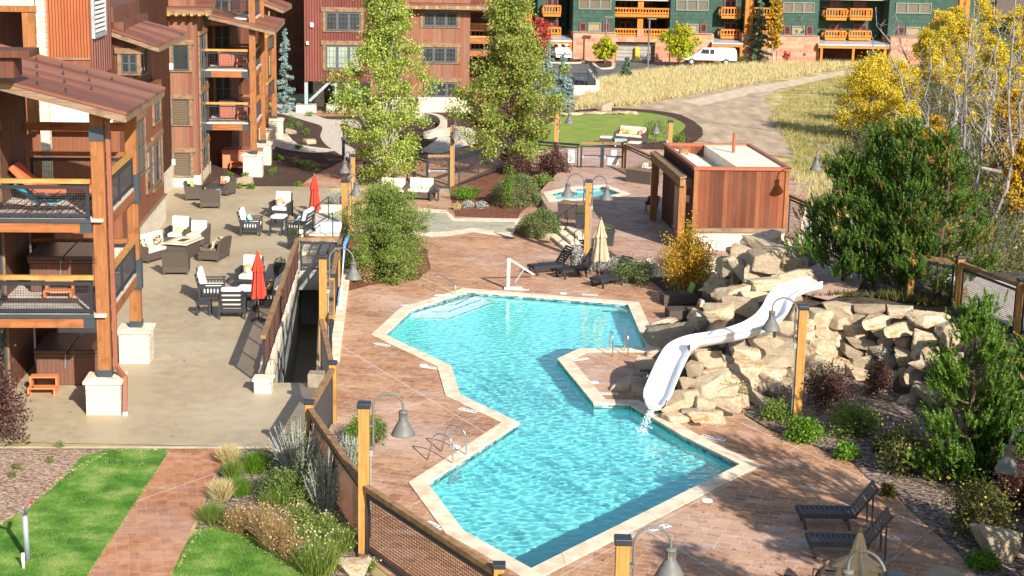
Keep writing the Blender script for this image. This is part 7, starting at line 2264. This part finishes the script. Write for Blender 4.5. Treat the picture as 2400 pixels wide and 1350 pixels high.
def sage(label, x, y, w, h, n=1500, seed=1):
    p = P(x, y); s = (p - CP).length / FPX; rs = np.random.RandomState(seed); W_, H_ = w * s / 2, h * s
    t = thing('sage_bush', label, 'shrub', p)
    m = MB(); L = []
    for i in range(120):
        a = rs.uniform(0, 6.28); q = W_ * rs.rand() ** .6
        e = Vector((p.x + math.cos(a) * q, p.y + math.sin(a) * q, H_ * rs.uniform(.6, 1.0) * (1 - .25 * (q / W_))))
        b0 = p.lerp(Vector((e.x, e.y, 0)), .35)
        m.tube([b0, b0.lerp(e, .5) + Vector((0, 0, .05)), e], [.009, .011, .005], 4)
        for _ in range(3):
            g_ = b0.lerp(e, rs.uniform(.35, .8)); m.tube([g_, g_ + (e - b0).normalized() * .16 + Vector(rs.normal(size=3)) * .06], [.008, .003], 3)
        k = 9
        tt = .35 + .65 * rs.rand(k)
        L.append(np.array(b0) + (np.array(e) - np.array(b0)) * tt[:, None] + rs.normal(size=(k, 3)) * .022)
    m.build('stems', L_sage, t)
    C_ = np.concatenate(L); npmesh('silver_spikes', leafquads(C_, .05, rs, .9, .5), len(C_), 4, L_sage, t)
    C_ = rs.normal(size=(n, 3)) * np.array([W_ * .4, W_ * .4, H_ * .18]) + np.array([p.x, p.y, H_ * .4])
    npmesh('foliage', leafquads(C_, .06, rs, .4, .5), n, 4, L_hedge, t)
    return t
sage('largest silvery sage bush leaning over the patio corner', 705, 1125, 150, 165, 2200, 2)
sage('tall silvery sage stems against the mesh fence', 762, 1200, 110, 170, 1800, 3)
sage('silvery sage behind the mesh fence on the deck side', 815, 1095, 90, 90, 1200, 4)
sage('silvery sage at the far end of the patio', 800, 490, 90, 60, 900, 5)
bush('trailing green ground cover at the deck side of the near fence', 850, 1040, 90, 75, L_green, 4200, .045)
bush('dark green shrub behind the near fence post', 885, 1040, 50, 60, L_hedge, 2200, .05)
bush('dark green leafy shrub below the silvery sage', 690, 1180, 130, 70, L_willow, 6000, .05)
for x, y, w, h, mat, lab in ((600, 1105, 70, 60, L_green, 'bright green grassy clump nearest the patio edge'), (558, 1158, 75, 50, L_green, 'bright green grassy clump beside the brick path'), (560, 1245, 50, 70, L_strawr, 'rust and straw grass clump in front of the green one'), (610, 1250, 55, 80, L_strawr, 'straw-coloured grass clump in the middle of the garden bed'),
                             (650, 1290, 50, 100, L_strawr, 'tall straw-coloured grass clump near the lawn corner'), (500, 1225, 60, 60, L_willow, 'yellow-green grass clump at the tip of the garden bed'), (535, 1085, 45, 55, L_straw, 'dry grass clump where the brick path meets the patio'), (545, 1120, 40, 50, L_willow, 'green grass clump beside the brick path'),
                             (520, 1170, 40, 60, L_straw, 'thin dry grass clump overhanging the brick path'), (685, 1310, 50, 60, L_strawr, 'short rusty clump beside the corner lawn'), (775, 1180, 60, 60, L_willow, 'green clump low against the mesh fence'), (640, 1190, 60, 50, L_willow, 'loose green clump behind the green clumps')):
    clump(lab, x, y, w, h * .85, mat, 1600, wd=.009, spread=.5, heads=L_strawr if mat is L_strawr else None)
for x, y, w, h, lab in ((700, 1230, 60, 50, 'white-flowered daisy clump in the garden bed'), (745, 1340, 110, 80, 'large clump of dried daisies at the bottom edge'), (800, 1290, 70, 60, 'dried daisy clump beside the fence post'), (710, 1290, 60, 60, 'dried daisy clump in the middle of the bed'), (860, 1335, 40, 30, 'small green weed at the foot of the near lamp post'), (775, 1250, 60, 50, 'dried daisy clump against the fence')):
    clump(lab, x, y, w, h, L_willow, 1400, wd=.012, spread=.4, heads=L_daisy)
m = MB(); 
tag(m.tube([P(790, 1195, .03), P(805, 1225, .05), P(825, 1260, .06), P(838, 1300, .03), P(845, 1330, .03)], .025, 8).build('irrigation_hose', M_steel, None, smooth=True), 'black hose lying along the foot of the near fence', 'hose')
# dry fringe along the lawn edges
rs = np.random.RandomState(9); F_ = []
for a, b in (((401, 1056), (200, 1360)), ((470, 1243), (395, 1362)), ((258, 1056), (160, 1110)), ((160, 1110), (0, 1232)), ((530, 1238), (735, 1365)), ((258, 1054), (398, 1054))):
    for t in rs.rand(160):
        q = P(a[0] + (b[0] - a[0]) * t + rs.normal() * 3, a[1] + (b[1] - a[1]) * t + rs.normal() * 2); F_.append((q.x, q.y, 0.01))
tag(npmesh('dry_grass_fringe', leafquads(np.array(F_), .05, rs, .9, .5), len(F_), 4, L_straw), 'dry straw-coloured grass along the lawn edges', 'grass', kind='stuff')
bush('grey-green trailing shrub under the largest sage bush', 655, 1165, 110, 75, L_hedge, 5200, .05)
bush('olive leafy shrub at the foot of the mesh fence', 735, 1265, 90, 60, L_willow, 4200, .05)
# ground litter and grass tufts
def scatterpx(poly, n, rs, z=0.0):
    xs = [p_[0] for p_ in poly]; ys = [p_[1] for p_ in poly]
    X = rs.uniform(min(xs), max(xs), n * 3); Y = rs.uniform(min(ys), max(ys), n * 3)
    pv = [Vector((a, b, 0)) for a, b in poly]
    k = inside(pv, X, Y); X = X[k][:n]; Y = Y[k][:n]
    cx = (X - 1200)[:, None]; cy = (Y - 675)[:, None]
    D = np.array(_f)[None] * FPX + np.array(_r)[None] * cx - np.array(_u)[None] * cy
    t = (z - CAM_H) / D[:, 2]
    Q = np.array(CP)[None] + D * t[:, None]
    return Q
rs = np.random.RandomState(5)
tag(blades('lawn_grass', np.concatenate([scatterpx([(255, 1053), (392, 1053), (385, 1085), (196, 1362), (-60, 1420), (-60, 1240), (0, 1232), (72, 1190), (160, 1110), (190, 1072)], 26000, rs), scatterpx([(445, 1262), (470, 1240), (530, 1235), (610, 1268), (680, 1310), (740, 1370), (392, 1360)], 12000, rs)]), .055, L_lawn, rs, .006, .6), 'short green grass of the near lawns', 'grass', kind='stuff')
MEAD = [(1345, 258), (1400, 190), (1480, 172), (1600, 160), (1745, 152), (1830, 150), (2050, 128), (2140, 120), (2090, 140), (1960, 163), (1750, 200), (1600, 226), (1500, 246)]
Q = scatterpx(MEAD, 11000, rs)
tag(blades('meadow_grass', Q, .55, L_straw, rs, .028, .35, 5), 'dry golden grass on the meadow beyond the oval lawn', 'grass', kind='stuff')
Q = scatterpx([(1850, 210), (1960, 180), (2020, 200), (1990, 300), (2020, 460), (1880, 440), (1840, 330), (1800, 280)], 3200, rs)
tag(blades('rough_grass', Q, .4, leafmat('rough_grass_blades', [(.22, .19, .06), (.40, .33, .11), (.26, .28, .06), (.5, .40, .17)], .3), rs, .02, .4, 4), 'rough patchy grass beside the bare ground', 'grass', kind='stuff')
Q = scatterpx([(1860, 420), (1990, 430), (2000, 520), (1960, 520), (1870, 480)], 800, rs)
tag(blades('tall_dry_grass', Q, .7, L_straw, rs, .02, .3, 5), 'tall dry grass behind the pool house', 'grass', kind='stuff')
# small plants in the mulch garden
for x, y in ((683, 278), (700, 292), (678, 298), (726, 268), (790, 262), (770, 262), (822, 262), (717, 385), (737, 393), (697, 385), (655, 370), (575, 410), (536, 410), (700, 345), (717, 310), (588, 438), (560, 437), (700, 432), (640, 402)):
    bush('small green plant in the dark mulch garden', x, y + 5, 20, 14, L_green, 260, .08, name='garden_plant', cat='plant', group='small plants in the dark mulch garden')
number([o for o in COL.objects if o.get('group') == 'small plants in the dark mulch garden'], 0, 'from the left')
for x, y, lab in ((30, 1120, 'small orange-green weed in the pale mulch, lower one'), (118, 1085, 'small orange-green weed in the pale mulch, right one'), (40, 1100, 'small green weed in the pale mulch, left one'), (140, 1050, 'small weed at the patio edge')):
    bush(lab, x, y, 22, 18, L_willow, 200, .04, cat='plant', name='weed')
bush('small dark shrub behind the lamp post at the oval lawn', 1535, 335, 60, 62, L_willow, 1800, .09)
bush('thin green shrub right of the lamp post at the oval lawn', 1590, 340, 40, 32, L_willow, 900, .09)
# conifers
def spruce(label, p, H, R0, mat, n=9000, size=.16, seed=1, name='spruce_tree', bark=None, gap=0.0, group=None):
    rs = np.random.RandomState(seed); t = thing(name, label, 'conifer tree', p, 0, group)
    m = MB(); m.tube([p, p + Vector((0, 0, H * .98))], [H * .018, .015], 7)
    L = []
    k = int(H * 9)
    for i in range(k):
        hf = .04 + .95 * (i / k) ** .9
        r = R0 * (1 - hf) ** .82 * rs.uniform(.65, 1.12) + .06
        a = rs.uniform(0, 6.28); z = p.z + H * hf
        e = Vector((p.x + math.cos(a) * r, p.y + math.sin(a) * r, z - .18 * r + rs.normal() * .04))
        m.tube([Vector((p.x, p.y, z)), e], [.02, .006], 4)
        kk = max(6, int(n / k * (r / (R0 * .55))))
        tt = rs.rand(kk) ** .7
        o_ = np.array([p.x, p.y, z]); v_ = (np.array(e) - o_)
        sd = np.array([-math.sin(a), math.cos(a), 0])
        L.append(o_ + v_ * tt[:, None] + sd * (rs.normal(size=kk) * .22 * r * (1.1 - tt))[:, None] + rs.normal(size=(kk, 3)) * np.array([.03, .03, .04]) - np.array([0, 0, .06]) * rs.rand(kk)[:, None])
    m.build('trunk', bark or M_bark_b, t)
    C_ = np.concatenate(L); npmesh('crown', leafquads(C_, size, rs, .1, .45), len(C_), 4, mat, t)
    return t
def at_base(x, yb, yt): p = P(x, yb); return p, HZ(p, yt)
for x, yb, yt, wpx, mat, lab, sd in ((670, 263, 62, 56, L_blue, 'blue spruce between the lodge wing and the steel-legged lodge', 1), (1318, 262, 120, 72, L_blue, 'blue-green spruce behind the leafy tree by the car park', 2), (1285, 220, 92, 50, L_blue, 'darker spruce behind the leafy tree near the parked car', 3), (1468, 184, 132, 32, L_spruce, 'small young spruce on the edge of the dry meadow', 4),
                                   (1775, 150, -25, 68, L_spruce, 'tall spruce in front of the green building at its orange log corner', 5), (1868, 148, -20, 56, L_spruce, 'tall spruce between two birches in front of the green building', 6), (2072, 112, 8, 44, L_spruce, 'spruce beside the paired orange balconies', 7), (2195, 120, 0, 40, L_spruce, 'far spruce among the yellow aspens', 8)):
    p, H_ = at_base(x, yb, yt); w_ = wpx * (p - CP).length / FPX / 2
    spruce(lab, p, H_, w_, mat, 11000 if yb > 200 else 6500, .17 if yb > 200 else .26, sd)
for x, yb, yt, wpx, mat, lab, sd in ((1418, 152, 92, 46, L_yellow, 'small round yellow-green tree on the kerb island', 31), (1592, 156, 68, 84, L_yellow, 'round yellow-green tree in front of the middle stone bay', 32), (1812, 155, 0, 40, L_gold, 'slender white-trunked birch with golden leaves left of the red shrub', 33), (1878, 146, 5, 44, L_aspen, 'slender white-trunked birch with green leaves', 34),
                                   (1976, 132, -10, 56, L_aspen, 'green birch in front of the paired balconies', 35), (1262, 150, 50, 60, L_red, 'red-leaved tree behind the leafy tree', 36)):
    p, H_ = at_base(x, yb, yt); w_ = wpx * (p - CP).length / FPX / 2
    mt = L_yellow if mat is not L_yellow else leafmat('lime_yellow_leaves', [(.22, .30, .015), (.42, .44, .02), (.58, .50, .03)], .4)
    tree('birch_tree' if 'birch' in lab else 'small_tree', lab, p, H_, [(0, .1), (.3, .6 * w_), (.5, w_), (.75, .9 * w_), (1, .35 * w_)], mt if mat is L_yellow else mat, 3600, .26, M_bark_a if 'birch' in lab else M_bark_b, .1, sd, .3 if 'birch' not in lab else .28, 60, w_ * .32)
for x, y, w, h, mat, lab in ((1838, 148, 36, 32, L_red, 'red shrub between the two birches'), (2015, 122, 34, 28, L_red, 'red shrub below the paired balconies'), (1940, 130, 40, 28, L_red, 'reddish shrub left of the green birch'), (1925, 135, 60, 24, L_hedge, 'olive shrub at the foot of the stone column'), (2000, 128, 50, 22, L_willow, 'green shrub at the foot of the green birch'), (1730, 150, 40, 14, L_dull, 'low dark shrub behind the white pickup truck')):
    bush(lab, x, y, w, h, mat, 1300, .26, name='shrub')
# pines with upright candles
def pine(label, p, H, R0, seed, N=520, mat=None, pexp=.8, brown=.06, low=.05):
    rs = np.random.RandomState(seed); t = thing('pine_tree', label, 'pine tree', p)
    m = MB(); topv = p + Vector((rs.normal() * .1, rs.normal() * .1, H)); limb(m, p, topv, H * .016, .02, 6, .05, rs, 8)
    tips = []
    nb = int(H * 11)
    for i in range(nb):
        hf = low + (1 - low) * (i + rs.rand()) / nb
        r = R0 * min(1.0, (hf + .25) / .4) * (1 - hf) ** pexp * rs.uniform(.55, 1.12) + .12
        a = rs.uniform(0, 6.28)
        o_ = p.lerp(topv, max(0, hf - .05)); e = Vector((p.x + math.cos(a) * r, p.y + math.sin(a) * r, p.z + H * hf + r * .22))
        mid = o_.lerp(e, .55) - Vector((0, 0, .05 * r)); m.tube([o_, mid, e], [.03 * (1 - hf) + .012, .014, .008], 5)
        k = max(5, int(2.4 * N / nb * (.4 + r / R0)))
        for j in range(k):
            s = rs.uniform(.35, 1.02); b = (o_.lerp(mid, s * 2) if s < .5 else mid.lerp(e, min(1, s * 2 - 1)))
            tips.append((np.array(b) + rs.normal(size=3) * .16 * np.array([1, 1, .6]), np.array([math.cos(a), math.sin(a), 0]) * .5 + rs.normal(size=3) * .26 + np.array([0, 0, 1.0]), 1.0 if s > .6 else .8))
    m.build('trunk', M_bark_b, t)
    V = []; Vb = []
    for c, d, s in tips:
        d = d / np.linalg.norm(d); L_ = .40 * s * rs.uniform(.7, 1.25); k = 40
        u_ = rs.rand(k); c0 = c + d * (u_ * L_)[:, None]
        o2 = rs.normal(size=(k, 3)); o2 -= (o2 @ d)[:, None] * d; o2 /= np.linalg.norm(o2, axis=1)[:, None]
        tip = c0 + (o2 * .62 + d * .75) * .10 * (1.15 - .6 * u_)[:, None]
        sd = np.cross(o2, d) * .013
        (Vb if rs.rand() < brown else V).append(np.stack([c0 - sd, c0 + sd, tip + sd * .5, tip - sd * .5], 1).reshape(-1, 3))
    V = np.concatenate(V); npmesh('crown', V, len(V) // 4, 4, mat or L_pine, t)
    if Vb: Vb = np.concatenate(Vb); npmesh('brown_needles', Vb, len(Vb) // 4, 4, L_pineo, t)
    return t
def tpt(x, y): q = Vector((*P(x, y, 2.0).xy, 0)); q.z = T1p(q.x, q.y); return q
b1, b2, b3 = tpt(1965, 655), tpt(2085, 690), tpt(2185, 690)
pine('leftmost of the three dark green pines on the terrace above the slide', tpt(1975, 665), HZ(tpt(1975, 665), 372) - 2, 2.0, 1, 620, brown=.02, pexp=.75)
pine('second dark green pine, with its top just right of the first', tpt(2045, 672), HZ(tpt(2045, 672), 305) - 2, 1.7, 6, 560, brown=.04)
pine('middle and tallest of the dark green pines on the terrace', tpt(2112, 690), HZ(tpt(2112, 690), 300) - 2, 1.8, 2, 600, brown=.04)
pine('right-hand dark green pine on the terrace with browning needles', tpt(2192, 700), HZ(tpt(2192, 700), 318) - 2, 2.0, 3, 620, brown=.12, pexp=.75)
pp = P(2262, 1130); pine('bright green young pine in front of the boulder wall', pp, HZ(pp, 715), 1.45, 4, 560, leafmat('bright_pine_needles', [(.03, .08, .01), (.07, .16, .015), (.14, .26, .03), (.22, .35, .05)], .25), brown=.015, pexp=.65)
pp = P(2400, 1130); pine('dark pine at the right edge of the boulder wall', pp, 3.6, 1.3, 9, 600, brown=.03)
pp = P(2330, 1150); pine('low dark pine behind the edge lamp', pp, 2.2, 1.2, 10, 450, brown=.05)
# an unseen conifer's shade falls on the lower right deck: the trees themselves stand outside the frame
pine('large conifer just outside the lower right of the frame', Vector((12.6, 30.5, 0)), 7.5, 2.0, 12, 500, brown=.02)
tree('leafy_tree', 'leafy tree outside the frame shading the near deck', Vector((11.3, 20.5, 0)), 8.0, [(0, .3), (.3, 1.7), (.6, 2.0), (1, .6)], L_maple, 5200, .2, M_bark_b, .14, 17, .35, 60, .5)
tree('leafy_tree', 'leafy tree outside the frame beyond the shaded loungers', Vector((14.2, 24.0, 0)), 8.5, [(0, .3), (.3, 1.7), (.6, 2.0), (1, .6)], L_maple, 5200, .2, M_bark_b, .14, 18, .35, 60, .5)
pine('tall conifer outside the right edge beside the shade bed', Vector((16.2, 36.5, 0)), 8.5, 2.2, 13, 500, brown=.02)
pine('conifer outside the right edge above the shade bed', Vector((18.6, 41.5, 0)), 8.5, 2.3, 15, 500, brown=.02)
tree('leafy_tree', 'leafy tree just outside the lower right of the frame', Vector((12.2, 26.0, 0)), 8.0, [(0, .3), (.3, 1.6), (.6, 1.9), (1, .6)], L_maple, 5200, .2, M_bark_b, .14, 14, .35, 60, .5)
# woodland at the right: yellow aspens, bare grey trunks, brush
def bare(label, p, H, seed, lean=(0, 0), r0=.12, group=None, nbr=16, mat=None, name='bare_aspen'):
    rs = np.random.RandomState(seed); t = thing(name, label, 'tree', p, 0, group); m = MB()
    topv = p + Vector((lean[0], lean[1], H)); pl = limb(m, p, topv, r0, .02, 9, H * .018, rs, 7)
    m.build('trunk', mat or M_bark_g, t, smooth=True); m = MB()
    for i in range(nbr):
        s = .3 + .68 * rs.rand(); k = int(s * 8); a = pl[k].lerp(pl[k + 1], s * 8 - k)
        an = rs.uniform(0, 6.28); L_ = H * .26 * (1.15 - s) * rs.uniform(.6, 1.4) + .3
        e = a + Vector((math.cos(an) * L_ * .7, math.sin(an) * L_ * .7, L_ * rs.uniform(.3, 1.0)))
        q = limb(m, a, e, r0 * .34 * (1.2 - s), .008, 4, .07 * L_, rs, 5)
        for j in range(4):
            b = q[rs.randint(1, 4)]; e2 = b + Vector(rs.normal(size=3)) * L_ * .25 + Vector((0, 0, L_ * .2)); m.tube([b, b.lerp(e2, .5) + Vector(rs.normal(size=3)) * .05, e2], [.013, .009, .004], 4)
    m.build('branches', mat or M_bark_g, t)
    return t
BR = [(2335, 560, -30, 0, 'tallest forked grey aspen near the right edge'), (2290, 500, 120, 0, 'thin grey aspen left of the forked one'), (2240, 430, 60, 0, 'thin pale aspen with bent top'), (2370, 520, 40, 0, 'grey aspen at the right edge'), (2200, 400, 40, 1, 'straight thin grey aspen behind the pines'), (2160, 380, 90, 0, 'short bare aspen behind the pines'),
      (2310, 420, -20, 0, 'grey trunk between the yellow crowns'), (2110, 330, 70, -3, 'bare grey aspen leaning left over the track'), (2180, 360, 20, -4, 'bare grey aspen leaning far left'), (2380, 400, -40, 1, 'far grey trunk at the right edge'), (2260, 350, 0, 0, 'far thin grey trunk among the yellow leaves'), (2340, 330, -40, 1, 'far forked grey trunk'), (2145, 250, 30, -2, 'small bare tree at the track'), (2220, 280, 10, 1, 'small grey trunk in the far yellow leaves'), (2280, 300, -20, 0, 'far grey trunk below the brown roof')]
for i, (x, yb, yt, ln, lab) in enumerate(BR):
    p, H_ = at_base(x, yb, yt); bare(lab, p, min(H_, 15), 40 + i, (ln + rnd.uniform(-.5, .5), 0), .10 if yb > 450 else .11, nbr=16, group=None, mat=M_bark_g)
for i, (x0, y0, z0_, x1_, y1_, z1_, lab) in enumerate(((2390, 470, 1.0, 2180, 330, 5.5, 'fallen grey trunk leaning left across the woodland, upper one'), (2370, 420, 1.2, 2120, 300, 4.5, 'fallen grey trunk leaning left across the woodland, lower one'))):
    t = thing('leaning_trunk', lab, 'tree'); m = MB(); a, b = P(x0, y0, z0_), P(x1_, y1_, z1_); b = a + (b - a).normalized() * 11; b.z = z1_ + 1
    pl = limb(m, a, b, .11, .03, 7, .15, np.random.RandomState(i), 6)
    for j in range(16):
        q = pl[1 + j % 6]; e = q + Vector((rnd.uniform(-1, 1), rnd.uniform(-.5, .5), rnd.uniform(.6, 2.0))); m.tube([q, q.lerp(e, .5) + Vector((.1, 0, .05)), e], [.025, .015, .006], 4)
    m.build('trunk', M_bark_g, t)
YT = [(2040, 330, 140, 150, 'wide bright yellow aspen clump at the left edge of the woodland'), (2095, 300, 150, 110, 'yellow aspen behind the wide yellow clump'), (2200, 260, 30, 90, 'far yellow aspen below the apartment balconies'), (2240, 330, 50, 80, 'yellow aspen in the middle of the woodland'), (2310, 380, 90, 90, 'golden aspen behind the forked grey trunk'), (2370, 330, 20, 90, 'tall yellow aspen at the right edge'),
      (2120, 420, 260, 80, 'low golden aspen above the pine tops'), (2290, 250, 0, 90, 'far yellow aspen below the brown roof'), (2180, 450, 280, 80, 'orange-gold sapling behind the pines'), (2395, 560, 330, 90, 'orange-yellow sapling at the right edge'), (2230, 210, 20, 70, 'small far yellow aspen behind the track'), (2350, 470, 220, 90, 'golden sapling between the bare trunks'), (2160, 230, 70, 70, 'thin yellow aspen beside the small bare tree')]
for i, (x, yb, yt, wpx, lab) in enumerate(YT):
    p, H_ = at_base(x, yb, yt); w_ = wpx * (p - CP).length / FPX / 2
    tree('yellow_aspen', lab, p, min(H_, 13), [(0, .3 * w_), (.25, .8 * w_), (.5, w_), (.75, .85 * w_), (1, .35 * w_)], L_yellow if i not in (8, 9, 11) else L_gold, 24000 if i < 2 else 13000, .135, M_bark_a, .09, 60 + i, .15 if i in (0, 1, 6) else .3, 90 if i < 2 else 60, w_ * .26)
# brush under the aspens, one mass
rs = np.random.RandomState(77)
Q = scatterpx([(2020, 480), (1985, 420), (2010, 330), (2100, 250), (2200, 200), (2420, 180), (2420, 740), (2300, 730), (2230, 700), (2150, 640), (2060, 600)], 2100, rs)
C_ = np.repeat(Q, 22, 0); hgt = np.repeat(rs.uniform(.3, 1.9, len(Q)), 22); C_ = C_ + rs.normal(size=C_.shape) * np.array([.5, .5, 0]); C_[:, 2] = rs.rand(len(C_)) ** .8 * hgt
tag(npmesh('undergrowth', leafquads(C_, .19, rs, .4, .55), len(C_), 4, L_dull), 'dark tangled brush under the woodland at the right', 'undergrowth', kind='stuff')
k = rs.rand(len(C_)) < .10
tag(npmesh('fallen_yellow_leaves', leafquads(C_[k] * np.array([1, 1, .9]), .13, rs, .6, .8), int(k.sum()), 4, L_gold), 'scattered golden leaves over the woodland brush', 'leaves', kind='stuff')
tw = MB()
for i in range(520):
    q = Q[rs.randint(len(Q))]; a = Vector(q); e = a + Vector((rs.normal() * .9, rs.normal() * .6, rs.uniform(1.2, 3.4))); tw.tube([a, a.lerp(e, .5) + Vector((rs.normal() * .15, 0, 0)), e], [.022, .015, .006], 3, cap=False)
tag(tw.build('brush_twigs', M_bark_g), 'thin grey twigs of the woodland brush', 'undergrowth', kind='stuff')
# grass and litter patches on the terrace
Q = scatterpx([(1880, 700), (2000, 690), (2200, 720), (2240, 700), (2120, 690)], 500, rs, 2.05)
tag(blades('terrace_plants', Q, .3, L_dull, rs, .02, .5, 4), 'low dark plants along the terrace edge', 'ground cover', kind='stuff')
bush('reddish plant on the terrace at the right end of the wall', 2230, 730, 60, 60, L_strawr, 1500, .07, base=Vector((*P(2235, 715, 2.0).xy, 2.0)))

# leaf litter blown over the paving
rs = np.random.RandomState(31)
Q = np.concatenate([scatterpx([(1300, 1340), (1790, 1130), (2000, 1110), (2230, 1290), (2300, 1345)], 170, rs, .01), scatterpx([(60, 1040), (380, 620), (640, 620), (600, 900), (640, 1040)], 90, rs, .01), scatterpx([(800, 780), (1000, 560), (1400, 570), (1500, 690), (1090, 670), (870, 790), (1000, 900), (960, 1130), (870, 1000)], 150, rs, .01)])
Q[:, 2] = .018
lq = leafquads(Q, .07, rs, 3.0, .7).reshape(-1, 3); lq[:, 2] = np.clip(lq[:, 2], .012, .05)
tag(npmesh('leaf_litter', lq, len(Q), 4, leafmat('dry_leaves', [(.16, .09, .04), (.34, .2, .07), (.5, .36, .1)], .2)), 'scattered dry leaves lying on the patio and pool deck', 'leaves', kind='stuff')
